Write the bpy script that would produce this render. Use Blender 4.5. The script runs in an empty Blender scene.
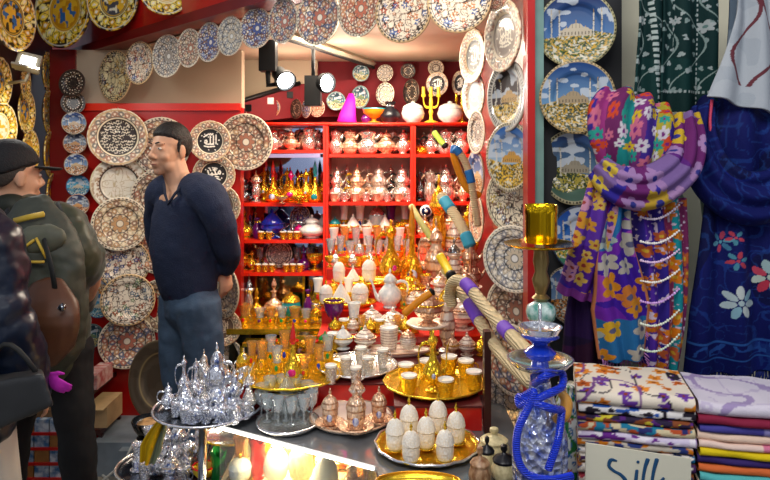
import bpy, math, random
import numpy as np
from mathutils import Vector, Matrix, noise as mnoise
PI = math.pi
SC = bpy.context.scene
COL = SC.collection
# ---------------------------------------------------------------- camera, world, lights, exposure
F = 667.0; HY = 154.0; CZ = 1.62
cam = bpy.data.cameras.new('camera'); co = bpy.data.objects.new('camera', cam); COL.objects.link(co)
co.location = (0, 0, CZ); co.rotation_euler = (PI/2, 0, 0)
cam.sensor_width = 36; cam.lens = 36*F/770; cam.shift_y = -(240-HY)/770; cam.clip_start = .05
SC.camera = co
SC.view_settings.view_transform = 'Standard'; SC.view_settings.look = 'None'
SC.view_settings.gamma = 1; SC.view_settings.exposure = 0.15
SC.view_settings.use_curve_mapping = False
w = bpy.data.worlds.new('world'); SC.world = w; w.use_nodes = True
nt = w.node_tree; bg = nt.nodes['Background']
tc = nt.nodes.new('ShaderNodeTexCoord'); vo = nt.nodes.new('ShaderNodeTexVoronoi'); vo.inputs['Scale'].default_value = 5.0
nt.links.new(tc.outputs['Generated'], vo.inputs['Vector'])
cr = nt.nodes.new('ShaderNodeValToRGB'); e = cr.color_ramp.elements
e[0].position = 0.06; e[0].color = (3.4, 3.2, 2.9, 1); e[1].position = .22; e[1].color = (.42, .46, .55, 1)
x = cr.color_ramp.elements.new(.75); x.color = (.13, .13, .17, 1)
nt.links.new(vo.outputs['Distance'], cr.inputs['Fac']); nt.links.new(cr.outputs['Color'], bg.inputs['Color'])
bg.inputs['Strength'].default_value = 1.0

def light(kind, name, loc, power, color=(1, 1, 1), size=.1, target=None, spot=None, sy=None):
    l = bpy.data.lights.new(name, kind); l.energy = power; l.color = color
    if kind == 'AREA':
        l.size = size
        if sy: l.shape = 'RECTANGLE'; l.size_y = sy
    else: l.shadow_soft_size = size
    if spot: l.spot_size = math.radians(spot); l.spot_blend = .5
    o = bpy.data.objects.new(name, l); COL.objects.link(o); o.location = loc
    if target is not None:
        o.rotation_euler = (Vector(target)-Vector(loc)).to_track_quat('-Z', 'Y').to_euler()
    return o
WARM = (1, .86, .68)
# area fills added for shop and passage; cool light on the scarves
light('AREA', 'shop_fill_light', (-.15, 3.35, 2.17), 28, WARM, .75, (-.2, 3.4, 0), sy=.55)
light('AREA', 'passage_fill_light', (-.3, .2, 2.9), 27, (1, .97, .93), 1.4, (0, 2.4, 1.2), sy=.8)
light('AREA', 'textile_light', (1.25, .5, 2.6), 2.5, (.85, .93, 1), .5, (.85, 1.6, 1.4))
for i, (bx_, by_, bz_, p) in enumerate([(-.22, 3.45, 2.05, 4), (-.12, 2.75, 2.02, 4.5), (-.05, 2.25, 2.1, 4), (.08, 1.72, 2.3, 4.5), (-.55, 3.75, 2.0, 3), (.05, 3.7, 2.0, 3)]):
    light('POINT', 'sparkle_point', (bx_, by_, bz_), p, WARM, .03)  # unseen point lights added so metals sparkle and the counter brightens

# ---------------------------------------------------------------- helpers
def P(px, py, d): return Vector(((px-385)*d/F, d, CZ-(py-HY)*d/F))
def X(px, d): return (px-385)*d/F
def Z(py, d): return CZ-(py-HY)*d/F
def D(py, z): return (CZ-z)*F/(py-HY)
def srgb(c):
    if isinstance(c, str): c = [int(c[i:i+2], 16)/255 for i in (0, 2, 4)]
    return tuple(((v/12.92) if v <= .04045 else ((v+.055)/1.055)**2.4) for v in c)
def H(c): return np.array(srgb(c))

class MB:
    """collects geometry for ONE mesh"""
    def __init__(s): s.v = []; s.f = []; s.c = None
    def add(s, vs, fs):
        n = len(s.v); s.v += [tuple(v) for v in vs]; s.f += [tuple(i+n for i in f) for f in fs]; return s
    def box(s, x0, x1, y0, y1, z0, z1):
        return s.add([(x0,y0,z0),(x1,y0,z0),(x1,y1,z0),(x0,y1,z0),(x0,y0,z1),(x1,y0,z1),(x1,y1,z1),(x0,y1,z1)],
                     [(0,3,2,1),(4,5,6,7),(0,1,5,4),(1,2,6,5),(2,3,7,6),(3,0,4,7)])
    def lathe(s, prof, n=20, c=(0, 0, 0), sx=1, sy=1, wob=None):
        vs = []; fs = []; rings = []
        for r, z in prof:
            if r < 1e-6: rings.append([len(vs)]); vs.append((c[0], c[1], c[2]+z))
            else:
                rings.append(list(range(len(vs), len(vs)+n)))
                for i in range(n):
                    a = 2*PI*i/n; rr = r*(1+(wob(a, z) if wob else 0))
                    vs.append((c[0]+rr*math.cos(a)*sx, c[1]+rr*math.sin(a)*sy, c[2]+z))
        for a, b in zip(rings, rings[1:]):
            if len(a) == 1 and len(b) == 1: continue
            for i in range(n):
                j = (i+1) % n
                if len(a) == 1: fs.append((a[0], b[j], b[i]))
                elif len(b) == 1: fs.append((a[i], a[j], b[0]))
                else: fs.append((a[i], a[j], b[j], b[i]))
        return s.add(vs, fs)
    def tube(s, pts, rad, n=8, flat=None, side=None, caps=True):
        """rounded tube along points; rad number or list; flat=(a,b) scales of the two cross axes"""
        pts = [Vector(p) for p in pts]; m = len(pts)
        if not hasattr(rad, '__len__'): rad = [rad]*m
        rings = []; up = None; vs = []; fs = []
        for i, p in enumerate(pts):
            t = (pts[min(i+1, m-1)]-pts[max(i-1, 0)])
            t = t.normalized() if t.length > 1e-9 else Vector((0, 0, 1))
            if side is not None: u = Vector(side)
            elif up is None: u = Vector((0, 0, 1)) if abs(t.z) < .9 else Vector((1, 0, 0))
            else: u = up
            u = (u-t*u.dot(t))
            u = u.normalized() if u.length > 1e-6 else t.orthogonal().normalized()
            up = u; b = t.cross(u)
            a1, a2 = (1, 1) if not flat else (flat[i] if hasattr(flat[0], '__len__') else flat)
            rings.append(list(range(len(vs), len(vs)+n)))
            for k in range(n):
                a = 2*PI*k/n
                vs.append(p+(u*math.cos(a)*a1+b*math.sin(a)*a2)*rad[i])
        for a, b in zip(rings, rings[1:]):
            for i in range(n):
                j = (i+1) % n; fs.append((a[i], a[j], b[j], b[i]))
        if caps:
            for ring, p, q, r in ((rings[0], pts[0], pts[min(1, m-1)], rad[0]), (rings[-1], pts[-1], pts[-2 if m > 1 else 0], rad[-1])):
                dirv = (p-q); dirv = dirv.normalized() if dirv.length > 1e-9 else Vector((0, 0, 1))
                c = len(vs); vs.append(p+dirv*r*.35)
                for i in range(n):
                    j = (i+1) % n
                    fs.append((ring[j], ring[i], c) if ring is rings[0] else (ring[i], ring[j], c))
        return s.add(vs, fs)
    def ell(s, c, r, n=14, m=8):
        return s.lathe([(math.sin(PI*i/m), -math.cos(PI*i/m)*r[2]) for i in range(m+1)], n, c, r[0], r[1]) if 1 else s
    def mesh(s, name, mat=None, smooth=True, auto=None):
        me = bpy.data.meshes.new(name); me.from_pydata(s.v, [], s.f); me.update()
        if smooth: me.polygons.foreach_set('use_smooth', [True]*len(me.polygons))
        if auto and smooth:
            me.set_sharp_from_angle(angle=math.radians(auto))
        if mat: me.materials.append(mat)
        if s.c is not None:
            ca = me.color_attributes.new('Col', 'FLOAT_COLOR', 'POINT')
            arr = np.ones((len(s.v), 4)); arr[:, :3] = s.c; ca.data.foreach_set('color', arr.ravel())
        return me
def bez(p0, p1, p2, p3=None, n=8):
    out = []
    p0, p1, p2 = Vector(p0), Vector(p1), Vector(p2)
    for i in range(n+1):
        t = i/n
        if p3 is None: out.append(p0*(1-t)**2+p1*2*t*(1-t)+p2*t*t)
        else: out.append(p0*(1-t)**3+p1*3*t*(1-t)**2+p2*3*t*t*(1-t)+Vector(p3)*t**3)
    return out
def spline(pts, k=6):
    """Catmull-Rom through points"""
    pts = [Vector(p) for p in pts]; q = [pts[0]*2-pts[1]]+pts+[pts[-1]*2-pts[-2]]; out = []
    for i in range(1, len(q)-2):
        a, b, c, d = q[i-1:i+3]
        for j in range(k):
            t = j/k
            out.append(.5*((2*b)+(c-a)*t+(2*a-5*b+4*c-d)*t*t+(3*b-a-3*c+d)*t**3))
    return out+[pts[-1]]
def link(name, me, parent=None, loc=(0, 0, 0), rot=(0, 0, 0), label=None):
    o = bpy.data.objects.new(name, me); COL.objects.link(o); o.location = loc; o.rotation_euler = rot
    if parent: o.parent = parent
    if label: o['label'] = label
    return o
LABELS = set()
def tag(o, label, cat, group=None):
    if label in LABELS: print('DUPLABEL', label)
    LABELS.add(label)
    n = len(label.split())
    if n < 4 or n > 16: print('LABELLEN', n, label)
    o['label'] = label; o['category'] = cat
    if group: o['group'] = group
    return o
def thing(name, label, cat, loc=(0, 0, 0), rot=(0, 0, 0), group=None, scale=(1, 1, 1)):
    o = bpy.data.objects.new(name, None); COL.objects.link(o); o.empty_display_size = .05
    o.location = loc; o.rotation_euler = rot; o.scale = scale
    return tag(o, label, cat, group)
def struct(name, mb, mat, smooth=False, parent=None):
    o = link(name, mb.mesh(name, mat, smooth), parent)
    if not parent: o['kind'] = 'structure'
    return o
ORD = ['first', 'second', 'third', 'fourth', 'fifth', 'sixth', 'seventh', 'eighth', 'ninth', 'tenth', 'eleventh', 'twelfth', 'thirteenth', 'fourteenth', 'fifteenth', 'sixteenth']

# ---------------------------------------------------------------- materials
MATS = {}
def mat(name, color=(.8, .8, .8), rough=.5, metal=0, spec=.5, noise=0, nscale=30, bump=0, bscale=60, btype='noise', trans=0, emit=None, estr=0, alpha=1, coat=0, c2=None, vcol=False, sheen=0, cells=None, ior=1.45, mr=None, bands=0):
    if name in MATS: return MATS[name]
    m = bpy.data.materials.new(name); m.use_nodes = True; nt = m.node_tree; b = nt.nodes['Principled BSDF']
    c = (*srgb(color), 1) if isinstance(color, str) else (*color, 1)
    b.inputs['Base Color'].default_value = c; b.inputs['Roughness'].default_value = rough
    b.inputs['Metallic'].default_value = metal; b.inputs['Specular IOR Level'].default_value = spec
    b.inputs['Coat Weight'].default_value = coat; b.inputs['IOR'].default_value = ior
    b.inputs['Transmission Weight'].default_value = trans
    if sheen: b.inputs['Sheen Weight'].default_value = sheen
    if emit is not None:
        b.inputs['Emission Color'].default_value = (*(srgb(emit) if isinstance(emit, str) else emit), 1); b.inputs['Emission Strength'].default_value = estr
    b.inputs['Alpha'].default_value = alpha
    N, L = nt.nodes, nt.links
    tcn = N.new('ShaderNodeTexCoord')
    last = None
    if vcol:
        a = N.new('ShaderNodeVertexColor'); a.layer_name = 'Col'; last = a.outputs['Color']
    if noise or c2 or cells:
        if bands:
            t = N.new('ShaderNodeTexWave'); t.bands_direction = 'Z'; t.inputs['Scale'].default_value = bands; t.inputs['Distortion'].default_value = 1.5; t.inputs['Detail'].default_value = 3; t.inputs['Detail Scale'].default_value = 6; out = t.outputs['Fac']
        elif cells:
            t = N.new('ShaderNodeTexVoronoi'); t.inputs['Scale'].default_value = nscale; out = t.outputs['Distance']
        else:
            t = N.new('ShaderNodeTexNoise'); t.inputs['Scale'].default_value = nscale; t.inputs['Detail'].default_value = 4; out = t.outputs['Fac']
        L.new(tcn.outputs['Object'], t.inputs['Vector'])
        mx = N.new('ShaderNodeMix'); mx.data_type = 'RGBA'
        cc2 = (*srgb(c2), 1) if isinstance(c2, str) else (tuple(v*(1-noise) for v in c[:3])+(1,))
        mp = N.new('ShaderNodeMapRange'); mp.inputs['From Min'].default_value = .35 if not cells else .15; mp.inputs['From Max'].default_value = .65 if not cells else .45
        if mr: mp.inputs['From Min'].default_value, mp.inputs['From Max'].default_value = mr
        L.new(out, mp.inputs['Value']); L.new(mp.outputs['Result'], mx.inputs['Factor'])
        mx.inputs['A'].default_value = c; mx.inputs['B'].default_value = cc2
        if last is not None:
            mx.blend_type = 'MULTIPLY'; L.new(last, mx.inputs['A']); mx.inputs['B'].default_value = (1-noise,)*3+(1,)
        last = mx.outputs['Result']
    if last is not None: L.new(last, b.inputs['Base Color'])
    if bump:
        if btype == 'noise':
            t = N.new('ShaderNodeTexNoise'); t.inputs['Detail'].default_value = 3; out = t.outputs['Fac']
        elif btype == 'cells':
            t = N.new('ShaderNodeTexVoronoi'); out = t.outputs['Distance']
        else:
            t = N.new('ShaderNodeTexWave'); t.bands_direction = 'Z'; t.inputs['Distortion'].default_value = 1; out = t.outputs['Fac']
        t.inputs['Scale'].default_value = bscale
        L.new(tcn.outputs['Object'], t.inputs['Vector'])
        bp = N.new('ShaderNodeBump'); bp.inputs['Strength'].default_value = bump; bp.inputs['Distance'].default_value = .01
        L.new(out, bp.inputs['Height']); L.new(bp.outputs['Normal'], b.inputs['Normal'])
    MATS[name] = m; return m
def glassmat(name, color, a=.75, rough=.03):
    """thin clear glass: transparent with a fresnel gloss"""
    if name in MATS: return MATS[name]
    m = bpy.data.materials.new(name); m.use_nodes = True; nt = m.node_tree; N, L = nt.nodes, nt.links
    N.remove(N['Principled BSDF'])
    tr = N.new('ShaderNodeBsdfTransparent'); tr.inputs['Color'].default_value = (*srgb(color), 1)
    g = N.new('ShaderNodeBsdfGlossy'); g.inputs['Roughness'].default_value = rough
    d = N.new('ShaderNodeBsdfDiffuse'); d.inputs['Color'].default_value = (*srgb(color), 1)
    lw = N.new('ShaderNodeLayerWeight'); lw.inputs['Blend'].default_value = .35
    m1 = N.new('ShaderNodeMixShader'); m2 = N.new('ShaderNodeMixShader'); m1.inputs['Fac'].default_value = 1-a
    L.new(tr.outputs[0], m1.inputs[1]); L.new(d.outputs[0], m1.inputs[2])
    L.new(lw.outputs['Facing'], m2.inputs['Fac']); L.new(m1.outputs[0], m2.inputs[1]); L.new(g.outputs[0], m2.inputs[2])
    L.new(m2.outputs[0], N['Material Output'].inputs['Surface']); MATS[name] = m; return m
# metals carry an engraved relief (object space of unit-size vessels)
mat('silver', 'f6f1e8', .24, .8, bump=.45, bscale=9, btype='cells', noise=.35, nscale=11)
mat('dark_silver', '8f949c', .2, 1, bump=.5, bscale=9, btype='cells', noise=.7, nscale=11)
mat('blue_silver', 'f2f4f8', .2, .85, bump=.4, bscale=9, btype='cells', c2='4468b4', nscale=7, mr=(.52, .7))  # blue patches put cool highlights into the silver's colour
mat('gold', 'ffd23a', .22, .8, bump=.45, bscale=9, btype='cells', noise=.25, nscale=11)
mat('amber_gold', 'ffb626', .24, .75, bump=.5, bscale=9, btype='cells', noise=.35, nscale=11)
mat('copper', 'f6d2b0', .26, .7, bump=.45, bscale=9, btype='cells', c2='a05c34', bands=2.2, mr=(.72, 1.1))
mat('painted_copper', 'fbf1e2', .28, .35, bump=.3, bscale=9, btype='cells', c2='8a5030', bands=2.6, mr=(.72, 1.05))
mat('pale_metal', 'f5efe6', .3, .6, bump=.4, bscale=9, btype='cells', c2='b08a70', nscale=10)
mat('brass', 'e8b818', .16, 1)
mat('plain_silver', 'eceef2', .15, .9)
mat('wood_orange', 'd8890f', .35, noise=.2, nscale=20)
mat('pearl', 'fffef8', .35, bump=.35, bscale=15, btype='cells', c2='f4ecdc', nscale=15, cells=True)
mat('white_porcelain', 'f7f4ea', .2, coat=.4)
mat('iridescent_white', 'f4f1e8', .25, coat=.5, c2='cfd6d6', nscale=6)
mat('ink', '15151c', .3); mat('black_metal', '0a0b0d', .5, 0, spec=.3)
mat('purple_glass', '5a1066', .15, coat=.6); mat('blue_glass', '1a2fae', .12, coat=.8); mat('teal_glass', '17929a', .2, coat=.6)
mat('red_glass', 'd0211c', .15, coat=.6); mat('magenta_glass', 'd8157a', .15, coat=.6); mat('green_glass', '1f8a3f', .15, coat=.6)
mat('orange_glass', 'ef8a1c', .2, coat=.5); mat('yellow_glass', 'f2d03a', .2, coat=.5); glassmat('amber_glass', 'fbdc8c', .78)
mat('enamel_blue', '1c3f9c', .2, coat=.5, c2='e8e8f0', nscale=7); mat('onyx', 'e9dcae', .3, c2='c7b98a', nscale=6)
mat('brown_stone', 'c8a37e', .35, c2='8a5f3e', nscale=5); mat('teal_cloth', '1b6f73', .8)
glassmat('clear_glass', 'f4f8fa', .82); glassmat('crystal', 'eef4f6', .8, .08); glassmat('pane_glass', 'f6faf8', .97, .02)
# ---------------------------------------------------------------- setting
m_beige = mat('beige_plaster', 'b9a78f', .7, noise=.06, nscale=3)
m_beige2 = mat('stall_plaster', 'd0cbb2', .8, noise=.06, nscale=3)
m_red = mat('red_lacquer', 'c41610', .35, coat=.3, noise=.25, nscale=4)
m_dred = mat('dark_red_wood', '7c0e10', .4, coat=.3, noise=.25, nscale=5)
m_shelf = mat('orange_red_shelf', 'f02a10', .35, coat=.4, noise=.1, nscale=6)
m_burg = mat('burgundy_cloth', '6e0c18', .8, noise=.2, nscale=9)
m_dark = mat('dark_pillar', '26272b', .6, noise=.4, nscale=6)
m_brown = mat('dark_brown_wood', '3a120d', .4, noise=.4, nscale=8, coat=.2)
m_floor = mat('stone_floor', '9a9384', .7, noise=.35, nscale=4, bump=.3, bscale=12)
m_tile = mat('grey_tile', '7f8b93', .5, noise=.3, nscale=9)
m_mirror = mat('mirror', 'b9c2dc', .05, 1)
m_gmirror = mat('smoked_mirror', 'a8946c', .12, 1, noise=.3, nscale=14)
struct('floor', MB().box(-6, 4, -2, 8, -.05, 0), m_floor)
def prism(mb, poly, z0, z1):
    n = len(poly)
    a = sum(poly[i][0]*poly[(i+1) % n][1]-poly[(i+1) % n][0]*poly[i][1] for i in range(n))
    if a < 0: poly = poly[::-1]
    vs = [(x, y, z0) for x, y in poly]+[(x, y, z1) for x, y in poly]
    return mb.add(vs, [tuple(range(n))[::-1], tuple(range(n, 2*n))]+[(i, (i+1) % n, (i+1) % n+n, i+n) for i in range(n)])
FA, FB = Vector((-1.85, 3.99)), Vector((.395, 1.70))
FD = (FB-FA).normalized(); FN = Vector((-.714, -.70))
def fas(px):
    """point of the fascia line seen at picture column px"""
    k = (px-385)/F
    t = (k*FA.y-FA.x)/(FD.x-k*FD.y)
    return FA+FD*t
A2 = FA-FD*1.3
mbq = MB(); q = [A2, FB, FB-FN*.07, A2-FN*.07]
prism(mbq, [tuple(p) for p in q], 2.215, 3.0)
struct('wall_fascia', mbq, m_red)
mbq = MB(); prism(mbq, [tuple(p) for p in (A2+FN*.03, FB+FN*.03, FB-FN*.1, A2-FN*.1)], 2.2, 2.245)
struct('trim_1', mbq, m_dred)
mbq = MB(); prism(mbq, [(-1.78, 4.05), (-1.1, 3.33), (.5, 1.74), (.5, 4.25), (-1.78, 4.25)], 2.2, 2.24)
struct('ceiling', mbq, m_beige)
# wall with the plates left of the shelves
struct('wall_left', MB().box(-1.72, -.80, 3.7, 3.78, 0, 1.88), m_red)
struct('trim_2', MB().box(-1.72, -.80, 3.68, 3.72, 1.86, 1.9), m_shelf)
struct('wall_left_upper', MB().box(-1.78, -.80, 3.72, 3.8, 1.88, 2.2), m_beige)
struct('wall_back', MB().box(-1.1, .6, 4.18, 4.25, 0, 2.2), m_burg)
mbq = MB(); mbq.add([(-.80, 3.78, 1.9), (-.80, 4.18, 1.9), (-.80, 4.18, 2.2), (-.80, 3.78, 2.2)], [(0, 1, 2, 3)])
struct('wall_back_upper', MB().box(-1.0, -.42, 4.13, 4.18, 1.9, 2.2), m_beige)
mbq = MB(); prism(mbq, [(.40, 1.86), (.53, 4.2), (.58, 4.2), (.45, 1.86)], 0, 2.2)
struct('wall_right', mbq, m_dred)
mbq = MB(); mbq.box(.385, .405, 1.80, 1.86, .0, 2.6)
struct('trim_3', mbq, m_red)
struct('trim_4', MB().box(.405, .432, 1.815, 1.86, 0, 2.6), mat('teal_paint', '7fa39b', .6, noise=.3, nscale=9))
struct('wall_pillar', MB().box(.43, .655, 1.845, 2.1, 0, 2.8), m_dark)
struct('wall_scarf_stall', MB().box(.655, 2.2, 2.0, 2.08, 0, 3.0), m_beige2)
mbq = MB(); prism(mbq, [(-1.80, 2.95), (-1.97, 3.95), (-2.2, 3.95), (-2.0, 2.95)], 0, 3.0)
struct('wall_stall_side', mbq, m_brown)
struct('wall_far', MB().box(-5, -1.72, 5.6, 5.7, 0, 3.2), mat('far_dark', '1c1614', .8, noise=.4, nscale=3))
struct('trim_5', MB().box(-1.86, -1.72, 3.70, 3.84, 0, 2.2), m_dred)
# tiled plinth at the foot of the wall
struct('trim_6', MB().box(-1.47, -1.1, 3.35, 3.7, 0, .17), m_tile)
struct('trim_7', MB().box(-1.32, -1.1, 3.30, 3.36, 0, .15), m_tile)

# ---------------------------------------------------------------- shelf unit against the back wall
SD0, SD1 = 3.88, 4.12
LX0, LX1, RX1, RX2 = X(233, 3.9), X(326, 3.9), X(413, 3.9), X(473, 3.9)
ZTOP = CZ-(123-HY)*3.97/F
def board(parent, x0, x1, py, th=.019, y0=SD0, y1=SD1, m=None, name='shelf_board'):
    z = CZ-(py-HY)*3.97/F
    link(name, MB().box(x0, x1, y0, y1, z-th, z).mesh(name, m or m_shelf, False), parent); return z
def shelf_unit(name, label, x0, x1, ys, back, bottom, m_back):
    t = thing(name, label, 'shelf', ((x0+x1)/2, SD1, 0))
    t.location = (0, 0, 0)
    zz = [board(t, x0+.01, x1-.01, y) for y in ys]
    top = ZTOP-.0225
    for xx in (x0, x1): link('side_panel', MB().box(xx-.007, xx+.007, SD0-.005, SD1, bottom, top).mesh('side_panel', m_shelf, False), t)
    link('back_panel', MB().box(x0, x1, SD1, SD1+.02, bottom, top).mesh('back_panel', m_back, False), t)
    return zz
zl = shelf_unit('wall_shelf', 'orange-red shelf unit with mirrored back beside the round wall plates', LX0, LX1-.008, (150, 202, 238, 270), 1, .60, m_mirror)
zm = shelf_unit('wall_shelf', 'orange-red shelf unit crowded with silver pots, in the middle of the back wall', LX1+.008, RX1-.008, (154, 201, 233), 1, .60, mat('peach_panel', 'dcc0a8', .4, noise=.3, nscale=12))
zr = shelf_unit('wall_shelf', 'narrow orange-red shelf unit next to the plates on the side wall', RX1+.008, RX2, (154, 201, 233), 1, .60, mat('red_panel', 'c8a48c', .5, noise=.3, nscale=12))
t = thing('top_shelf', 'long orange-red shelf above the pots carrying small dishes and round jars', 'shelf')
ztop = board(t, LX0-.04, RX2, 123); link('edge_bead', MB().tube([(LX0-.04, SD0-.002, ztop-.011), (RX2, SD0-.002, ztop-.011)], .006, 6).mesh('edge_bead', m_shelf), t)
for y in (151.5+5,):
    link('blue_lit_underside', MB().box(LX0+.02, LX1-.03, 3.865, 3.878, zl[0]-.045, zl[0]-.023).mesh('s', mat('lilac_strip', '9a94c4', .4), False), t)  # lilac colour stands for blue light on the shelf underside
# lower left cabinet with a gold ledge and mirrored front
t = thing('low_cabinet', 'low cabinet with gold ledge and smoked mirror front under the left shelves', 'cabinet')
zledge = .67
link('body', MB().box(LX0, LX1-.02, 3.66, 4.1, 0, zledge-.03).mesh('body', m_dred, False), t)
link('ledge', MB().box(LX0, LX1, 3.62, 4.1, zledge-.03, zledge).mesh('ledge', MATS['gold'], False), t)
link('front_panel', MB().box(LX0+.04, LX1-.03, 3.63, 3.655, .3, zledge-.035).mesh('front_panel', m_gmirror, False), t)
for (a, b, yt, yb, l) in ((240, 284, 343, 385, 'gold edged box with dark mirror front beside the plate stack'), (293, 333, 336, 385, 'gold edged box with dark mirror front behind the tall pink-stoppered bottle')):
    d = 3.45; x0, x1, z1, z0 = X(a, d), X(b, d), Z(yt, d), Z(yb, d)
    t = thing('mirror_box', l, 'box', ((x0+x1)/2, d, 0))
    link('panel', MB().box(x0-(x0+x1)/2+.008, (x1-x0)/2-.008, .005, .12, 0, z1-.008).mesh('panel', m_gmirror, False), t)
    g = MB()
    for q in ((x0, x1, z1-.018, z1), (x0, x0+.014, z0, z1), (x1-.014, x1, z0, z1)): g.box(q[0]-(x0+x1)/2, q[1]-(x0+x1)/2, -.008, .01, q[2], q[3])
    link('frame', g.mesh('frame', MATS['gold'], False), t)
# sloping beam with small mirrors above the plates
t = thing('sloping_beam', 'dark red sloping board set with small square mirrors under the ceiling', 'beam')
pa, pb = P(186, 119, 3.72), P(300, 84, 4.10)
mbq = MB(); th = .16
dv = (pb-pa); 
mbq.add([pa, pb, pb+Vector((.35, .01, .03)), pb+Vector((.35, .01, -.2)), pb+Vector((0, 0, -.2)), pa+Vector((0, 0, -.06))] + [v+Vector((0, .04, 0)) for v in (pa, pb, pb+Vector((.35, .01, .03)), pb+Vector((.35, .01, -.2)), pb+Vector((0, 0, -.2)), pa+Vector((0, 0, -.06)))],
        [(0, 1, 4, 5)[::-1], (1, 2, 3, 4)[::-1], (6, 7, 10, 11), (7, 8, 9, 10), (0, 6, 7, 1), (1, 7, 8, 2), (5, 4, 10, 11), (4, 3, 9, 10)])
link('board', mbq.mesh('board', m_burg, False), t)
link('edge_strip', MB().tube([pa+Vector((0, -.005, .005)), pb+Vector((0, -.005, .005))], .014, 6).mesh('edge_strip', MATS['black_metal']), t)
for k, s in enumerate((.3, .52, .72, .9)):
    c = pa+dv*s+Vector((0, -.006, -.045)); r = .022
    link('mirror_square', MB().box(c.x-r, c.x+r, c.y-.004, c.y+.004, c.z-r, c.z+r*.8).mesh('sq', mat('pale_square', 'd8d8d8', .2) if k % 2 == 0 else MATS['black_metal'], False), t)

# ---------------------------------------------------------------- counter, lit glass case, display steps
CT = .86
m_top = mat('grey_glass_top', '6f7276', .12, .2, coat=.6)
m_velvet = mat('dark_red_velvet', '5e0a0e', .6, noise=.3, nscale=10); m_redface = mat('bright_red_lacquer', 'd0160e', .3, coat=.5, noise=.35, nscale=5)
E0, E1 = Vector((-.463, 1.87)), Vector((-.024, 1.625))
t = thing('display_counter', 'glass fronted display counter with a white light strip along its diagonal edge', 'counter')
poly = [tuple(E0), tuple(E1), (.0, 1.5), (.5, 1.47), (.48, 1.79), (.36, 1.795), (.36, 2.34), (-.46, 2.34)]
mbq = MB(); prism(mbq, poly, CT-.014, CT); link('worktop', mbq.mesh('worktop', m_top, False), t)
mbq = MB(); prism(mbq, [tuple(E0), tuple(E1), (.0, 1.5), (.5, 1.47), (.48, 1.79), (.36, 1.795), (.36, 2.34), (-.46, 2.34)], 0, .685); link('base', mbq.mesh('base', m_dred, False), t)
mbq = MB(); prism(mbq, [tuple(E0), tuple(E1), (.0, 1.5), (.5, 1.47), (.48, 1.79), (.36, 1.795), (.36, 2.34), (-.46, 2.34)], .685, .70); link('case_floor', mbq.mesh('case_floor', mat('cream_felt', 'e8d9b0', .7), False), t)
mbq = MB(); mbq.box(-.46, .37, 2.28, 2.33, .70, CT-.014); link('case_back', mbq.mesh('case_back', mat('warm_back', 'd9b070', .4), False), t)
dE = (E1-E0).normalized(); nE = Vector((dE.y, -dE.x))
mbq = MB(); prism(mbq, [tuple(E0+nE*.001), tuple(E1+nE*.001), tuple(E1-nE*.004), tuple(E0-nE*.004)], .70, CT-.014); link('glass_pane', mbq.mesh('glass_pane', MATS['pane_glass'], False), t)
mbq = MB(); mbq.box(.0, .5, 1.49, 1.5, .70, CT-.014); 
link('light_strip', MB().tube([(*(E0+nE*.008), CT-.004), (*(E1+nE*.008), CT-.004)], .0036, 8).mesh('light_strip', mat('led', 'ffffff', emit='fff6e6', estr=9)), t)
def stairs():
    t = thing('display_steps', 'stepped red display stand rising towards the back wall under the trays', 'stand')
    mbq = MB(); prism(mbq, [(-.47, 1.97), (-.2, 1.97), (-.2, 2.01), (.03, 2.01), (.03, 1.83), (.265, 1.83), (.265, 2.1), (.35, 2.1), (.35, 2.36), (-.47, 2.36)], CT+.001, .925)
    link('step', mbq.mesh('step', m_redface, False), t)
    mbq = MB(); prism(mbq, [(-.47, 1.965), (-.2, 1.965), (-.2, 2.005), (.025, 2.005), (.025, 1.825), (.268, 1.825), (.268, 2.1), (.352, 2.1), (.352, 2.36), (-.47, 2.36)], .925, .93)
    link('step_top', mbq.mesh('step_top', m_velvet, False), t)
    for z, y0, y1 in ((.98, 2.355, 2.52), (1.03, 2.52, 2.68), (1.08, 2.68, 2.86), (1.13, 2.86, 3.3)):
        x1 = .40+.05*(y0-1.86)-.02; x0 = -.235-.03*(y0-2.36); x1 = min(x1, .345+.05*(y0-2.36))
        link('step', MB().box(x0, x1, y0, y1, .5, z-.004).mesh('step', m_redface, False), t)
        link('step_top', MB().box(x0-.003, x1+.003, y0-.004, y1, z-.004, z).mesh('step_top', m_shelf, False), t)
stairs()
light('AREA', 'case_light', (-.2, 1.98, .84), 8, (1, .8, .5), .4, (-.22, 1.99, 0), sy=.1)
# post at the right end of the steps
t = thing('corner_post', 'dark varnished post at the right end of the display steps', 'post')
link('shaft', MB().box(.270, .288, 1.81, 1.84, CT+.001, 1.137).mesh('shaft', m_brown, False), t)
# lower table for the silver cluster
t = thing('side_table', 'low dark side table under the bluish silver tea sets', 'table')
link('table_top', MB().box(-.74, -.48, 1.98, 2.32, .585, .60).mesh('table_top', m_brown, False), t)
for sx in (-.72, -.5):
    for sy in (2.0, 2.3): link('leg', MB().box(sx-.015, sx+.015, sy-.015, sy+.015, 0, .585).mesh('leg', m_brown, False), t)
# stall table on the right
t = thing('stall_table', 'cloth covered stall table under the folded scarves and water pipe', 'table')
mbq = MB(); prism(mbq, [(.19, 1.15), (1.3, 1.15), (1.3, 1.85), (.67, 1.85), (.56, 1.78), (.515, 1.46), (.19, 1.46)], .0, .90)
link('cloth_cover', mbq.mesh('cloth_cover', mat('dark_cloth', '1b1216', .9), False), t)

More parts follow.
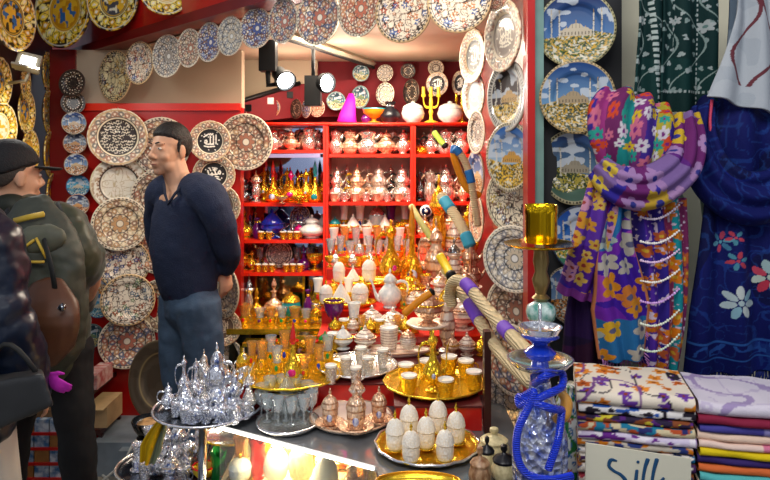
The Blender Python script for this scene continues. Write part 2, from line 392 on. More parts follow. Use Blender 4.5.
# lamps
m_lens = mat('lamp_lens', 'ffffff', emit='f4fbff', estr=14)
t = thing('track_rail', 'metal lighting track fixed to the cream ceiling', 'rail')
r0, r1 = Vector((X(284, 3.1), 3.1, 2.178)), Vector((X(372, 4.12), 4.12, 2.178))
link('rail', MB().tube([r0, r1], .028, 4).mesh('rail', mat('rail_metal', 'b9ae98', .35, .6), False), t)
link('slot', MB().tube([r0+Vector((.012, 0, -.025)), r1+Vector((.012, 0, -.025))], .009, 4).mesh('slot', MATS['black_metal'], False), t)
def spotlamp(label, hx, hy, d, aim, s=1, box=None):
    t = thing('track_spotlight', label, 'lamp', P(hx, hy, d))
    ax = Vector(aim).normalized(); q = ax.to_track_quat('Z', 'Y')
    hd = MB().lathe([(0, -.09), (.03, -.09), (.036, -.08), (.036, -.02), (.045, -.01), (.05, .0), (.052, .03), (.046, .032), (.042, .018), (0, .018)], 24)
    o = link('lamp_head', hd.mesh('lamp_head', MATS['black_metal'], True, 40), t); o.rotation_euler = q.to_euler()
    l = link('lens', MB().lathe([(0, .022), (.041, .02), (.041, .016), (0, .014)], 24).mesh('lens', m_lens), o)
    bx = P(*box, d)-P(hx, hy, d)
    link('driver_box', MB().box(bx.x-.04, bx.x+.04, -.03, .05, bx.z-.07, bx.z+.08).mesh('driver_box', MATS['black_metal'], False), t)
    link('yoke', MB().tube([(bx.x, 0, bx.z-.04), (bx.x*.6-.03, 0, -.03), (0, 0, -.02)], .014, 6).mesh('yoke', MATS['black_metal']), t)
    up = MB().tube([(bx.x, 0.01, bx.z+.08), (bx.x, .01, 2.17-P(hx, hy, d).z)], .01, 6)
    link('stem', up.mesh('stem', MATS['black_metal']), t)
    lo = P(hx, hy, d)+ax*.06
    light('SPOT', 'spot_beam', lo, 7, (1, .96, .88), .04, lo+ax, 110)
    return t
spotlamp('black track spotlight with round lit lens, nearer the fringe of plates', 284, 79, 3.25, (.45, -.75, -.45), box=(268, 57))
spotlamp('black track spotlight with lit lens turned aside, above the magenta cloth', 324, 83, 3.35, (.75, -.8, -.12), box=(313, 92))
t = thing('flood_lamp', 'small square flood lamp shining beside the yellow plates', 'lamp', P(28, 62, 3.05))
hb = MB().box(-.05, .05, 0, .04, -.035, .045); o = link('lamp_housing', hb.mesh('lamp_housing', mat('grey_housing', '9a917c', .4, .4), False), t, rot=(math.radians(-18), math.radians(12), math.radians(20)))
link('lens', MB().box(-.03, .03, -.005, .0, -.02, .025).mesh('lens', m_lens, False), o)
link('bracket', MB().tube([(0, .02, -.03), (-.03, .04, -.08), (-.16, .12, -.085)], .008, 6).mesh('bracket', mat('grey_housing'), True), t)
link('hood', MB().box(-.055, .06, -.05, .0, -.046, -.036).mesh('hood', mat('grey_housing'), False), o)
light('AREA', 'flood_beam', P(29, 63, 2.95), 3.5, (1, .97, .9), .06, (-1.1, 3.0, .6))
# ---------------------------------------------------------------- painted plates (pattern stored as the plate's own colours)
def segd(x, y, pts):
    """distance of arrays x,y to a polyline"""
    d = np.full(x.shape, 9.)
    for (ax, ay), (bx, by) in zip(pts, pts[1:]):
        vx, vy = bx-ax, by-ay; L = vx*vx+vy*vy+1e-12
        t = np.clip(((x-ax)*vx+(y-ay)*vy)/L, 0, 1)
        d = np.minimum(d, np.hypot(x-ax-t*vx, y-ay-t*vy))
    return d
def mixc(c, m, col): 
    m = np.clip(m, 0, 1)[:, None]; return c*(1-m)+H(col)[None, :]*m
def vnoise(x, y, s, seed=0):
    """cheap smooth value noise"""
    rs = np.random.RandomState(seed); g = rs.rand(64, 64)
    u, v = x*s+100.3, y*s+50.7; i, j = np.floor(u).astype(int), np.floor(v).astype(int); fu, fv = u-i, v-j
    fu = fu*fu*(3-2*fu); fv = fv*fv*(3-2*fv)
    q = lambda a, b: g[a % 64, b % 64]
    return (q(i, j)*(1-fu)+q(i+1, j)*fu)*(1-fv)+(q(i, j+1)*(1-fu)+q(i+1, j+1)*fu)*fv
def ringline(c, r, r0, w, col): return mixc(c, (np.abs(r-r0) < w).astype(float), col)
def motif_band(c, r, a, r0, r1, n, cols, line, ph=0):
    """ring of n petals/ogees between r0 and r1"""
    u = (r-r0)/(r1-r0); k = a*n/(2*PI)+ph; f = np.abs((k % 1)-.5)*2          # 0 at petal centre .. 1
    inb = (u > 0) & (u < 1)
    edge = np.abs(np.abs(u-.5)*2-(1-f)**.7)
    inside = (np.abs(u-.5)*2 < (1-f)**.7) & inb
    idx = (np.floor(k).astype(int)) % len(cols)
    for i, cc in enumerate(cols): c = mixc(c, (inside & (idx == i)).astype(float), cc)
    core = inside & (np.hypot((u-.5)*2, f*1.1) < .35)
    c = mixc(c, core.astype(float), 'f6ecd6')
    return mixc(c, ((edge < .12) & inb)*.85, line)
def scroll(c, x, y, s, seed, cols, thr=.62):
    for i, cc in enumerate(cols):
        n = vnoise(x, y, s, seed+i*7); c = mixc(c, (n > thr).astype(float), cc)
    return c
def pat_iznik(seed, base='efe3cc', line='3a2620', cols=('b0603a', '40587f', 'c98f5a'), n=8, rim='e9dcc3', soft=.12):
    def f(x, y, r, a):
        c = np.tile(H(base), (len(x), 1))
        c = scroll(c, x, y, 15, seed, ('d8c3a4', cols[0], cols[1]), .68)
        c = motif_band(c, r, a, .66, .88, n*2+4, cols, line)
        c = motif_band(c, r, a, .36, .64, n*2, cols[::-1], line, .5)
        star = .34*(.62+.38*np.abs(np.cos(a*n/2)))
        c = mixc(c, (r < star).astype(float), cols[0]); c = mixc(c, (np.abs(r-star) < .018).astype(float), line)
        c = mixc(c, (r < .12).astype(float), base); c = ringline(c, r, .12, .015, line)
        c = c*(1-soft)+H('f0e4cf')[None, :]*soft
        c = ringline(c, r, .65, .018, line); c = ringline(c, r, .36, .012, line); c = ringline(c, r, .885, .012, line)
        c = mixc(c, (r > .9).astype(float), rim)
        c = mixc(c, ((r > .915) & (r < .965) & (np.sin(a*44) > .2)).astype(float), line)
        return c
    return f
def pat_floral(seed, base='f0e6d4', cols=('a84f30', '35507f', '7e8f53'), line='2f2320', rim='d9b98a'):
    def f(x, y, r, a):
        c = np.tile(H(base), (len(x), 1)); rs = np.random.RandomState(seed)
        for k in range(5): 
            w = np.abs(vnoise(x, y, 5, seed+k)-.5); c = mixc(c, (w < .022).astype(float), '8a6a50' if k % 2 else line)
        for k in range(40):
            rr = math.sqrt(rs.rand())*.84; aa = rs.rand()*6.28; cx, cy = rr*math.cos(aa), rr*math.sin(aa); s = .06+.06*rs.rand()
            dx, dy = x-cx, y-cy; d = np.hypot(dx, dy); an = np.arctan2(dy, dx)
            pet = s*(.65+.35*np.cos(an*5+k)); c = mixc(c, (d < pet+.014).astype(float), line); c = mixc(c, (d < pet).astype(float), cols[k % len(cols)]); c = mixc(c, (d < s*.3).astype(float), 'f8efdc')
        c = ringline(c, r, .88, .014, line); c = mixc(c, (r > .9).astype(float), rim)
        c = mixc(c, ((r > .92) & (r < .97) & (np.sin(a*40) > 0)).astype(float), line)
        return c
    return f
ALLAH = [[(.42, .42), (.42, -.2)], [(.24, .38), (.24, -.16), (.10, -.24)], [(.02, .36), (.02, -.18), (-.1, -.24), (.24, -.24)], [(-.12, -.22), (-.24, -.22), (-.36, -.12), (-.34, .04), (-.24, .06), (-.2, -.06), (-.3, -.18)], [(.2, .52), (.12, .44), (.04, .54), (-.04, .46)], [(-.1, .5), (-.42, .3)], [(-.4, -.36), (-.1, -.42), (.3, -.38)]]
MUHM = [[(.46, .2), (.36, .3), (.28, .16), (.4, .06), (.46, .2)], [(.3, .08), (.14, .02), (.04, .3), (-.06, .36), (.16, .36)], [(.06, .04), (-.08, .02), (-.14, .14), (-.22, .04), (-.14, -.04), (-.06, .02)], [(-.2, .0), (-.34, .0), (-.42, .3)], [(-.34, .0), (-.46, -.2), (-.2, -.3), (.2, -.24), (.42, -.34)], [(.1, -.1), (.3, -.14)], [(-.1, .5), (.2, .46)], [(-.3, .48), (-.22, .3)]]
def pat_callig(seed, strokes, rim='ece0c8', ctr='151212', n=12, cc=('a0522d', '3b3b42'), rr=.62, w=.05, ink='f4f0e4'):
    def f(x, y, r, a):
        c = np.tile(H(rim), (len(x), 1))
        c = scroll(c, x, y, 16, seed, ('d6c2a0', cc[0]), .66)
        c = motif_band(c, r, a, rr+.04, .92, n*2, cc, '6a5040'); c = c*.8+H(rim)[None, :]*.2
        c = ringline(c, r, .94, .02, 'c9a877')
        c = mixc(c, (r < rr).astype(float), ctr); c = ringline(c, r, rr, .02, 'f0e2c4'); c = ringline(c, r, rr+.04, .012, '2a1c18')
        for s in strokes: c = mixc(c, (segd(x/rr, y/rr, [(px*1.1, py*1.1) for px, py in s]) < w*.62/rr).astype(float), ink)
        for k in range(10):
            rs = np.random.RandomState(seed+k); px, py = rs.uniform(-.45, .45, 2); c = mixc(c, (np.hypot(x-px, y-py) < .03).astype(float), ink)
        return c
    return f
def pat_script(seed, dark='2c211e', rim='e6dac2'):
    def f(x, y, r, a):
        c = pat_callig(seed, [], rim=rim, ctr=dark, rr=.66)(x, y, r, a)
        row = (y*9.5); ph = row-np.floor(row)
        amp = .5+.35*np.sin(x*55+np.floor(row)*2.1)*np.sin(x*23+np.floor(row)*1.3)
        m = (np.abs(ph-amp) < .17) & (r < .6) & (vnoise(x, y, 11, seed) > .25)
        return mixc(c, m.astype(float), 'e9ddc4')
    return f
def pat_white(seed):
    def f(x, y, r, a):
        c = np.tile(H('ece5d4'), (len(x), 1)); c = scroll(c, x, y, 14, seed, ('cfc3ac', 'b89b7c'), .66)
        c = mixc(c, (r < .64).astype(float), 'e9e3d2'); c = ringline(c, r, .66, .022, '3c302a')
        c = mixc(c, ((r < .6) & (np.abs(np.cos(a*4)*.25+.35-r) < .03)).astype(float), 'bfae90')
        c = mixc(c, ((r < .6) & (np.abs(vnoise(x, y, 8, seed)-.5) < .05)).astype(float), 'c9b995')
        c = mixc(c, ((r > .7) & (r < .74) & (np.sin(a*36) > 0)).astype(float), '8a6a50')
        return mixc(c, (r > .95).astype(float), 'd8c7a6')
    return f
def pat_scene(seed, sky='1f5fae', hi='8fc0e8', bld='d9cbb0', land='3f6b2a', acc='d8a92c', rim='d6c69a', rimw=.06, dome=.0, water=None, dusk=False):
    def f(x, y, r, a):
        rs = np.random.RandomState(seed)
        t = np.clip((y+.1)/.9, 0, 1)
        c = H(hi)[None, :]*(1-t[:, None])+H(sky)[None, :]*t[:, None]
        cl = vnoise(x, y*1.8, 4, seed); c = mixc(c, ((cl > .6) & (y > 0))*.8, 'dfe9f2')
        hor = -.12+.1*np.sin(x*3+seed)
        c = mixc(c, (y < hor).astype(float), land)
        xw = x+.06*vnoise(x, y, 9, 5); yw = y+.05*vnoise(x, y, 7, 6); n = vnoise(xw, yw*1.4, 26, seed+3); c = mixc(c, ((y < hor) & (n > .55)).astype(float), acc); c = mixc(c, ((y < hor) & (n < .33)).astype(float), '1d3316')
        n2 = vnoise(xw, yw*1.6, 17, seed+9); c = mixc(c, ((y < hor) & (n2 > .7)).astype(float), 'e9e2c8')
        if water: c = mixc(c, ((y < -.62+.06*np.sin(x*7))).astype(float), water)
        def block(x0, x1, y0, y1, col): 
            nonlocal c; c = mixc(c, ((x > x0) & (x < x1) & (y > y0) & (y < y1)).astype(float), col)
        def dm(cx, cy, rad, col):
            nonlocal c; m = (np.hypot((x-cx), (y-cy)*1.15) < rad) & (y > cy); c = mixc(c, m.astype(float), col)
            c = mixc(c, (m & (np.abs(np.sin((x-cx)/rad*7)) < .25)).astype(float), '8b8270')
            block(cx-.008, cx+.008, cy+rad*.8, cy+rad*1.25, acc)
        dm(dome, .0, .2, bld); dm(dome-.24, -.04, .11, bld); dm(dome+.24, -.04, .11, bld); block(dome-.4, dome+.4, -.16, .0, bld); block(dome-.3, dome+.3, -.06, .04, bld)
        for k in range(9): block(dome-.37+k*.085, dome-.345+k*.085, -.13, -.05, '5d5344')
        for mx_ in (-.62, -.42, .44, .64): block(dome+mx_-.016, dome+mx_+.016, -.2, .42, 'efe6d2'); block(dome+mx_-.028, dome+mx_+.028, .2, .23, '7d7462'); block(dome+mx_-.007, dome+mx_+.007, .42, .52, acc)
        c = mixc(c, (r > 1-rimw).astype(float), rim); c = mixc(c, ((np.abs(r-(1-rimw*.5)) < rimw*.25) & (np.sin(a*60) > 0)).astype(float), '2a2418')
        return c*.72
    return f
def pat_gold(seed, ctr='3a2a10', cols=('f6d23a', 'e0a818', 'fbe98a'), line='2c1c08'):
    def f(x, y, r, a):
        c = np.tile(H('f2c832'), (len(x), 1)); c = scroll(c, x, y, 13, seed, ('c8860e', 'fff0a0', line), .64)
        c = ringline(c, r, .95, .02, 'e0dccb'); c = motif_band(c, r, a, .58, .86, 18, cols, line)
        c = mixc(c, (r < .55).astype(float), ctr); c = ringline(c, r, .56, .02, 'f7e7a0'); c = ringline(c, r, .5, .01, 'e0b030')
        m = (r < .46) & (vnoise(x, y, 7, seed+2) > .45); c = mixc(c, m.astype(float), 'e8b52a')
        m = (r < .46) & (vnoise(x, y, 9, seed+4) > .66); c = mixc(c, m.astype(float), '2f6aa8' if seed % 2 else 'efe6c8')
        return c
    return f
PROF = [(0, .10), (.25, .10), (.5, .095), (.60, .08), (.66, .03), (.72, .005), (.85, -.01), (.95, -.03), (1.0, -.02)]
PM = {}
m_plate = mat('glazed_plate', 'ffffff', .42, vcol=True, coat=.2)
def plate_mesh(key, f, nr=34, nt=132, prof=PROF):
    if key in PM: return PM[key]
    rr = np.linspace(0, 1, nr+1)[1:]; aa = np.arange(nt)*2*PI/nt
    R, A = np.meshgrid(rr, aa, indexing='ij'); R = R.ravel(); A = A.ravel()
    x = np.concatenate([[0], R*np.cos(A)]); z = np.concatenate([[0], R*np.sin(A)]); r = np.hypot(x, z); a = np.arctan2(z, x)
    yy = np.interp(r, [p[0] for p in prof], [p[1] for p in prof])
    col = f(x, z, np.minimum(r, 1), a)
    n = len(x)
    # back shell: outer rim, foot
    back = [(1.0, .03), (.7, .14), (.3, .15)]
    vs = list(zip(x, yy, z)); cols = list(map(tuple, col)); fs = []
    for i in range(nt): fs.append((0, 1+(i+1) % nt, 1+i)[::-1])
    for k in range(nr-1):
        b0, b1 = 1+k*nt, 1+(k+1)*nt
        for i in range(nt):
            j = (i+1) % nt; fs.append((b0+i, b0+j, b1+j, b1+i)[::-1][::-1])
    prev = 1+(nr-1)*nt
    for (br, by) in back:
        st = len(vs)
        for i in range(nt): vs.append((br*math.cos(aa[i]), by, br*math.sin(aa[i]))); cols.append(tuple(H('6b4a34')))
        for i in range(nt):
            j = (i+1) % nt; fs.append((prev+i, prev+j, st+j, st+i))
        prev = st
    vs.append((0, .15, 0)); cols.append(tuple(H('6b4a34')))
    for i in range(nt): fs.append((prev+i, prev+(i+1) % nt, len(vs)-1))
    me = bpy.data.meshes.new(key); me.from_pydata(vs, [], fs); me.update()
    me.polygons.foreach_set('use_smooth', [True]*len(me.polygons)); me.materials.append(m_plate)
    ca = me.color_attributes.new('Col', 'FLOAT_COLOR', 'POINT'); arr = np.ones((len(vs), 4)); arr[:, :3] = np.array(cols); ca.data.foreach_set('color', arr.ravel())
    import bmesh as _b
    bm = _b.new(); bm.from_mesh(me); _b.ops.recalc_face_normals(bm, faces=bm.faces[:]); bm.to_mesh(me); bm.free()
    PM[key] = me; return me
STY = {
 'brown': pat_iznik(1, 'eee2cb', cols=('a65b3a', '6d4a3c', 'c9a070'), n=8),
 'redblue': pat_iznik(2, 'efe5d2', cols=('b5533a', '3f5689', 'c98f5a'), n=8),
 'blue': pat_iznik(3, 'eae4da', cols=('34509c', '8a5040', '6f86b8'), n=7, soft=.05),
 'rust': pat_iznik(4, 'f2dcc0', cols=('c4552c', 'd98a50', '8a3a22'), n=9),
 'grey': pat_iznik(5, 'dcd8d0', cols=('8a8078', '5b6070', 'a98a70'), n=10),
 'star': pat_iznik(6, 'efe0c4', cols=('c08c50', 'e6d2a8', '8c5c3a'), n=8),
 'mono': pat_iznik(7, 'e6e4dc', line='22242c', cols=('c9b89a', '7a7d88', 'dad2c0'), n=10),
 'floral': pat_floral(1), 'floralblue': pat_floral(2, cols=('34509c', 'b0533a', '6f86b8')), 'floralred': pat_floral(3, base='f4e2ca', cols=('c4552c', '4a66a0', 'd98a50')), 'floralgreen': pat_floral(4, cols=('7e9a6a', 'b0603a', '5f7f9a')),
 'floralyellow': pat_floral(5, base='f2e4b4', cols=('e0b030', '7a7a80', 'b0603a')), 'dots': pat_floral(8, base='efe0c0', cols=('b89a2c', '7a4a2c', '8f9aa8'), rim='e6d6b0'),
 'allah': pat_callig(1, ALLAH), 'muham': pat_callig(2, MUHM), 'script': pat_script(1), 'scriptgrey': pat_callig(5, ALLAH+MUHM, ctr='6b5a50', ink='e9dfc8', w=.035),
 'allahgrey': pat_callig(3, ALLAH, rim='dcd6cc', ctr='23242c', w=.06, rr=.7), 'white': pat_white(1), 'white2': pat_callig(7, MUHM, rim='e0d8c8', ctr='8d8f94', ink='f0ece0'),
 'gold': pat_gold(1), 'gold2': pat_gold(2, ctr='4a4a52'), 'gold3': pat_gold(3, ctr='c88a14'), 'gold4': pat_gold(4, ctr='e9e2c0'),
 'mosque_blue': pat_scene(1, '0c2f70', '3f78b8', rim='c9c08a'), 'mosque_day': pat_scene(2, '1c4f94', '6a9cc8', bld='b9a27c', land='6d6a3a', rim='cfb27a', dome=-.1),
 'mosque_low': pat_scene(3, '1c3f7a', '5d86a8', bld='a9a08a', land='4c5a34', rim='b9b08a', acc='b8a83c', rimw=.1, water='4a6a5a'), 'mosque_bright': pat_scene(4, '0c4aa8', '2a78cc', bld='ded0b0', rim='2a3a5a', land='3f8a3a', water='2a7a5a'),
 'mosque_gold': pat_scene(5, '2f6fc0', 'a9c8e0', bld='e0a84a', land='8a6a1c', acc='f0c02a', rim='ecdcb8', rimw=.1), 'mosque_night': pat_scene(6, '15131a', '4a3a3a', bld='d8b070', land='b88a3a', acc='f6d060', rim='d8d2c4', rimw=.24, dusk=True),
 'small_blue': pat_scene(7, '1b3f86', '7aa0cc', bld='e0c090', land='6a3a1a', acc='e08a2a', rim='c8b8a0'), 'small_teal': pat_scene(8, '1a7ab8', '50b8dc', bld='e8d8b8', land='1a5a8a', acc='58b0c8', rim='3a6aa0'),
 'small_orange': pat_scene(9, '2a3a6a', '8a9ab0', bld='e8a860', land='9a4a1a', acc='e88a2a', rim='d8a888'), 'dark_teal': pat_scene(10, '0d3a4a', '1a6a7a', bld='6a8a5a', land='0d2a3a', acc='c8b860', rim='7a9a9a', rimw=.12),
 'nail': pat_iznik(11, '2a2420', line='0e0c0c', cols=('3a302a', '6a4a3a', '241c1a'), n=8, rim='4a3a30', soft=0),
}
m_wire = mat('hook_wire', '8d8779', .3, 1)
_hook = MB().tube([(0, .06, .9), (0, .10, 1.02), (0, .16, 1.06), (0, .2, 1.0)], .012, 6).mesh('hook', m_wire)
def plate(style, cx, cy, w, h, d, label, name='decorative_plate', cat='plate', group=None, side=1, tilt=0, roll=0, res=(34, 132), hook=True, depth=1.0):
    """w,h in picture pixels fix radius and yaw; side=+1 turned so that its face looks to the left of the viewer"""
    R = h/2*d/F
    c = P(cx, cy, d)
    ray = math.atan2(c.x, c.y)
    yaw = math.acos(min(1, w/h)) if w < h else 0
    o = link(name, plate_mesh('plate_'+style+str(res[0]), STY[style], *res), None, c, (tilt, 0, 0))
    o.rotation_euler = Matrix.Rotation(-ray-yaw*side, 4, 'Z').to_euler() if not (tilt or roll) else (Matrix.Rotation(-ray-yaw*side, 4, 'Z')@Matrix.Rotation(tilt, 4, 'X')@Matrix.Rotation(roll, 4, 'Y')).to_euler()
    o.scale = (R, R*depth, R)
    if hook:
        k = link('hook', _hook, o)
    return tag(o, label, cat, group)

DL = 3.645
LO = (40, 150)
# columns on the red wall left of the shelves
plate('script', 118, 137, 58, 57, DL-.045, 'cream rimmed plate with rows of white script on a dark centre', res=LO)
plate('white', 119, 184, 57, 54, DL, 'pale ivory plate with thin dark ring and faint relief centre', res=LO)
plate('star', 120, 224, 60, 54, DL-.045, 'cream and gold plate with eight-pointed star, under the pale ivory plate', res=LO)
plate('floralblue', 124, 264, 52, 50, DL, 'round plate with blue and red flowers on cream, below the star plate', res=LO)
plate('floralgreen', 128, 300, 54, 52, DL-.045, 'plate with green leafy scrolls, second from the bottom of its column', res=LO)
plate('redblue', 127, 342, 56, 54, DL, 'lowest plate of the column, blue flower band around a ringed centre', res=LO)
DB = DL+.035
plate('brown', 161, 146, 56, 58, DB, 'brown patterned plate partly behind the head of the man', res=LO)
plate('brown', 159, 197, 54, 56, DB, 'brown patterned plate half hidden by the chest of the man in the sweater', res=LO)
plate('rust', 158, 247, 50, 54, DB, 'rust coloured plate behind the belly of the standing man', res=LO)
plate('star', 162, 306, 48, 54, DB, 'star plate showing beside the jeans of the standing man', res=LO)
plate('allah', 210, 141, 41, 41, DL-.05, 'plate with large white calligraphy on black, right of the head of the man', res=LO)
plate('muham', 214, 175, 42, 42, DL-.01, 'plate with tangled white calligraphy on black, under the other black-centred plate', res=LO)
plate('brown', 245, 142, 54, 57, DL+.01, 'largest brown plate touching the shelf unit, with eight-petal centre', res=LO)
plate('scriptgrey', 221, 206, 38, 42, DL+.03, 'dark centred plate below the two calligraphy plates', res=LO)
plate('brown', 222, 243, 34, 42, DL+.02, 'brown plate at the elbow of the standing man', res=LO)
plate('mono', 219, 290, 38, 58, DL-.0, 'tall oval-looking grey plate behind the hand of the standing man', res=LO)
plate('scriptgrey', 222, 328, 38, 38, DL-.04, 'plate with dark ringed centre just below the hand of the standing man', res=LO)
plate('mono', 226, 358, 36, 38, DL-.01, 'grey scroll plate at the foot of the row beside the gold boxes', res=LO)
# fringe under the fascia
FR = [(90, 78, 22, 46, 'floralyellow', 'yellowish plate at the far left end of the hanging fringe'), (115, 76, 30, 52, 'floralyellow', 'large white and yellow floral plate, second in the hanging fringe'),
      (139, 63, 27, 43, 'floralred', 'orange-flowered plate, third in the hanging fringe'), (167, 56, 28, 43, 'grey', 'lilac grey plate, fourth in the hanging fringe'),
      (189, 48, 23, 39, 'brown', 'small dark brown patterned plate, fifth in the hanging fringe'), (209, 42, 24, 40, 'blue', 'small violet-blue plate, sixth in the hanging fringe'),
      (230, 36, 25, 40, 'mono', 'small grey plate with dark centre, seventh in the hanging fringe'), (256, 28, 31, 41, 'blue', 'vivid blue star plate, eighth in the hanging fringe'),
      (283, 21, 29, 45, 'redblue', 'plate of fine red-grey pattern above the first spotlight'), (318, 17, 43, 56, 'redblue', 'large plate with eight-petal rosette, between spotlights and frame top'),
      (359, 8, 43, 58, 'rust', 'rust and cream geometric plate hanging over the ceiling track'), (403, 11, 56, 64, 'floralred', 'wide plate with orange rim flowers, third from the pillar'),
      (459, 0, 64, 66, 'floralred', 'pale orange scrolled plate, nearest the pillar in the fringe')]
for i, (cx, cy, ww, hh, st, lab) in enumerate(FR):
    p = fas(cx); d = p.y+.02+(.03 if i % 2 else 0)
    plate(st, cx, cy, ww, hh, d, lab, group='hanging fringe of plates', side=1, res=LO)
plate('rust', 495, -6, 30, 34, 1.93, 'plate cut by the top of the picture above the pillar column', res=LO)
# gold plates in front of the fascia and on the side wall
plate('gold', 15, 17, 38, 68, 3.0, 'yellow oval-looking plate with light rim, above the flood lamp', side=-1)
plate('gold3', 62, 10, 50, 76, 3.55, 'deep yellow tray with dotted rim on the red fascia')
plate('gold2', 112, -1, 48, 64, 3.4, 'yellow plate with grey centre on the red fascia')
plate('gold4', 166, -12, 52, 54, 3.05, 'pale yellow plate cut by the top edge on the red fascia')
for (cx, cy, ww, hh, d, st, lab) in ((1, 82, 20, 50, 3.08, 'gold', 'yellow plate cut by the frame under the top oval plate'), (3, 127, 26, 50, 3.08, 'gold4', 'pale yellow plate above the capped visitor'),
      (26, 84, 9, 34, 3.3, 'gold2', 'narrow looking plate right under the flood lamp'), (27, 112, 15, 46, 3.36, 'gold', 'yellow plate in the second column of the side wall'), (31, 152, 15, 46, 3.4, 'gold3', 'yellow plate behind the capped head'),
      (48, 72, 9, 40, 3.68, 'gold', 'topmost slim plate of the third column'), (49, 112, 10, 44, 3.68, 'gold2', 'slim yellow plate, second of the third column'), (50, 154, 10, 46, 3.68, 'gold3', 'slim yellow plate, third of the third column'), (53, 196, 11, 46, 3.7, 'gold', 'slim yellow plate, lowest of the third column')):
    plate(st, cx, cy, ww, hh, d, lab, side=-1, group='yellow plates on the side wall')
# small plates column
SM = [(72, 83, 24, 28, 'nail', 'dark small plate with brown centre, top of the small column'), (73, 103, 24, 23, 'nail', 'dark brown small plate, second of the small column'), (74, 123, 24, 23, 'small_blue', 'small blue mosque plate, third of the small column'),
      (75, 143, 25, 22, 'small_orange', 'small orange-brown view plate, fourth of the small column'), (76, 164.5, 25, 22, 'small_blue', 'small blue view plate, fifth of the small column'), (78, 186, 25, 22, 'small_teal', 'bright turquoise small plate, second lowest of the small column'),
      (77.5, 205, 27, 22, 'small_orange', 'orange small plate at the bottom of the small column'), (97, 284, 22, 26, 'small_blue', 'blue-green small plate beside the green jacket'), (98, 306, 22, 24, 'small_teal', 'turquoise small plate beneath the jacket elbow'), (91, 336, 32, 24, 'dark_teal', 'green and gold glittering plate behind the backpack')]
for i, (cx, cy, ww, hh, st, lab) in enumerate(SM): plate(st, cx, cy, ww, hh, 3.62 if i % 2 else 3.585, lab, group='small souvenir plates', tilt=-.08)
# two columns on the right pillar
DR = [(502, 36, 36, 72, 'scriptgrey', 2.0, 'tall oval-looking plate with grey script centre, top of the pillar column'), (506, 96, 38, 72, 'mosque_night', 2.0, 'plate showing golden minarets on black inside a pale rim'),
      (509, 157, 46, 70, 'mosque_gold', 1.985, 'plate with golden mosque under blue sky on the pillar column'), (511, 200, 50, 68, 'dots', 2.04, 'cream plate with tiny dots below the golden mosque plate'),
      (513, 259, 60, 68, 'mono', 1.985, 'large cream plate with black lace pattern left of the brass cylinder'), (514, 312, 56, 70, 'brown', 2.05, 'brown patterned plate behind the ribbed hoses'),
      (512, 360, 54, 72, 'redblue', 2.0, 'plate with purple and cream petals behind the hose ends'), (509, 400, 46, 62, 'mono', 2.05, 'lowest plate of the pillar column, beside the stone jars')]
for (cx, cy, ww, hh, st, d, lab) in DR: plate(st, cx, cy, ww, hh, d-.06, lab, group='plates on the pillar')
DI = [(472, 56, 25, 54, 'allah', 'narrow looking plate with white calligraphy on black'), (473, 96, 22, 48, 'white2', 'slim plate with silvery calligraphy'), (476, 132, 17, 44, 'grey', 'slim grey patterned plate, third of the inner column'),
      (475, 175, 17, 50, 'small_blue', 'slim plate with blue sky scene'), (476, 218, 14, 48, 'rust', 'slim rust plate at the bottom of the inner column')]
for i, (cx, cy, ww, hh, st, lab) in enumerate(DI): plate(st, cx, cy, ww, hh, 2.75+.04*(i % 2), lab, group='plates of the inner column')
# view plates on the dark pillar
BP = (56, 200)
plate('mosque_blue', 576, 29, 79, 77, 1.80, 'big round plate painted with a white mosque under deep blue sky', res=BP)
plate('mosque_day', 577, 97, 78, 74, 1.775, 'big plate painted with a sandy mosque and pale clouds, under the deep blue one', res=BP)
plate('mosque_low', 573, 167, 66, 76, 1.80, 'dark rimmed plate with olive shore scene, third on the dark pillar', res=BP)
plate('mosque_bright', 584, 240, 66, 70, 1.775, 'bright blue mosque plate behind the brass cylinder', res=BP)
plate('small_blue', 572, 296, 52, 60, 1.80, 'lowest blue plate on the dark pillar', res=BP)
# big bronze tray leaning on the red wall
STY['bronze'] = lambda x, y, r, a: mixc(mixc(mixc(np.tile(H('6f5f4c'), (len(x), 1)), (vnoise(x, y, 5, 3) > .55)*.35, '4d4234'), ((r > .66) & (r < .70)).astype(float), 'b39a6a'), (r > .97).astype(float), '8a7a60')
m_old = m_plate; m_plate = mat('aged_bronze', 'ffffff', .38, .55, vcol=True)
plate('bronze', 160, 381, 60, 80, 3.42, 'large dull bronze tray leaning on the red wall', name='bronze_tray', cat='tray', hook=False, tilt=-.16, side=1)
m_plate = m_old
# ---------------------------------------------------------------- vessels; each kind is built once, unit height, body width 1
R2 = lambda pr, s: [(r*s, z) for r, z in pr]
def oval(c, r): return MB().ell(c, r, 14, 8)
def K_teapot():
    b = [(0, 0), (.28, 0), (.3, .02), (.25, .05), (.27, .08), (.42, .16), (.5, .28), (.47, .4), (.34, .5), (.24, .56), (.22, .62), (.27, .66), (.27, .68), (0, .68)]
    l = [(0, .68), (.27, .685), (.26, .72), (.2, .78), (.1, .83), (.04, .85), (.03, .87), (.055, .9), (.05, .93), (.02, .96), (0, 1)]
    return [('body', MB().lathe(b, 20), 0), ('lid', MB().lathe(l, 20), 0),
            ('spout', MB().tube(bez((.38, 0, .2), (.72, 0, .26), (.6, 0, .58), (.86, 0, .72)), [.1, .09, .075, .06, .05, .045, .04, .04, .035], 8), 0),
            ('handle', MB().tube(bez((-.26, 0, .63), (-.95, 0, .8), (-.8, 0, .25), (-.44, 0, .22), 10), .038, 6), 1)]
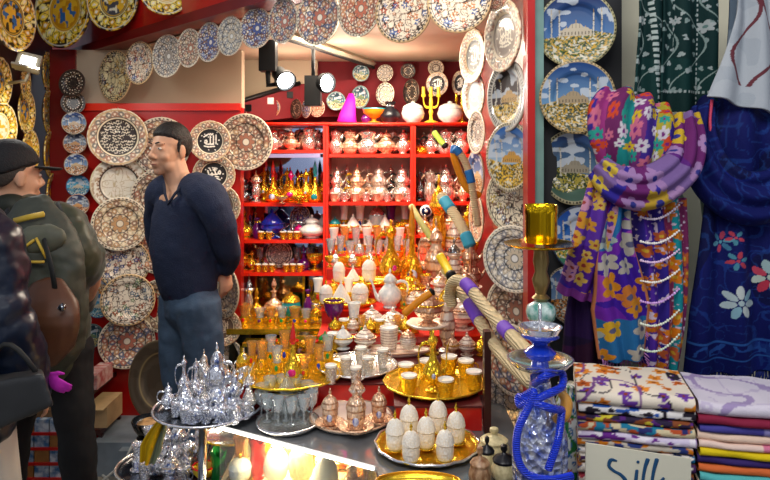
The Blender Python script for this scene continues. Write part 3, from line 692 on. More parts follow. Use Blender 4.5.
def K_ewer():
    b = [(0, 0), (.34, 0), (.36, .02), (.2, .06), (.14, .09), (.3, .14), (.48, .22), (.5, .3), (.38, .4), (.2, .5), (.13, .6), (.13, .7), (.2, .78), (.24, .8), (0, .8)]
    l = [(0, .8), (.24, .805), (.2, .85), (.07, .89), (.05, .92), (.08, .94), (.03, .97), (0, 1)]
    return [('body', MB().lathe(b, 18), 0), ('lid', MB().lathe(l, 18), 0),
            ('spout', MB().tube(bez((.4, 0, .28), (.75, 0, .3), (.5, 0, .6), (.72, 0, .76)), [.07, .06, .05, .045, .04, .035, .03, .03, .03], 8), 0),
            ('handle', MB().tube(bez((-.18, 0, .76), (-.85, 0, .85), (-.7, 0, .35), (-.45, 0, .3), 10), .03, 6), 0),
            ('medallion', oval((0, -.47, .28), (.1, .06, .045)), 1)]
def K_double_pot():
    b = [(0, 0), (.36, 0), (.38, .02), (.44, .06), (.5, .16), (.48, .26), (.36, .34), (.3, .37), (.3, .4), (0, .4)]
    u = [(0, .4), (.3, .4), (.36, .44), (.4, .52), (.36, .6), (.25, .66), (.22, .7), (.24, .73), (0, .73)]
    l = [(0, .73), (.24, .735), (.22, .78), (.12, .85), (.04, .87), (.06, .91), (.03, .95), (0, 1)]
    s = lambda z, k: MB().tube(bez((.36*k, 0, z), (.62*k, 0, z+.02), (.55*k, 0, z+.16), (.74*k, 0, z+.2)), [.07, .06, .055, .05, .045, .04, .035, .03, .03], 8)
    h = lambda z0, z1, k: MB().tube(bez((-.34*k, 0, z1), (-.8*k, 0, z1+.06), (-.76*k, 0, z0), (-.4*k, 0, z0), 8), .03, 6)
    return [('lower_pot', MB().lathe(b, 20), 0), ('upper_pot', MB().lathe(u, 20), 0), ('lid', MB().lathe(l, 20), 0), ('spout', s(.14, 1.1), 0), ('spout', s(.48, .9), 0), ('handle', h(.12, .34, 1.1), 1), ('handle', h(.48, .7, .9), 1)]
def K_cezve():
    b = [(0, 0), (.42, 0), (.5, .1), (.5, .25), (.36, .45), (.34, .5), (.42, .6), (.38, .6), (.3, .5), (.34, .4), (.4, .2), (0, .1)]
    return [('pot', MB().lathe(b, 18), 0), ('handle', MB().tube([(-.36, 0, .5), (-.7, 0, .75), (-1.1, 0, 1.0)], [.06, .05, .06], 8), 1)]
def K_sugar_bowl():
    b = [(0, 0), (.3, 0), (.32, .04), (.12, .1), (.1, .16), (.3, .24), (.48, .36), (.5, .48), (.46, .54), (0, .54)]
    l = [(0, .55), (.47, .55), (.44, .63), (.32, .74), (.14, .82), (.05, .85), (.07, .9), (.04, .95), (0, 1)]
    return [('bowl', MB().lathe(b, 20), 0), ('lid', MB().lathe(l, 20), 1)]
def K_lidded_cup():
    s = [(0, 0), (.3, 0), (.5, .05), (.56, .09), (.54, .1), (.34, .05), (0, .05)]
    c = [(0, .05), (.28, .05), (.36, .08), (.43, .16), (.46, .3), (.46, .43), (0, .43)]
    l = [(0, .44), (.47, .44), (.49, .46), (.47, .52), (.42, .62), (.31, .71), (.16, .77), (.06, .79), (0, .8)]
    k = [(0, .78), (.08, .79), (.05, .83), (.09, .87), (.06, .91), (.025, .95), (0, 1)]
    return [('saucer', MB().lathe(s, 20), 1), ('cup', MB().lathe(c, 20), 0), ('lid', MB().lathe(l, 20), 0), ('finial', MB().lathe(k, 10), 1)]
def K_cone_dish():
    b = [(0, 0), (.4, 0), (.5, .06), (.5, .16), (0, .16)]
    l = [(0, .17), (.5, .17), (.44, .3), (.28, .52), (.12, .74), (.05, .82), (.07, .86), (.03, .94), (0, 1)]
    return [('dish', MB().lathe(b, 20), 1), ('lid', MB().lathe(l, 20), 0)]
def K_tea_glass():
    h = [(0, 0), (.5, .0), (.52, .03), (.3, .07), (.34, .12), (.4, .3), (.38, .45), (.36, .45), (.34, .1), (0, .1)]
    g = [(0, .1), (.3, .1), (.36, .3), (.3, .5), (.34, .75), (.44, 1), (.41, 1), (.31, .75), (.27, .5), (.32, .3), (.25, .14), (0, .14)]
    return [('holder', MB().lathe(h, 18), 0), ('glass', MB().lathe(g, 18), 1), ('handle', MB().tube(bez((.38, 0, .42), (.75, 0, .45), (.7, 0, .12), (.36, 0, .15), 8), .03, 6), 0), ('medallion', oval((0, -.4, .27), (.12, .05, .11)), 2)]
def K_mug():
    c = [(0, 0), (.34, 0), (.38, .04), (.36, .1), (.44, .3), (.48, .86), (.5, .9), (0, .9)]
    p = [(0, .9), (.47, .9), (.48, 1), (.42, 1), (.4, .93), (0, .92)]
    return [('holder', MB().lathe(c, 18), 0), ('porcelain_insert', MB().lathe(p, 18), 1), ('handle', MB().tube(bez((.44, 0, .8), (.85, 0, .85), (.75, 0, .3), (.42, 0, .3), 8), .045, 6), 0)]
def K_coffee_cup():
    s = [(0, 0), (.4, 0), (.85, .1), (.9, .15), (.86, .15), (.4, .06), (0, .06)]
    c = [(0, .06), (.3, .06), (.34, .1), (.46, .3), (.48, .52), (0, .52)]
    l = [(0, .53), (.52, .53), (.5, .6), (.36, .72), (.16, .8), (.06, .83), (.09, .88), (.05, .95), (0, 1)]
    return [('saucer', MB().lathe(s, 24), 0), ('cup', MB().lathe(c, 20), 0), ('lid', MB().lathe(l, 20), 0), ('medallion', oval((0, -.44, .3), (.16, .07, .1)), 1)]
def K_flacon():
    b = [(0, 0), (.34, 0), (.36, .03), (.3, .05), (.46, .14), (.5, .24), (.4, .36), (.2, .44), (.11, .5), (.1, .62), (.16, .66), (.12, .68), (0, .68)]
    st = [(0, .68), (.06, .68), (.05, .72), (.12, .78), (.13, .84), (.07, .92), (.03, .97), (0, 1)]
    return [('body', MB().lathe(b, 18), 0), ('stopper', MB().lathe(st, 12), 1), ('medallion', oval((0, -.46, .24), (.15, .06, .08)), 1)]
def K_tall_flacon():
    b = [(0, 0), (.4, 0), (.5, .06), (.48, .16), (.3, .28), (.14, .4), (.1, .6), (0, .6)]
    st = [(0, .6), (.12, .6), (.1, .64), (.15, .7), (.1, .85), (.03, .96), (0, 1)]
    return [('body', MB().lathe(b, 18), 0), ('stopper', MB().lathe(st, 12), 1), ('medallion', oval((0, -.46, .13), (.2, .07, .07)), 2)]
def K_footed_bowl():
    return [('bowl', MB().lathe([(0, 0), (.3, 0), (.3, .06), (.1, .16), (.1, .3), (.3, .45), (.48, .7), (.52, 1), (.48, 1), (.4, .72), (.2, .5), (0, .46)], 20), 0), ('rim', MB().lathe([(.49, .94), (.54, .97), (.53, 1.03), (.48, 1.03), (.47, .97)], 20), 1)]
def K_vase():
    return [('body', MB().lathe([(0, 0), (.3, 0), (.3, .04), (.44, .16), (.5, .34), (.4, .55), (.2, .72), (.16, .84), (.28, .97), (.26, 1), (.12, .86), (0, .8)], 20), 0), ('neck_ring', MB().lathe([(.17, .76), (.23, .78), (.23, .82), (.17, .84)], 18), 1)]
def K_urn():
    b = [(0, 0), (.34, 0), (.36, .03), (.2, .07), (.14, .12), (.34, .2), (.5, .34), (.48, .46), (.4, .5), (0, .5)]
    l = [(0, .51), (.44, .51), (.42, .56), (.3, .66), (.24, .72), (.12, .8), (.05, .84), (.09, .89), (.04, .95), (0, 1)]
    return [('bowl', MB().lathe(b, 20), 0), ('lid', MB().lathe(l, 20), 0), ('rim_band', MB().lathe([(.48, .47), (.54, .485), (.54, .505), (.48, .515)], 20), 1)]
def K_tall_urn():
    b = [(0, 0), (.4, 0), (.42, .02), (.2, .06), (.2, .1), (.34, .2), (.38, .36), (.3, .5), (.26, .54), (.4, .6), (.5, .64), (.46, .68), (0, .68)]
    l = [(0, .69), (.42, .69), (.34, .76), (.14, .84), (.05, .87), (.09, .91), (.04, .96), (0, 1)]
    return [('body', MB().lathe(b, 20), 0), ('lid', MB().lathe(l, 20), 1)]
def K_round_jar():
    return [('body', MB().lathe([(0, 0), (.26, 0), (.3, .05), (.44, .2), (.5, .42), (.44, .62), (0, .62)], 20), 0), ('lid', MB().lathe([(0, .63), (.46, .63), (.4, .76), (.24, .86), (.08, .9), (.1, .95), (0, 1)], 20), 1)]
def K_knob_jar():
    return [('body', MB().lathe([(0, 0), (.34, 0), (.48, .12), (.5, .3), (.4, .5), (0, .5)], 20), 0), ('lid', MB().lathe([(0, .5), (.43, .5), (.44, .56), (.34, .64), (.12, .7), (.07, .76), (.14, .84), (.13, .94), (0, 1)], 20), 1)]
def K_candelabra():
    parts = [('stem', MB().lathe([(0, 0), (.4, 0), (.4, .03), (.12, .08), (.08, .2), (.14, .3), (.07, .4), (.12, .55), (.08, .7), (0, .72)], 14), 0)]
    for x in (-.42, 0, .42):
        m = MB()
        if x: m.tube(bez((0, 0, .45), (x, 0, .35), (x, 0, .6), (x, 0, .72)), .035, 6)
        m.lathe([(0, .7), (.12, .72), (.14, .78), (.1, .8), (.09, 1), (0, 1)], 10, (x, 0, 0)); parts.append(('candle_arm', m, 0))
    return parts
def K_goblet():
    return [('foot', MB().lathe([(0, 0), (.34, 0), (.34, .03), (.06, .08), (.05, .4), (0, .4)], 16), 0), ('glass', MB().lathe([(0, .4), (.1, .4), (.34, .55), (.42, .8), (.5, 1), (.47, 1), (.38, .8), (.3, .58), (0, .46)], 18, wob=lambda a, z: .04*math.cos(a*9)), 0)]
def K_flame_cup():
    pr = [(0, 0), (.3, 0), (.32, .05), (.42, .25), (.4, .5), (.36, .7), (.5, 1)]
    m = MB().lathe(pr+[(.46, .99), (.32, .7), (.36, .5), (.38, .25), (.28, .1), (0, .08)], 24, wob=lambda a, z: .05*math.cos(a*6)*z)
    m.v = [(x, y, z+(.1*math.cos(3*math.atan2(y, x)) if z > .95 else 0)) for x, y, z in m.v]
    return [('glass', m, 0), ('base_ring', MB().lathe([(.3, 0), (.36, .0), (.36, .08), (.31, .1)], 20), 1)]
def K_globe_jar():
    return [('body', MB().lathe([(0, 0), (.2, 0), (.24, .05), (.42, .18), (.5, .38), (.44, .6), (.28, .76), (.16, .82), (.18, .86), (0, .88)], 20), 0), ('knob', MB().lathe([(0, .87), (.05, .88), (.08, .94), (0, 1)], 10), 1)]
def K_pot():
    b = [(0, 0), (.34, 0), (.42, .08), (.5, .24), (.46, .4), (.34, .52), (.3, .56), (.34, .7), (.4, .8), (.4, .84), (0, .84)]
    return [('body', MB().lathe(b, 20), 0), ('lid', MB().lathe([(0, .84), (.38, .845), (.3, .9), (.08, .93), (.07, .97), (0, 1)], 18), 0),
            ('spout', MB().tube([(.34, 0, .6), (.5, 0, .72), (.62, 0, .84)], [.12, .08, .04], 8), 0), ('handle', MB().tube(bez((-.36, 0, .78), (-.85, 0, .82), (-.75, 0, .25), (-.46, 0, .25), 8), .04, 6), 1)]
KINDS = {k[2:]: v for k, v in list(globals().items()) if k.startswith('K_')}
MC = {}
def kind_parts(kind, mats):
    key = (kind, mats)
    if key not in MC:
        base = MC.setdefault((kind,), [(n, mb, s, mb.mesh(kind+'_'+n, None, True, 50)) for n, mb, s in KINDS[kind]()])
        out = []
        for n, mb, s, me in base:
            m2 = me.copy(); m2.materials.clear(); m2.materials.append(MATS[mats[min(s, len(mats)-1)]]); out.append((n, m2))
        MC[key] = out
    return MC[key]
WN = {'teapot': ('teapot', 'teapot'), 'ewer': ('ewer', 'jug'), 'double_pot': ('stacked_teapot', 'teapot'), 'cezve': ('coffee_pot', 'pot'), 'sugar_bowl': ('sugar_bowl', 'bowl'), 'lidded_cup': ('lidded_cup', 'cup'),
      'cone_dish': ('lidded_dish', 'dish'), 'tea_glass': ('tea_glass', 'glass'), 'mug': ('coffee_cup', 'cup'), 'coffee_cup': ('coffee_cup', 'cup'), 'flacon': ('perfume_bottle', 'bottle'), 'tall_flacon': ('perfume_bottle', 'bottle'),
      'footed_bowl': ('footed_bowl', 'bowl'), 'vase': ('vase', 'vase'), 'urn': ('lidded_bowl', 'bowl'), 'tall_urn': ('tall_urn', 'urn'), 'round_jar': ('round_jar', 'jar'), 'knob_jar': ('stone_jar', 'jar'), 'candelabra': ('candelabra', 'candle holder'),
      'goblet': ('goblet', 'glass'), 'flame_cup': ('glass_candle_cup', 'glass'), 'globe_jar': ('glass_ornament', 'ornament'), 'pot': ('jug', 'jug')}
def ware(kind, mats, loc, w, h, label, group=None, yaw=0, tilt=0, lab=None):
    if isinstance(mats, str): mats = (mats,)
    nm, cat = WN[kind]
    o = bpy.data.objects.new(nm, None); COL.objects.link(o); o.empty_display_size = .1
    o.location = loc; o.rotation_euler = (tilt, 0, yaw); o.scale = (w, w, h)
    for n, me in kind_parts(kind, tuple(mats)): link(n, me, o)
    return tag(o, label, cat, group)
def wpx(kind, mats, px, py, wp, hp, label, z=None, d=None, **k):
    """vessel whose base centre shows at px,py standing on height z (or at distance d)"""
    if d is None: d = D(py, z)
    if z is None: z = Z(py, d)
    return ware(kind, mats, (X(px, d), d, z+.0015), wp*d/F, hp*d/F, label, **k)

# ----------------- rows on the shelves
def row(zs, d, items, where, group):
    for i, it in enumerate(items):
        kind, mats, px, wp, hp, desc = it[:6]; hp = min(hp, 25.5) if zs in (zm[0], zr[0], zl[0]) else (min(hp, 38) if zs in (zm[1], zr[1]) else hp); yaw = it[6] if len(it) > 6 else 0
        ware(kind, mats, (X(px, d), d, zs+.001), wp*1.12*d/F, hp*d/F, desc+' '+where, group=group, yaw=yaw)
SI, CO, GO = ('silver', 'black_metal'), ('copper', 'copper'), ('gold', 'enamel_blue')
dS = 3.97; dB = 4.065
# top shelf ware
row(ztop, dS, [('vase', ('purple_glass', 'purple_glass'), 366, 9, 12, 'small purple vase beside the magenta cloth'), ('vase', ('ink', 'plain_silver'), 390, 19, 21, 'black shiny vase with white dots'),
    ('round_jar', ('iridescent_white', 'iridescent_white'), 413, 21, 22, 'white speckled round jar beside the black vase'), ('round_jar', ('iridescent_white', 'iridescent_white'), 450, 23, 22, 'white speckled round jar nearest the wall plates'),
    ('candelabra', ('yellow_glass',), 431, 16, 36, 'yellow branching candle holder'), ('candelabra', ('gold',), 462, 12, 30, 'golden candle holder'), ('footed_bowl', ('orange_glass', 'teal_glass'), 374, 20, 14, 'teal rimmed orange bowl')], 'on the top shelf', 'ornaments on the top shelf')
MPL = [(273, 108, 14, 18, 'small_orange', 'small orange plate leaning left on the top shelf'), (296, 109, 11, 20, 'nail', 'small dark plate turned edgewise on the top shelf'), (306, 109, 9, 18, 'blue', 'small blue patterned plate between two others on the top shelf'), (317, 108, 15, 18, 'rust', 'small orange rust plate below the spotlights'),
       (336, 101, 19, 19, 'dark_teal', 'small blue-rimmed plate beside the magenta cloth'), (360, 97, 18, 23, 'dark_teal', 'dark teal plate above the purple vase'), (385, 94, 18, 23, 'mono', 'plate with dark diamond pattern above the black vase'), (411, 92, 16, 26, 'nail', 'dark plate standing behind the first white jar'),
       (437, 84, 22, 24, 'allahgrey', 'grey rimmed plate with silver calligraphy between candle holders'), (459, 83, 14, 24, 'allahgrey', 'grey calligraphy plate partly behind the column plates'),
       (361, 73, 18, 17, 'dark_teal', 'small dark teal plate close under the ceiling'), (385, 73, 16, 17, 'grey', 'small grey plate close under the ceiling'), (408, 71, 16, 15, 'nail', 'small dark plate close under the ceiling'), (436, 68, 22, 16, 'scriptgrey', 'small script plate close under the ceiling')]
for i, (cx, cy, ww, hh, st, lab) in enumerate(MPL): plate(st, cx, cy, min(ww, hh), hh, 4.10 if cy < 80 else 4.03-.02*(i % 2), lab, group='small plates above the top shelf', res=(18, 60))
# magenta cloth
t = MB(); pts = [P(352, 94, 4.05), P(350, 104, 4.03), P(348, 114, 4.02), P(347, 122, 4.01)]
t.tube(pts, [.02, .035, .05, .06], 14, flat=(.5, 1), side=(0, 1, 0))
tag(link('draped_cloth', t.mesh('draped_cloth', mat('magenta_cloth', 'e010a8', .6))), 'bright magenta cloth hanging in a bunch on the top shelf', 'cloth')
# shelf one
row(zl[0], dS, [('teapot', SI, 274, 13, 24, 'silver teapot'), ('teapot', CO, 291, 14, 22, 'copper teapot'), ('pot', SI, 309, 14, 24, 'silver jug')], 'on the upper left shelf', 'pots on the upper left shelf')
row(zm[0], dS, [('pot', SI, 336, 13, 27, 'silver jug beside the shelf divider'), ('pot', CO, 350, 14, 28, 'slim copper jug'), ('pot', SI, 368, 20, 27, 'wide silver jug with frosted belly'), ('teapot', ('copper', 'copper'), 386, 18, 28, 'reddish copper teapot'), ('teapot', SI, 403, 13, 29, 'narrow silver teapot')], 'on the upper middle shelf', 'pots on the upper middle shelf')
row(zr[0], dS, [('cezve', ('amber_gold', 'wood_orange'), 421, 12, 13, 'small orange coffee pot with long handle', .5), ('teapot', SI, 431, 12, 28, 'slim silver teapot'), ('pot', SI, 446, 15, 27, 'silver jug with straight neck'), ('pot', SI, 461, 15, 25, 'rounded silver jug at the wall end')], 'on the upper right shelf', 'pots on the upper right shelf')
# shelf two
row(zl[1], dS, [('double_pot', ('dark_silver', 'black_metal'), 243, 15, 28, 'dark silver stacked teapot'), ('tall_urn', ('silver', 'copper'), 256, 11, 32, 'slender silver bottle urn'), ('tall_flacon', ('amber_gold', 'red_glass', 'enamel_blue'), 273, 14, 42, 'gold flacon with red pointed stopper'),
    ('flacon', ('amber_gold', 'magenta_glass'), 291, 19, 32, 'broad gold flacon with pink stopper'), ('ewer', ('gold', 'enamel_blue'), 306, 12, 34, 'gold jug with curved handle'), ('tall_flacon', ('gold', 'teal_glass', 'teal_glass'), 315, 14, 42, 'gold flacon with teal stone stopper')], 'on the second left shelf', 'vessels on the second left shelf')
row(zl[1], dB-.2, [('footed_bowl', ('copper', 'gold'), 282, 11, 7, 'low copper bowl in front'), ('footed_bowl', ('gold', 'gold'), 299, 13, 7, 'low golden bowl in front')], 'on the second left shelf', 'vessels on the second left shelf')
row(zm[1], dS, [('double_pot', SI, 337, 14, 36, 'silver stacked teapot beside the divider'), ('double_pot', ('copper', 'gold'), 357, 16, 38, 'copper stacked teapot'), ('double_pot', ('pale_metal', 'copper'), 379, 18, 38, 'pale stacked teapot with copper handles'), ('double_pot', SI, 402, 18, 40, 'wide silver stacked teapot')], 'on the second middle shelf', 'stacked teapots on the second middle shelf')
row(zm[1], dB, [('ewer', ('silver', 'silver'), 347, 11, 36, 'slim silver ewer behind the stacked pots'), ('ewer', ('pale_metal', 'copper'), 368, 11, 38, 'pale slim ewer behind the stacked pots'), ('ewer', ('silver', 'silver'), 391, 11, 36, 'grey slim ewer behind the stacked pots')], 'on the second middle shelf', 'ewers behind the stacked teapots')
row(zr[1], dS, [('ewer', ('dark_silver', 'copper'), 420, 9, 32, 'dark ewer close to the divider'), ('pot', ('pale_metal', 'copper'), 430, 12, 32, 'tall pale jug'), ('double_pot', SI, 446, 18, 38, 'bright silver stacked teapot'), ('teapot', CO, 463, 11, 24, 'small copper teapot at the wall end')], 'on the second right shelf', 'vessels on the second right shelf')
# shelf three
row(zl[2], dS, [('flacon', ('gold', 'amber_gold'), 244, 17, 30, 'golden flacon with pointed lid'), ('vase', ('purple_glass', 'gold'), 257, 10, 20, 'purple glass vase beside the golden flacon'), ('urn', ('blue_glass', 'blue_glass'), 272, 22, 30, 'large cobalt blue lidded bowl'), ('teapot', ('iridescent_white', 'silver'), 312, 24, 24, 'white teapot with silver handle'),
    ('round_jar', ('magenta_glass', 'magenta_glass'), 299, 9, 14, 'small pink jar')], 'on the third left shelf', 'vessels on the third left shelf')
row(zl[2], dB-.2, [('mug', ('gold', 'white_porcelain'), 258+k*0, 6, 8, '') for k in ()], '', '')
for k, px in enumerate((261, 269, 283, 290, 297)): ware('mug', ('gold', 'white_porcelain'), (X(px, 3.9), 3.9, zl[2]+.001), 7*3.9/F, 8*3.9/F, 'little golden cup, %s of five in front of the cobalt blue bowl' % ORD[k], group='little golden cups on the third left shelf')
for k, px in enumerate((258, 265, 272, 286, 293, 300)): ware('mug', ('gold', 'white_porcelain'), (X(px, 3.9), 3.9, zl[3]+.001), 6.5*3.9/F, 8*3.9/F, 'little golden cup, %s of six below the cobalt blue bowl' % ORD[k], group='little golden cups on the fourth left shelf')
row(zl[3], dS, [('urn', ('amber_gold', 'gold'), 242, 15, 24, 'round amber gold urn'), ('ewer', ('gold', 'magenta_glass'), 252, 9, 20, 'small golden ewer'), ('flacon', ('purple_glass', 'purple_glass'), 304, 12, 25, 'deep purple flacon'), ('footed_bowl', ('gold', 'gold'), 315, 15, 15, 'golden footed bowl')], 'on the lowest left shelf', 'vessels on the lowest left shelf')
plate('grey', 279, 254, 26, 27, 4.03, 'silver grey plate leaning behind little cups on the lowest left shelf', res=(18, 60), tilt=-.15)
plate('blue', 300, 218, 20, 26, 4.05, 'violet patterned plate leaning beside the white teapot', res=(18, 60), tilt=-.15)
row(zm[2], dS, [('sugar_bowl', ('gold', 'teal_glass'), 335, 11, 17, 'gold footed bowl with teal lid'), ('cone_dish', ('white_porcelain', 'gold'), 353, 17, 20, 'white cone lidded dish nearer the divider'), ('cone_dish', ('white_porcelain', 'gold'), 369, 15, 14, 'low white cone lidded dish'), ('cone_dish', ('white_porcelain', 'gold'), 385, 14, 20, 'pointed white cone lidded dish'), ('footed_bowl', ('gold', 'gold'), 402, 12, 10, 'golden open bowl')], 'on the third middle shelf', 'dishes on the third middle shelf')
row(zm[2], dB, [('tea_glass', ('gold', 'white_porcelain', 'enamel_blue'), 344, 10, 26, 'tall cup with gold holder, back row'), ('tea_glass', ('silver', 'white_porcelain', 'blue_glass'), 360, 11, 28, 'cup with blue oval, back row'), ('round_jar', ('iridescent_white', 'silver'), 377, 16, 26, 'pearly round jar, back row'), ('tea_glass', ('silver', 'purple_glass', 'purple_glass'), 391, 11, 26, 'purple glass cup, back row'), ('tea_glass', ('gold', 'white_porcelain', 'magenta_glass'), 405, 10, 27, 'white and pink cup, back row')], 'on the third middle shelf', 'cups in the back row of the third shelf')
row(zr[2], dS, [('lidded_cup', ('pearl', 'gold'), 422, 12, 20, 'pearl cup by the divider'), ('urn', ('painted_copper', 'copper'), 436, 14, 22, 'painted copper bowl'), ('urn', ('copper', 'gold'), 450, 15, 24, 'engraved copper bowl'), ('teapot', CO, 463, 12, 22, 'small copper teapot by the wall')], 'on the third right shelf', 'vessels on the third right shelf')
# mirrored tray disc with an eye bead
t = thing('eye_bead', 'round dark blue glass eye charm with white ring hanging in the shelves', 'charm', P(426, 211, 3.84))
link('disc', MB().lathe([(0, -.01), (.034, -.008), (.036, 0), (.034, .008), (0, .01)], 24).mesh('disc', MATS['white_porcelain']), t, rot=(PI/2, 0, 0))
link('iris', MB().lathe([(0, .0), (.026, .0), (.026, .012), (0, .013)], 24).mesh('iris', mat('navy_glass', '0d1f4a', .1, coat=1)), t, rot=(PI/2, 0, 0))
link('pupil', MB().lathe([(0, .013), (.01, .013), (.01, .016), (0, .017)], 16).mesh('pupil', MATS['iridescent_white']), t, rot=(PI/2, 0, 0))
link('cord', MB().tube([(0, 0, .035), (0, .03, .09)], .002, 5).mesh('cord', MATS['black_metal']), t)

# ----------------- ledge and lower left
dl = 3.72
row(zledge, dl, [('tea_glass', ('gold', 'amber_glass', 'red_glass'), 244, 13, 20, 'amber glass with gold holder, front corner'), ('tea_glass', ('gold', 'clear_glass', 'purple_glass'), 260, 12, 16, 'gold glass with violet oval'), ('tea_glass', ('gold', 'amber_glass', 'red_glass'), 271, 11, 17, 'gold glass with red oval'), ('tea_glass', ('gold', 'clear_glass', 'green_glass'), 282, 12, 17, 'gold glass with green oval'),
    ('tea_glass', ('gold', 'amber_glass', 'blue_glass'), 295, 13, 17, 'gold glass with blue oval'), ('tea_glass', ('gold', 'clear_glass', 'magenta_glass'), 306, 11, 15, 'gold glass with pink oval'), ('sugar_bowl', ('gold', 'amber_gold'), 316, 11, 20, 'golden lidded bowl')], 'on the gold ledge', 'glasses on the gold ledge')
row(zledge, 3.87, [('tall_urn', ('silver', 'dark_silver'), 249, 10, 44, 'tall silver urn with grey top'), ('flacon', ('amber_gold', 'gold'), 257, 13, 30, 'amber flacon behind the glasses'), ('flacon', ('copper', 'copper'), 274, 20, 40, 'orange copper flacon with long neck'), ('round_jar', ('teal_glass', 'gold'), 291, 18, 26, 'turquoise jar with gold lid'), ('vase', ('purple_glass', 'gold'), 308, 9, 28, 'slim purple vase'), ('urn', ('silver', 'gold'), 317, 11, 26, 'silver lidded bowl')], 'behind the gold ledge glasses', 'vessels behind the gold ledge glasses')
t = thing('framed_mirror', 'small gold framed mirror standing behind the orange copper flacon', 'mirror', (X(280, 4.02), 4.02, zledge+.001))
x0, x1, hh = -X(410, 4.02)-.0+0, 0, .24; w2 = 25*4.02/F
link('glass', MB().box(-w2+.012, w2-.012, 0, .01, .012, hh-.012).mesh('glass', m_gmirror, False), t)
g = MB()
for q in ((-w2, w2, 0, .014), (-w2, w2, hh-.014, hh), (-w2, -w2+.014, 0, hh), (w2-.014, w2, 0, hh)): g.box(q[0], q[1], -.008, .014, q[2], q[3])
link('frame', g.mesh('frame', MATS['gold'], False), t)

# ----------------- trays
def tray(px, py, z, wpx_, mats, label, seg=40, scal=0, foot=True, d=None, sy=1):
    d = d or D(py, z); r = wpx_/2*d/F
    t = thing('serving_tray', label, 'tray', (X(px, d), d, z+.0008), scale=(1, sy, 1))
    wob = (lambda a, zz: scal*math.cos(a*14)) if scal else None
    link('plate', MB().lathe([(0, 0), (r*.84, 0), (r*.96, .008), (r, .014), (r*.98, .016), (r*.9, .009), (r*.82, .004), (0, .004)], seg, wob=wob).mesh('plate', MATS[mats[0]]), t)
    rim = [(math.cos(2*PI*i/seg)*r*(1+(scal*math.cos(2*PI*i/seg*14) if scal else 0)), math.sin(2*PI*i/seg)*r*(1+(scal*math.cos(2*PI*i/seg*14) if scal else 0)), .015) for i in range(seg+1)]
    link('rim', MB().tube(rim, .0035, 6, caps=False).mesh('rim', MATS[mats[1]]), t)
    return t, d, z+.005
GT = [('tea_glass', 'amber_glass', 'purple_glass'), ('tea_glass', 'clear_glass', 'blue_glass'), ('tea_glass', 'amber_glass', 'green_glass')]
# gold tray with tea glasses
_, d0, zt = tray(290, 376, .93, 108, ('gold', 'gold'), 'gold tray holding tea glasses and a pink-stoppered bottle in front of the mirror boxes', scal=.02)
for i, (px, py, wp, hp, g, m, desc) in enumerate([(262, 372, 14, 30, 'amber_glass', 'amber_glass', 'gold tea glass at the outer edge of the gold glass tray'), (271, 364, 13, 28, 'clear_glass', 'green_glass', 'clear tea glass behind the green oval'), (277, 375, 14, 28, 'clear_glass', 'green_glass', 'tea glass with green oval at the front of the tray'),
      (285, 362, 14, 30, 'amber_glass', 'blue_glass', 'tea glass with blue oval next to the pink-stoppered bottle'), (310, 366, 14, 28, 'amber_glass', 'amber_glass', 'tea glass right of the pink-stoppered bottle'), (304, 378, 13, 22, 'amber_glass', 'red_glass', 'low tea glass at the tray front beside the pink oval'),
      (319, 372, 14, 26, 'amber_glass', 'blue_glass', 'tea glass with dark blue oval at the right of the gold tray'), (328, 362, 14, 26, 'clear_glass', 'green_glass', 'tea glass with green stone near the stacked cups'), (252, 366, 13, 24, 'amber_glass', 'red_glass', 'amber tea glass closest to the grey scroll plate')]):
    wpx('tea_glass', ('gold', g, m), px, py, wp, hp, desc, z=zt, group='tea glasses on the gold tray')
wpx('tall_flacon', ('gold', 'red_glass', 'magenta_glass'), 293, 378, 20, 56, 'gold bottle with long pink stopper and pink oval on the gold tray', z=zt)
wpx('sugar_bowl', ('amber_gold', 'gold'), 243, 378, 14, 30, 'orange gold sugar bowl on the outer rim of the gold tray', z=zt)
# silver tray of white topped glasses
_, _, zt = tray(357, 370, .93, 80, ('silver', 'plain_silver'), 'dark silver tray with white topped glass cups', d=2.14)
for i, (px, py, desc) in enumerate([(331, 384, 'white topped cup at the front outer edge of the silver tray'), (346, 376, 'white topped cup near the middle of the silver tray front'), (356, 386, 'white topped cup foremost on the silver tray'), (361, 366, 'white topped cup farthest back on the silver tray'), (368, 376, 'white topped cup in the middle of the silver tray'), (383, 368, 'white topped cup by the red slope of the silver tray')]):
    wpx('mug', ('silver', 'white_porcelain'), px, py, 12, 19, desc, z=zt, group='white topped cups on the silver tray')
# gold tray of porcelain cups
_, _, zt = tray(434, 386, .93, 100, ('gold', 'gold'), 'gold tray with white porcelain cups and a gold pot on the red step', scal=.015)
for (px, py, desc) in [(406, 382, 'gold cup at the rear outer edge of the gold cup tray'), (409, 393, 'gold cup nearest the outer front of the gold cup tray'), (446, 397, 'foremost gold cup on the gold cup tray'), (466, 378, 'gold cup behind the hose side of the gold cup tray'), (474, 389, 'gold cup nearest the corner post'), (427, 378, 'gold cup just behind the gold pot'), (449, 374, 'gold cup at the far rim of the gold cup tray')]:
    wpx('mug', ('gold', 'white_porcelain'), px, py, 17, 18, desc, z=zt, group='porcelain cups on the gold tray')
wpx('ewer', ('gold', 'enamel_blue'), 433, 391, 22, 62, 'slender gold pot with tall thin finial amid porcelain cups', z=zt)
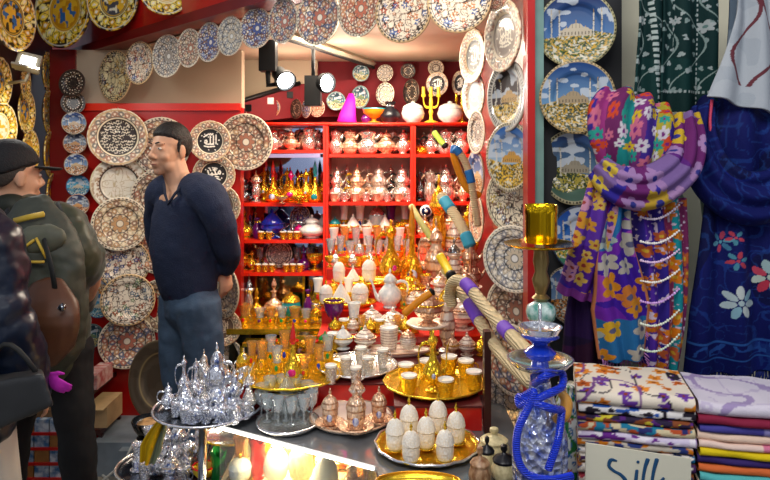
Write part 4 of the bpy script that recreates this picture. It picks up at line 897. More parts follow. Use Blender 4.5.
# tray and rows higher up
tray(392, 348, .93, 76, ('painted_copper', 'copper'), 'copper tray with painted cups behind the white topped cups', d=2.30, sy=.42)
for i, (px, wp, hp, m, k, desc) in enumerate([(343, 20, 24, ('iridescent_white', 'gold'), 'urn', 'white and gold lidded bowl above the white topped cups'), (365, 22, 24, ('painted_copper', 'copper'), 'urn', 'painted lidded bowl in the middle of the copper row'), (389, 19, 22, ('painted_copper', 'white_porcelain'), 'mug', 'wide painted copper cup beside the lidded bowl'), (408, 17, 19, ('painted_copper', 'copper'), 'round_jar', 'painted round jar at the end of the copper row'), (333, 13, 16, ('gold', 'white_porcelain'), 'mug', 'gold cup close to the gold bottle tray'), (325, 14, 18, ('gold', 'green_glass'), 'sugar_bowl', 'gold bowl with green lid by the mirror box')]):
    ware(k, m, (X(px, 2.31), 2.31, .946), wp*2.31/F, hp*2.31/F, desc)
z3 = .98; d3 = 2.44
for (px, wp, hp, m, k, desc) in [(334, 20, 28, ('purple_glass', 'gold'), 'footed_bowl', 'purple footed bowl with gold rim on the second step'), (354, 16, 26, ('gold', 'iridescent_white'), 'tea_glass', 'gold and pearl cup on the second step'), (372, 24, 24, ('painted_copper', 'copper'), 'urn', 'squat painted copper bowl with lid on the second step'),
      (393, 26, 22, ('painted_copper', 'gold'), 'urn', 'broad painted bowl under the white teapot'), (462, 34, 42, ('painted_copper', 'copper'), 'urn', 'large round copper bowl with painted medallions')]:
    ware(k, m, (X(px, d3), d3, z3+.001), wp*d3/F, hp*d3/F, desc)
# tall stemmed stand with copper dish
t = thing('dish_stand', 'thin stemmed stand carrying a domed copper dish', 'stand', (X(428, 2.30), 2.30, .931))
r = 22*2.3/F; zz = Z(325, 2.30)-.931
link('stem', MB().tube([(0.01, 0, .01), (0.01, 0, zz)], .005, 8).mesh('stem', MATS['gold']), t)
link('foot', MB().lathe([(0, 0), (.03, 0), (.026, .006), (.006, .012), (0, .012)], 18, (0.01, 0, 0)).mesh('foot', MATS['gold']), t)
link('disc', MB().lathe([(0, zz-.004), (r*.8, zz-.004), (r, zz+.008), (r*.96, zz+.01), (r*.7, zz), (0, zz)], 28).mesh('disc', MATS['painted_copper']), t)
ware('urn', ('copper', 'gold'), (X(428, 2.3), 2.3, .931+zz+.001), 30*2.3/F, 42*2.3/F, 'domed copper dish with pointed lid standing on the thin stemmed stand')
ware('tall_urn', ('painted_copper', 'gold'), (X(447, 2.33), 2.33, .932), 22*2.33/F, 74*2.33/F, 'tall slender painted copper urn beside the domed copper dish')
# third step
d4 = 2.6; z4 = 1.03
t, _, zt = tray(349, 309, z4, 54, ('gold', 'gold'), 'narrow gold tray with three white lidded cups on the third step', d=2.6, sy=.66)
for (k, px, wp, hp, desc) in [('lidded_cup', 326, 14, 26, 'tall white lidded cup at the outer end of the third step tray'), ('cone_dish', 341, 20, 26, 'white cone lidded cup in the middle of the third step tray'), ('lidded_cup', 360, 18, 28, 'white lidded cup beside the white teapot spout')]:
    ware(k, ('pearl', 'gold'), (X(px, 2.58), 2.58, z4+.006), wp*2.58/F, hp*2.58/F, desc, group='white lidded cups on the third step')
ware('teapot', ('iridescent_white', 'iridescent_white'), (X(390, 2.56), 2.56, z4+.001), 24*2.56/F, 40*2.56/F, 'large white porcelain teapot in the centre of the steps', yaw=PI)
for (px, wp, hp, m, k, desc) in [(415, 20, 24, ('copper', 'gold'), 'urn', 'copper bowl right beside the white teapot handle'), (466, 30, 38, ('copper', 'painted_copper'), 'urn', 'copper bowl with painted lid near the hose loop'), (440, 20, 34, ('painted_copper', 'copper'), 'tall_urn', 'painted urn behind the slender copper urn')]:
    ware(k, m, (X(px, 2.6), 2.6, z4+.001), wp*2.6/F, hp*2.6/F, desc)
# fourth step
t, _, zt = tray(365, 287, 1.08, 66, ('gold', 'gold'), 'upper gold tray with white lidded cups on the fourth step', d=2.77, sy=.6)
for (k, px, wp, hp, desc) in [('lidded_cup', 339, 13, 27, 'white lidded cup at the outer end of the fourth step tray'), ('cone_dish', 353, 15, 18, 'low white cone lidded cup in the middle of the fourth step tray'), ('lidded_cup', 369, 15, 30, 'biggest white lidded cup of the fourth step tray'), ]:
    ware(k, ('pearl', 'gold'), (X(px, 2.76), 2.76, 1.086), wp*2.76/F, hp*2.76/F, desc, group='white lidded cups on the fourth step')
ware('ewer', ('amber_gold', 'magenta_glass'), (X(391, 2.72), 2.72, 1.0865), 24*2.72/F, 66*2.72/F, 'tall amber gold ewer with pink oval', yaw=.3)
for (px, wp, hp, m, k, desc) in [(412, 24, 80, ('amber_gold', 'wood_orange', 'enamel_blue'), 'tall_flacon', 'tallest amber gold flacon bearing a blue ringed eye'), (410, 10, 10, ('gold', 'gold'), 'footed_bowl', 'tiny gold bowl before the flacon'), (436, 24, 66, ('copper', 'copper'), 'teapot', 'tall copper teapot behind the blue banded hose'), (454, 17, 46, ('painted_copper', 'dark_silver'), 'tall_urn', 'painted copper urn with dark lid behind the hose loop'), (470, 22, 50, ('copper', 'painted_copper'), 'double_pot', 'stacked copper pot nearest the plates of the pillar')]:
    dd = 2.77 if hp > 12 else 2.7
    ware(k, m, (X(px, dd), dd, 1.081), wp*dd/F, hp*dd/F, desc)
ware('urn', ('amber_gold', 'gold'), (X(411, 2.63), 2.63, z4+.001), 28*2.63/F, 34*2.63/F, 'round amber gold bowl under the tallest flacon')
# fifth step: many glasses
kinds = [('goblet', ('crystal',)), ('tea_glass', ('gold', 'clear_glass', 'enamel_blue')), ('goblet', ('crystal',)), ('sugar_bowl', ('silver', 'silver')), ('tea_glass', ('silver', 'clear_glass', 'purple_glass')), ('goblet', ('crystal',))]
for i in range(9):
    k, m = kinds[i % 6]; px = 331+i*9.5
    ware(k, m, (X(px, 3.0), 3.0, 1.131), 10*3.0/F, (24+3*math.sin(i*2))*3.0/F, 'crystal or gilded glass, %s from the outer end of the top step' % ORD[i], group='glasses along the top step')
for i in range(8):
    px = 334+i*11
    ware('tea_glass', ('gold' if i % 3 else 'amber_gold', ('white_porcelain', 'amber_glass', 'clear_glass')[i % 3], ('red_glass', 'blue_glass', 'purple_glass')[i % 3]), (X(px, 3.14), 3.14, 1.131), 11*3.14/F, 30*3.14/F, 'gilded tea glass, %s from the outer end in the rear row of the top step' % ORD[i], group='glasses in the rear row of the top step')
for (px, wp, hp, m, k, desc) in [(425, 16, 50, ('copper', 'copper'), 'tall_urn', 'copper urn in the rear of the top step'), (439, 20, 90, ('amber_gold', 'amber_gold'), 'tall_urn', 'orange gold hourglass shaped urn rising above the steps'), (455, 20, 54, ('painted_copper', 'gold'), 'urn', 'painted bowl below the narrow shelves'), (468, 18, 60, ('gold', 'enamel_blue'), 'ewer', 'golden ewer beside the inner plates')]:
    ware(k, m, (X(px, 2.97), 2.97, 1.131), wp*2.97/F, hp*2.97/F, desc)

# ----------------- the counter
_, _, zt = tray(351, 421, CT, 82, ('painted_copper', 'copper'), 'copper rimmed tray with three lidded coffee cups on the grey counter')
for (px, py, wp, hp, desc) in [(330, 428, 17, 40, 'lidded copper coffee cup on the outer side of the copper tray'), (356, 433, 20, 46, 'middle lidded copper coffee cup with blue medallion'), (379, 424, 16, 38, 'lidded copper coffee cup nearest the red step')]:
    wpx('coffee_cup', ('copper', 'enamel_blue'), px, py, wp, hp, desc, z=zt, group='lidded copper coffee cups')
wpx('tall_urn', ('pale_metal', 'copper'), 357, 420, 17, 46, 'tall pale sugar urn behind the middle coffee cup', z=zt)
_, _, zt = tray(427, 448, CT, 103, ('gold', 'plain_silver'), 'scalloped gold tray with seven pearl covered cups', scal=.02)
for (px, py, desc) in [(409, 438, 'pearl covered cup, rear outer one on the scalloped tray'), (438, 434, 'pearl covered cup farthest back on the scalloped tray'), (456, 445, 'pearl covered cup at the hookah side of the scalloped tray'), (395, 452, 'pearl covered cup at the outer edge of the scalloped tray'), (426, 450, 'pearl covered cup in the centre of the scalloped tray'), (411, 464, 'pearl covered cup at the front, outer side of the scalloped tray'), (445, 463, 'pearl covered cup at the front, nearest the stone jars')]:
    wpx('lidded_cup', ('pearl', 'gold'), px, py, 19.5, 42, desc, z=zt, group='pearl covered cups')
for (px, py, wp, hp, m, k, desc) in [(494, 457, 32, 30, ('onyx', 'onyx'), 'knob_jar', 'pale green onyx jar with round knob'), (487, 470, 17, 34, ('onyx', 'ink'), 'knob_jar', 'slim stone jar with black lid'), (480, 486, 23, 40, ('brown_stone', 'brown_stone'), 'knob_jar', 'brown stone jar at the picture foot'), (504, 480, 26, 36, ('onyx', 'ink'), 'knob_jar', 'round cream jar with black lid')]:
    wpx(k, m, px, py, wp, hp, desc, z=CT)
# crystal cluster
tray(288, 412, CT, 62, ('silver', 'plain_silver'), 'mirror bright tray under the crystal set', d=1.86)
rs = random.Random(4); n = 0
wpx('urn', ('crystal', 'plain_silver'), 287, 413, 22, 42, 'crystal sugar bowl in the middle of the crystal set', z=CT+.006)
for rr, cnt, kd in ((26, 12, 'goblet'), (15, 8, 'footed_bowl')):
    for i in range(cnt):
        a = 2*PI*i/cnt+rr; px = 287+rr*math.cos(a); py = 413+rr*.4*math.sin(a)+2
        wpx(kd, ('crystal', 'crystal'), px, py, 14, (25 if kd == 'goblet' else 18)*(1+.2*rs.random()), 'crystal %s, %s around the %s ring of the crystal set' % ('goblet' if kd == 'goblet' else 'dish', ORD[i], 'outer' if rr > 20 else 'inner'), z=CT+.006, group='crystal set')
# silver cluster on its tray
t = thing('tray_pedestal', 'dark pedestal lifting the big silver tea tray', 'stand', (X(200, 1.96), 1.99, .6005))
link('column', MB().lathe([(0, 0), (.06, 0), (.06, .012), (.014, .03), (.012, .2), (.016, .25), (.05, .273), (0, .273)], 20).mesh('column', MATS['dark_silver']), t)
_, _, zt = tray(208, 413, .875, 106, ('dark_silver', 'blue_silver'), 'large oval-looking silver tray crowded with bluish silver pots', d=1.93)
BS = ('blue_silver', 'plain_silver')
SV = [('double_pot', 217, 414, 27, 72, 'tallest bluish silver stacked teapot', PI), ('cone_dish', 185, 414, 22, 38, 'silver dish with pointed dome lid at the outer side of the tray', 0), ('tall_urn', 204, 421, 12, 34, 'slim silver shaker in front of the tall teapot', 0), ('teapot', 222, 423, 16, 32, 'small silver teapot in the front row of the big tray', 0), ('double_pot', 235, 414, 15, 44, 'smaller stacked silver pot next to the tall one', 0),
      ('tall_urn', 249, 408, 12, 38, 'slim silver urn close to the gold tray', 0), ('ewer', 196, 402, 13, 44, 'silver ewer behind the pointed dome lid', 0), ('teapot', 241, 402, 14, 34, 'silver teapot in the back row by the stack of plates', 0), ('mug', 234, 424, 12, 16, 'silver cup in the front row of the big tray', 0), ('mug', 192, 424, 12, 14, 'silver cup near the outer front rim', 0), ('sugar_bowl', 212, 399, 14, 36, 'silver sugar bowl behind the tall teapot', 0), ('mug', 246, 419, 11, 15, 'silver cup at the inner rim of the big tray', 0), ('mug', 176, 417, 10, 14, 'silver cup at the outermost rim of the big tray', 0), ('sugar_bowl', 227, 396, 13, 32, 'silver sugar bowl at the far rim of the big tray', 0)]
for (k, px, py, wp, hp, desc, yw) in SV: wpx(k, BS if k != 'tall_urn' else ('blue_silver', 'silver'), px, py, wp, hp, desc, z=zt, yaw=yw, group='bluish silver tea ware')
# lower cluster on the side table
_, _, zt = tray(160, 468, .60, 84, ('dark_silver', 'silver'), 'low silver tray with bluish cups at the bottom of the display', d=2.16)
LV = [('tea_glass', 150, 458, 16, 30, 'bluish silver cup standing at the outer back of the low tray'), ('pot', 156, 474, 18, 30, 'bluish silver jug at the front of the low tray'), ('double_pot', 178, 462, 20, 50, 'silver stacked pot in the middle of the low tray'), ('pot', 189, 474, 18, 34, 'silver jug near the lit glass case'), ('urn', 171, 480, 20, 30, 'silver lidded bowl foremost on the low tray'), ('tea_glass', 138, 470, 15, 26, 'bluish cup at the outermost rim of the low tray'), ('ewer', 166, 450, 14, 44, 'silver ewer at the back of the low tray'), ('teapot', 199, 462, 16, 40, 'silver teapot beside the green and red glass cup'), ('mug', 145, 480, 13, 18, 'small silver cup at the bottom of the low tray'), ('mug', 184, 486, 13, 18, 'small silver cup below the jugs of the low tray')]
for (k, px, py, wp, hp, desc) in LV:
    m = {'tea_glass': ('blue_silver', 'blue_silver', 'enamel_blue')}.get(k, BS); wpx(k, m, px, py, wp, hp, desc, z=zt, group='bluish silver tea ware on the low tray')
tray(418, 488, CT, 84, ('gold', 'amber_gold'), 'gold tray cut by the picture foot in front of the pearl cups', sy=.45)
# inside the lit glass case
zc = .701
tray(232, 443, zc, 58, ('plain_silver', 'gold'), 'mirror bright oval tray inside the glass case under its strip', d=2.16)
CV = [('flame_cup', 241, 470, 17, 36, ('amber_glass', 'gold'), 'amber glass cup with flame shaped rim'), ('flame_cup', 218, 478, 18, 34, ('green_glass', 'orange_glass'), 'green footed glass cup with orange rim'), ('flame_cup', 258, 486, 19, 40, ('red_glass', 'red_glass'), 'red glass cup beside the white ornaments'), ('flame_cup', 263, 452, 18, 30, ('yellow_glass', 'gold'), 'yellow glass cup right under the light strip'),
      ('globe_jar', 276, 492, 26, 44, ('white_porcelain', 'gold'), 'white glass ornament nearest the red cup'), ('globe_jar', 301, 484, 26, 50, ('onyx', 'white_porcelain'), 'cream glass ornament with long neck'), ('globe_jar', 326, 496, 26, 48, ('white_porcelain', 'gold'), 'white glass ornament below the orange bowls'),
      ('footed_bowl', 313, 465, 20, 24, ('orange_glass', 'white_porcelain'), 'orange bowl with white lip just behind the light strip'), ('footed_bowl', 342, 468, 28, 20, ('orange_glass', 'white_porcelain'), 'wide orange and white bowl under the strip'), ('teapot', 352, 492, 22, 34, ('copper', 'gold'), 'small copper teapot in the glass case'), ('mug', 369, 488, 18, 24, ('gold', 'white_porcelain'), 'gold cup at the corner of the glass case'),
      ('urn', 288, 458, 18, 30, ('copper', 'magenta_glass'), 'copper bowl with ruby band'), ('lidded_cup', 240, 490, 24, 30, ('iridescent_white', 'gold'), 'pearly lidded cup at the front of the case'), ('urn', 228, 460, 15, 24, ('gold', 'red_glass'), 'small gold bowl near the side table'), ('footed_bowl', 204, 488, 22, 20, ('yellow_glass', 'red_glass'), 'yellow bowl with red rim at the case corner'),
      ('sugar_bowl', 362, 470, 16, 24, ('amber_gold', 'gold'), 'amber sugar bowl under the end of the strip'), ('tea_glass', 330, 480, 12, 20, ('gold', 'amber_glass', 'red_glass'), 'amber tea glass behind the white ornaments'), ('tea_glass', 276, 468, 12, 24, ('gold', 'amber_glass', 'magenta_glass'), 'amber tea glass between yellow and white glassware')]
for (k, px, py, wp, hp, m, desc) in CV:
    dd = D(py, zc); xx = X(px, dd); e = E0+dE*((Vector((xx, dd))-E0).dot(dE)); off = (Vector((xx, dd))-e).dot(-nE)
    if off < .035:
        dd += .05; 
    if xx < -.44: zz_, dd = .601, max(dd, 2.05)
    else: zz_ = zc
    ware(k, m, (X(px, dd), dd, zz_), wp*dd/F, hp*dd/F, desc+' inside the lit case' if len(desc.split()) < 10 else desc, group='glassware of the lit case')
# dark bowl and yellow cloth
t = thing('metal_bowl', 'wide dark metal bowl of shells at the foot of the bronze tray', 'bowl', (X(149, 2.75), 2.75, .24))
r = 17*2.75/F; zz = Z(420, 2.75)-.24
t.location.z = 0
link('bowl', MB().lathe([(0, zz+.24-.07), (r*.5, zz+.24-.07), (r*.85, zz+.24-.03), (r, zz+.24), (r*.96, zz+.245), (r*.8, zz+.24-.025), (0, zz+.24-.055)], 30).mesh('bowl', MATS['dark_silver']), t)
link('pedestal', MB().lathe([(0, 0), (.07, 0), (.06, .02), (.02, .08), (.02, zz+.24-.09), (.05, zz+.24-.07), (0, zz+.24-.07)], 18).mesh('pedestal', MATS['black_metal']), t)
link('contents', MB().ell((0, 0, zz+.24-.022), (r*.72, r*.72, .028), 16, 6).mesh('contents', mat('shells', 'c89a64', .6, noise=.7, nscale=40)), t)

def fill(z, d, items, px0, px1, where, group, jit=.01):
    """a tight row of small wares along a step or shelf"""
    n = len(items); rs = random.Random(int(px0*7+d*100))
    for i, (k, m, wp, hp, nm) in enumerate(items):
        px = px0+(px1-px0)*i/max(1, n-1); dd = d+rs.uniform(-jit, jit)
        ware(k, m, (X(px, dd), dd, z+.001), wp*dd/F, hp*dd/F, '%s, %s from the outer end %s' % (nm, ORD[i], where), group=group, yaw=rs.choice([0, 0, .4, -.4]))
PT = [('teapot', ('silver', 'silver'), 15, 24, 'silver teapot'), ('pot', ('pale_metal', 'copper'), 14, 25, 'pale jug'), ('pot', ('copper', 'copper'), 13, 24, 'copper jug')]
fill(zm[0], dB, [(k, m, w_, h_, 'back row '+n) for k, m, w_, h_, n in (PT*3)[:6]], 343, 405, 'of the upper middle shelf', 'back row of the upper middle shelf')
fill(zl[0], dB, [(k, m, w_, 22, 'back row '+n) for k, m, w_, h_, n in (PT*2)[:4]], 264, 318, 'of the upper left shelf', 'back row of the upper left shelf')
fill(zr[0], dB, [(k, m, w_, 23, 'back row '+n) for k, m, w_, h_, n in (PT*2)[:3]], 424, 456, 'of the upper right shelf', 'back row of the upper right shelf')
fill(zm[1], 3.915, [('mug', ('copper', 'white_porcelain'), 8, 9, 'small copper cup'), ('mug', ('silver', 'silver'), 8, 9, 'small silver cup')]*4, 334, 409, 'in front of the stacked teapots', 'small cups before the stacked teapots', .004)
fill(zr[1], dB, [('ewer', ('silver', 'silver'), 12, 34, 'back row silver ewer'), ('double_pot', ('pale_metal', 'copper'), 15, 36, 'back row pale stacked pot'), ('ewer', ('copper', 'copper'), 12, 32, 'back row copper ewer')], 425, 457, 'of the second right shelf', 'back row of the second right shelf')
fill(zl[1], dB, [('ewer', ('gold', 'enamel_blue'), 12, 34, 'back row golden ewer'), ('flacon', ('amber_gold', 'red_glass'), 15, 30, 'back row amber flacon')]*3, 264, 322, 'of the second left shelf', 'back row of the second left shelf')
fill(zl[2], dB, [('flacon', ('silver', 'purple_glass'), 12, 22, 'back row silver flacon'), ('urn', ('iridescent_white', 'silver'), 14, 22, 'back row white bowl')]*2, 250, 322, 'of the third left shelf', 'back row of the third left shelf')
fill(zl[3], dB, [('goblet', ('crystal',), 9, 20, 'back row crystal goblet')]*6, 260, 322, 'of the lowest left shelf', 'goblets at the back of the lowest left shelf')
fill(zm[2], 3.92, [('footed_bowl', ('gold', 'gold'), 9, 8, 'tiny gold bowl'), ('mug', ('gold', 'white_porcelain'), 8, 9, 'tiny gold cup')]*4, 333, 409, 'in front of the white cone dishes', 'tiny gold ware before the cone dishes', .004)
fill(zr[2], dB, [('tea_glass', ('gold', 'clear_glass', 'red_glass'), 11, 26, 'back row gilded glass')]*4, 423, 463, 'of the third right shelf', 'gilded glasses at the back of the third right shelf')
G1 = [('urn', ('gold', 'gold'), 13, 16, 'small gold bowl'), ('mug', ('gold', 'white_porcelain'), 11, 14, 'gold cup'), ('urn', ('painted_copper', 'copper'), 14, 17, 'painted bowl'), ('tea_glass', ('gold', 'amber_glass', 'green_glass'), 10, 17, 'gilded glass')]
fill(.98, 2.385, (G1*3)[:10], 335, 415, 'at the front edge of the second step', 'small wares at the edge of the second step', .004)
fill(1.03, 2.545, (G1[::-1]*3)[:4], 404, 428, 'at the front edge of the third step', 'small wares at the edge of the third step', .004)
fill(1.08, 2.70, [('mug', ('copper', 'gold'), 11, 13, 'small copper cup'), ('urn', ('painted_copper', 'copper'), 14, 17, 'small painted bowl')]*2, 426, 470, 'at the front edge of the fourth step', 'small wares at the edge of the fourth step', .004)
fill(1.13, 2.90, [('footed_bowl', ('gold', 'gold'), 10, 10, 'little gold bowl'), ('urn', ('silver', 'silver'), 12, 16, 'little silver bowl'), ('mug', ('gold', 'red_glass'), 9, 12, 'little gold-red cup')]*3, 330, 376, 'at the front edge of the top step', 'little wares at the edge of the top step', .004)
fill(1.03, 2.65, [('tea_glass', ('gold', 'white_porcelain', 'red_glass'), 12, 24, 'gold and white cup'), ('sugar_bowl', ('gold', 'amber_gold'), 14, 24, 'golden sugar bowl')]*2, 318, 364, 'at the back of the third step', 'cups at the back of the third step', .003)
fill(.931, 2.33, [('sugar_bowl', ('gold', 'amber_gold'), 12, 13, 'golden sugar bowl'), ('mug', ('gold', 'red_glass'), 11, 11, 'gilded cup')]*4, 262, 336, 'at the rear of the first step', 'golden wares at the rear of the first step', .004)
fill(.931, 2.28, [('urn', ('copper', 'gold'), 16, 22, 'engraved copper bowl'), ('urn', ('painted_copper', 'copper'), 18, 24, 'painted copper bowl'), ('urn', ('gold', 'gold'), 16, 20, 'gold bowl')]*1, 452, 482, 'behind the gold cup tray', 'bowls behind the gold cup tray', .004)
# more silver
fill(.883, 1.83, [('mug', ('blue_silver', 'plain_silver'), 12, 15, 'little silver cup'), ('sugar_bowl', ('blue_silver', 'plain_silver'), 13, 20, 'little silver sugar bowl')]*3, 186, 236, 'along the silver tray front', 'little silver cups at the front of the big tray', .006)
fill(.883, 1.93, [('teapot', ('blue_silver', 'plain_silver'), 14, 26, 'small silver teapot'), ('urn', ('silver', 'plain_silver'), 15, 24, 'small silver bowl')]*3, 168, 250, 'across the middle of the big silver tray', 'small pots across the big silver tray', .02)
fill(.883, 2.03, [('ewer', ('blue_silver', 'plain_silver'), 13, 42, 'upright silver ewer'), ('double_pot', ('silver', 'plain_silver'), 16, 48, 'stacked silver pot')]*2, 184, 244, 'in the rear of the big silver tray', 'tall pots in the rear of the big silver tray', .01)
# yellow cloth hanging from the tray edge
def yellow_cloth():
    sheet('yellow_scarf', [P(166, 416, 1.99), P(160, 428, 1.97), P(153, 444, 1.96), P(148, 462, 1.96)], [.02, .045, .062, .04], lambda t, s, u, v: mixc(base('d8b010', len(t)), (u < -.25)*1., '8f9a7c'), lambda U, V: .010*np.sin(U*6+V*2), nu=40, nv=50, thick=.003, bulge=.012)
    o = bpy.data.objects['yellow_scarf']; tag(o, 'bright yellow and grey-green cloth hanging from the big silver tray', 'scarf')
# ---------------------------------------------------------------- scarves and cloth
m_cloth = mat('woven_cloth', 'ffffff', .75, vcol=True, spec=.2, bump=.15, bscale=260)
def sheet(name, path, widths, colf, fold=None, nu=90, nv=180, thick=.006, parent=None, matl=None, bulge=0, lat=None, seed=0, dye=.62):
    """cloth swept along a 3D path; u runs across (-1..1), v along (0..1)"""
    pts = spline(path, 12); n = len(pts)
    L = [0]
    for a, b in zip(pts, pts[1:]): L.append(L[-1]+(b-a).length)
    tot = L[-1]; Ls = np.array(L)/tot; PA = np.array([tuple(p) for p in pts])
    v = np.linspace(0, 1, nv); c = np.stack([np.interp(v, Ls, PA[:, k]) for k in range(3)], 1)
    wv = np.interp(v, np.linspace(0, 1, len(widths)), widths)
    tan = np.gradient(c, axis=0); tan /= np.linalg.norm(tan, axis=1)[:, None]+1e-9
    if lat is None:
        nrm = np.array([0, -1., 0]); la = np.cross(tan, nrm); la /= np.linalg.norm(la, axis=1)[:, None]+1e-9
    else: la = np.tile(np.array(lat, float), (nv, 1))
    nr = np.cross(la, tan); nr /= np.linalg.norm(nr, axis=1)[:, None]+1e-9
    sgn = np.where(nr[:, 1:2] > 0, -1, 1); nr = nr*sgn
    u = np.linspace(-1, 1, nu); U, V = np.meshgrid(u, v)
    off = bulge*(1-U**2)**.5
    f = fold(U, V) if fold else 0*U
    pos = c[:, None, :]+la[:, None, :]*(U*wv[:, None]/2)[:, :, None]+nr[:, None, :]*(off+f)[:, :, None]
    pos = pos.reshape(-1, 3)
    lt = (U*wv[:, None]/2).ravel(); s = (V*tot).ravel()
    col = colf(lt, s, U.ravel(), V.ravel())*dye
    fs = []
    for j in range(nv-1):
        for i in range(nu-1):
            a = j*nu+i; fs.append((a, a+1, a+1+nu, a+nu))
    me = bpy.data.meshes.new(name); me.from_pydata(pos.tolist(), [], fs); me.update()
    me.polygons.foreach_set('use_smooth', [True]*len(fs)); me.materials.append(matl or m_cloth)
    ca = me.color_attributes.new('Col', 'FLOAT_COLOR', 'POINT'); arr = np.ones((len(pos), 4)); arr[:, :3] = col; ca.data.foreach_set('color', arr.ravel())
    o = link(name, me, parent)
    md = o.modifiers.new('thick', 'SOLIDIFY'); md.thickness = thick; md.offset = 0
    return o
def flowers(c, x, y, cell, cols, size, seed=0, petals=5, prob=.9, ctr=None, jit=.3):
    """one flower per jittered cell"""
    rs = np.random.RandomState(seed); J = rs.rand(80, 80, 4)
    x = x+cell*.45*(vnoise(x, y, .7/cell, seed+70)-.5); y = y+cell*.45*(vnoise(x, y, .8/cell, seed+71)-.5)
    ix, iy = np.floor(x/cell).astype(int), np.floor(y/cell).astype(int)
    for dx in (-1, 0, 1):
        for dy in (-1, 0, 1):
            jx, jy = ix+dx, iy+dy; q = J[jx % 80, jy % 80]
            fx, fy = (jx+.5+(q[:, 0]-.5)*jit*2)*cell, (jy+.5+(q[:, 1]-.5)*jit*2)*cell
            a = np.arctan2(y-fy, x-fx)+q[:, 2]*6; d = np.hypot(x-fx, y-fy); s = size*(.75+.5*q[:, 2])
            m = (d < s*(.55+.45*np.abs(np.cos(a*petals/2)))) & (q[:, 3] < prob)
            k = (q[:, 2]*97).astype(int) % len(cols)
            for i, cc in enumerate(cols): c = mixc(c, (m & (k == i)).astype(float), cc)
            if ctr: c = mixc(c, (m & (d < s*.25)).astype(float), ctr)
    return c
def base(col, n): return np.tile(H(col), (n, 1))
def zones(x, y, s, cols, seed):
    c = base(cols[0], len(x))
    for i, cc in enumerate(cols[1:]): c = mixc(c, (vnoise(x, y, s, seed+i) > .56)*1., cc)
    return c
def c_band(t, s, u, v):
    c = zones(s, t, 14, ('6a2a8c', '3a2fa8', '8f6fb0', '7a2a78'), 3)
    c = flowers(c, s, t, .052, ('e9c234', 'c79ad0', 'f0cf4c', 'b98fc8', 'd8b03a'), .024, 5, 5, .95, '3a3f9a'); return c
def c_tail_left(t, s, u, v):
    c = zones(s, t, 12, ('5a22a0', '3c22b0', '8a2a9a', '6a3ab8'), 5)
    c = flowers(c, s, t, .034, ('e8a83a', 'f0c860', 'e0a0c0', 'e8b84a'), .016, 8, 5, .92, 'a8403a')
    return mixc(c, (v > .93)*1., '8a3a9a')
def c_tail_mid(t, s, u, v):
    c = zones(s, t, 9, ('4a1fb0', '1f9ab0', '7a2ab8', '2a7ab8', 'b048c0'), 11)
    c = flowers(c, s, t, .055, ('f0a02a', 'cfc8b8', 'f4c030', 'd8d0c0', 'e88a3a', 'b8c8c0'), .027, 9, 5, .9, '6a6a8a')
    return mixc(c, (np.abs(u) > .93)*1., 'e08a5a')
def c_tail_right(t, s, u, v):
    k = np.floor((u+1)*3.0).astype(int)
    c = base('7a2a5a', len(t))
    for i, cc in enumerate(('8a2f66', '18a0aa', 'a03a6a', '3a2a9a', '5a2fb0', '3a2a9a')): c = mixc(c, (k == i)*1., cc)
    c = flowers(c, s, t, .032, ('f08a1c', 'e87a2a', 'd86a3a'), .016, 4, 5, .6+.0, 'f0c03a')
    c = mixc(c, ((vnoise(s, t, 150, 4) > .8))*1., 'f0dcf0'); return c
def c_top(t, s, u, v):
    k = np.floor((u+1)*4.5+.3*np.sin(v*5)).astype(int); c = base('6a2a8a', len(t))
    cols = ('c86a8a', 'e8502a', '3a2a9a', 'c8b83a', '4a2fa0', '8a3a8a', '1f9a98', '7a2a6a', 'b03a8a', '3a2a9a')
    for i, cc in enumerate(cols): c = mixc(c, (k == i)*1., cc)
    c = flowers(c, t*1.0, s, .026, ('f0e8f0', 'e8502a', '2fb0a0', 'f0c82a', 'f4f0f4', 'e87a9a'), .012, 6, 6, .95, '8a2a8a'); return c
pl = lambda n, a, ph=0, gr=0: (lambda U, V: a*(.4+.6*V*gr+(1-gr)*.6)*np.sin(U*n*PI/2*2+ph+1.2*np.sin(V*3)))
def mannequin(label, px, d, ztop_, x_w):
    xx = X(px, d); t = thing('mannequin_bust', label, 'mannequin', (xx, d, .90))
    hh = ztop_-.90
    pr = [(0, 0), (.1, 0), (.1, .02), (.03, .04), (.025, .18), (.09, .2), (.11, .28), (.10, .36), (.12, .46), (.13, .52), (.10, .57), (.05, .6), (.035, .62), (.035, .68), (0, .69)]
    k = hh/.69
    link('torso', MB().lathe([(r*.95, z*k) for r, z in pr], 28, (0, 0, 0), x_w/.22, .62).mesh('torso', mat('pale_form', '9fb5aa', .5)), t)
    return t
mannequin('pale bust form wearing the multicoloured flowered scarf', 640, 1.735, 1.70, .20)
mannequin('pale bust form wearing the navy blue scarf', 742, 1.80, 1.73, .20)
yellow_cloth()
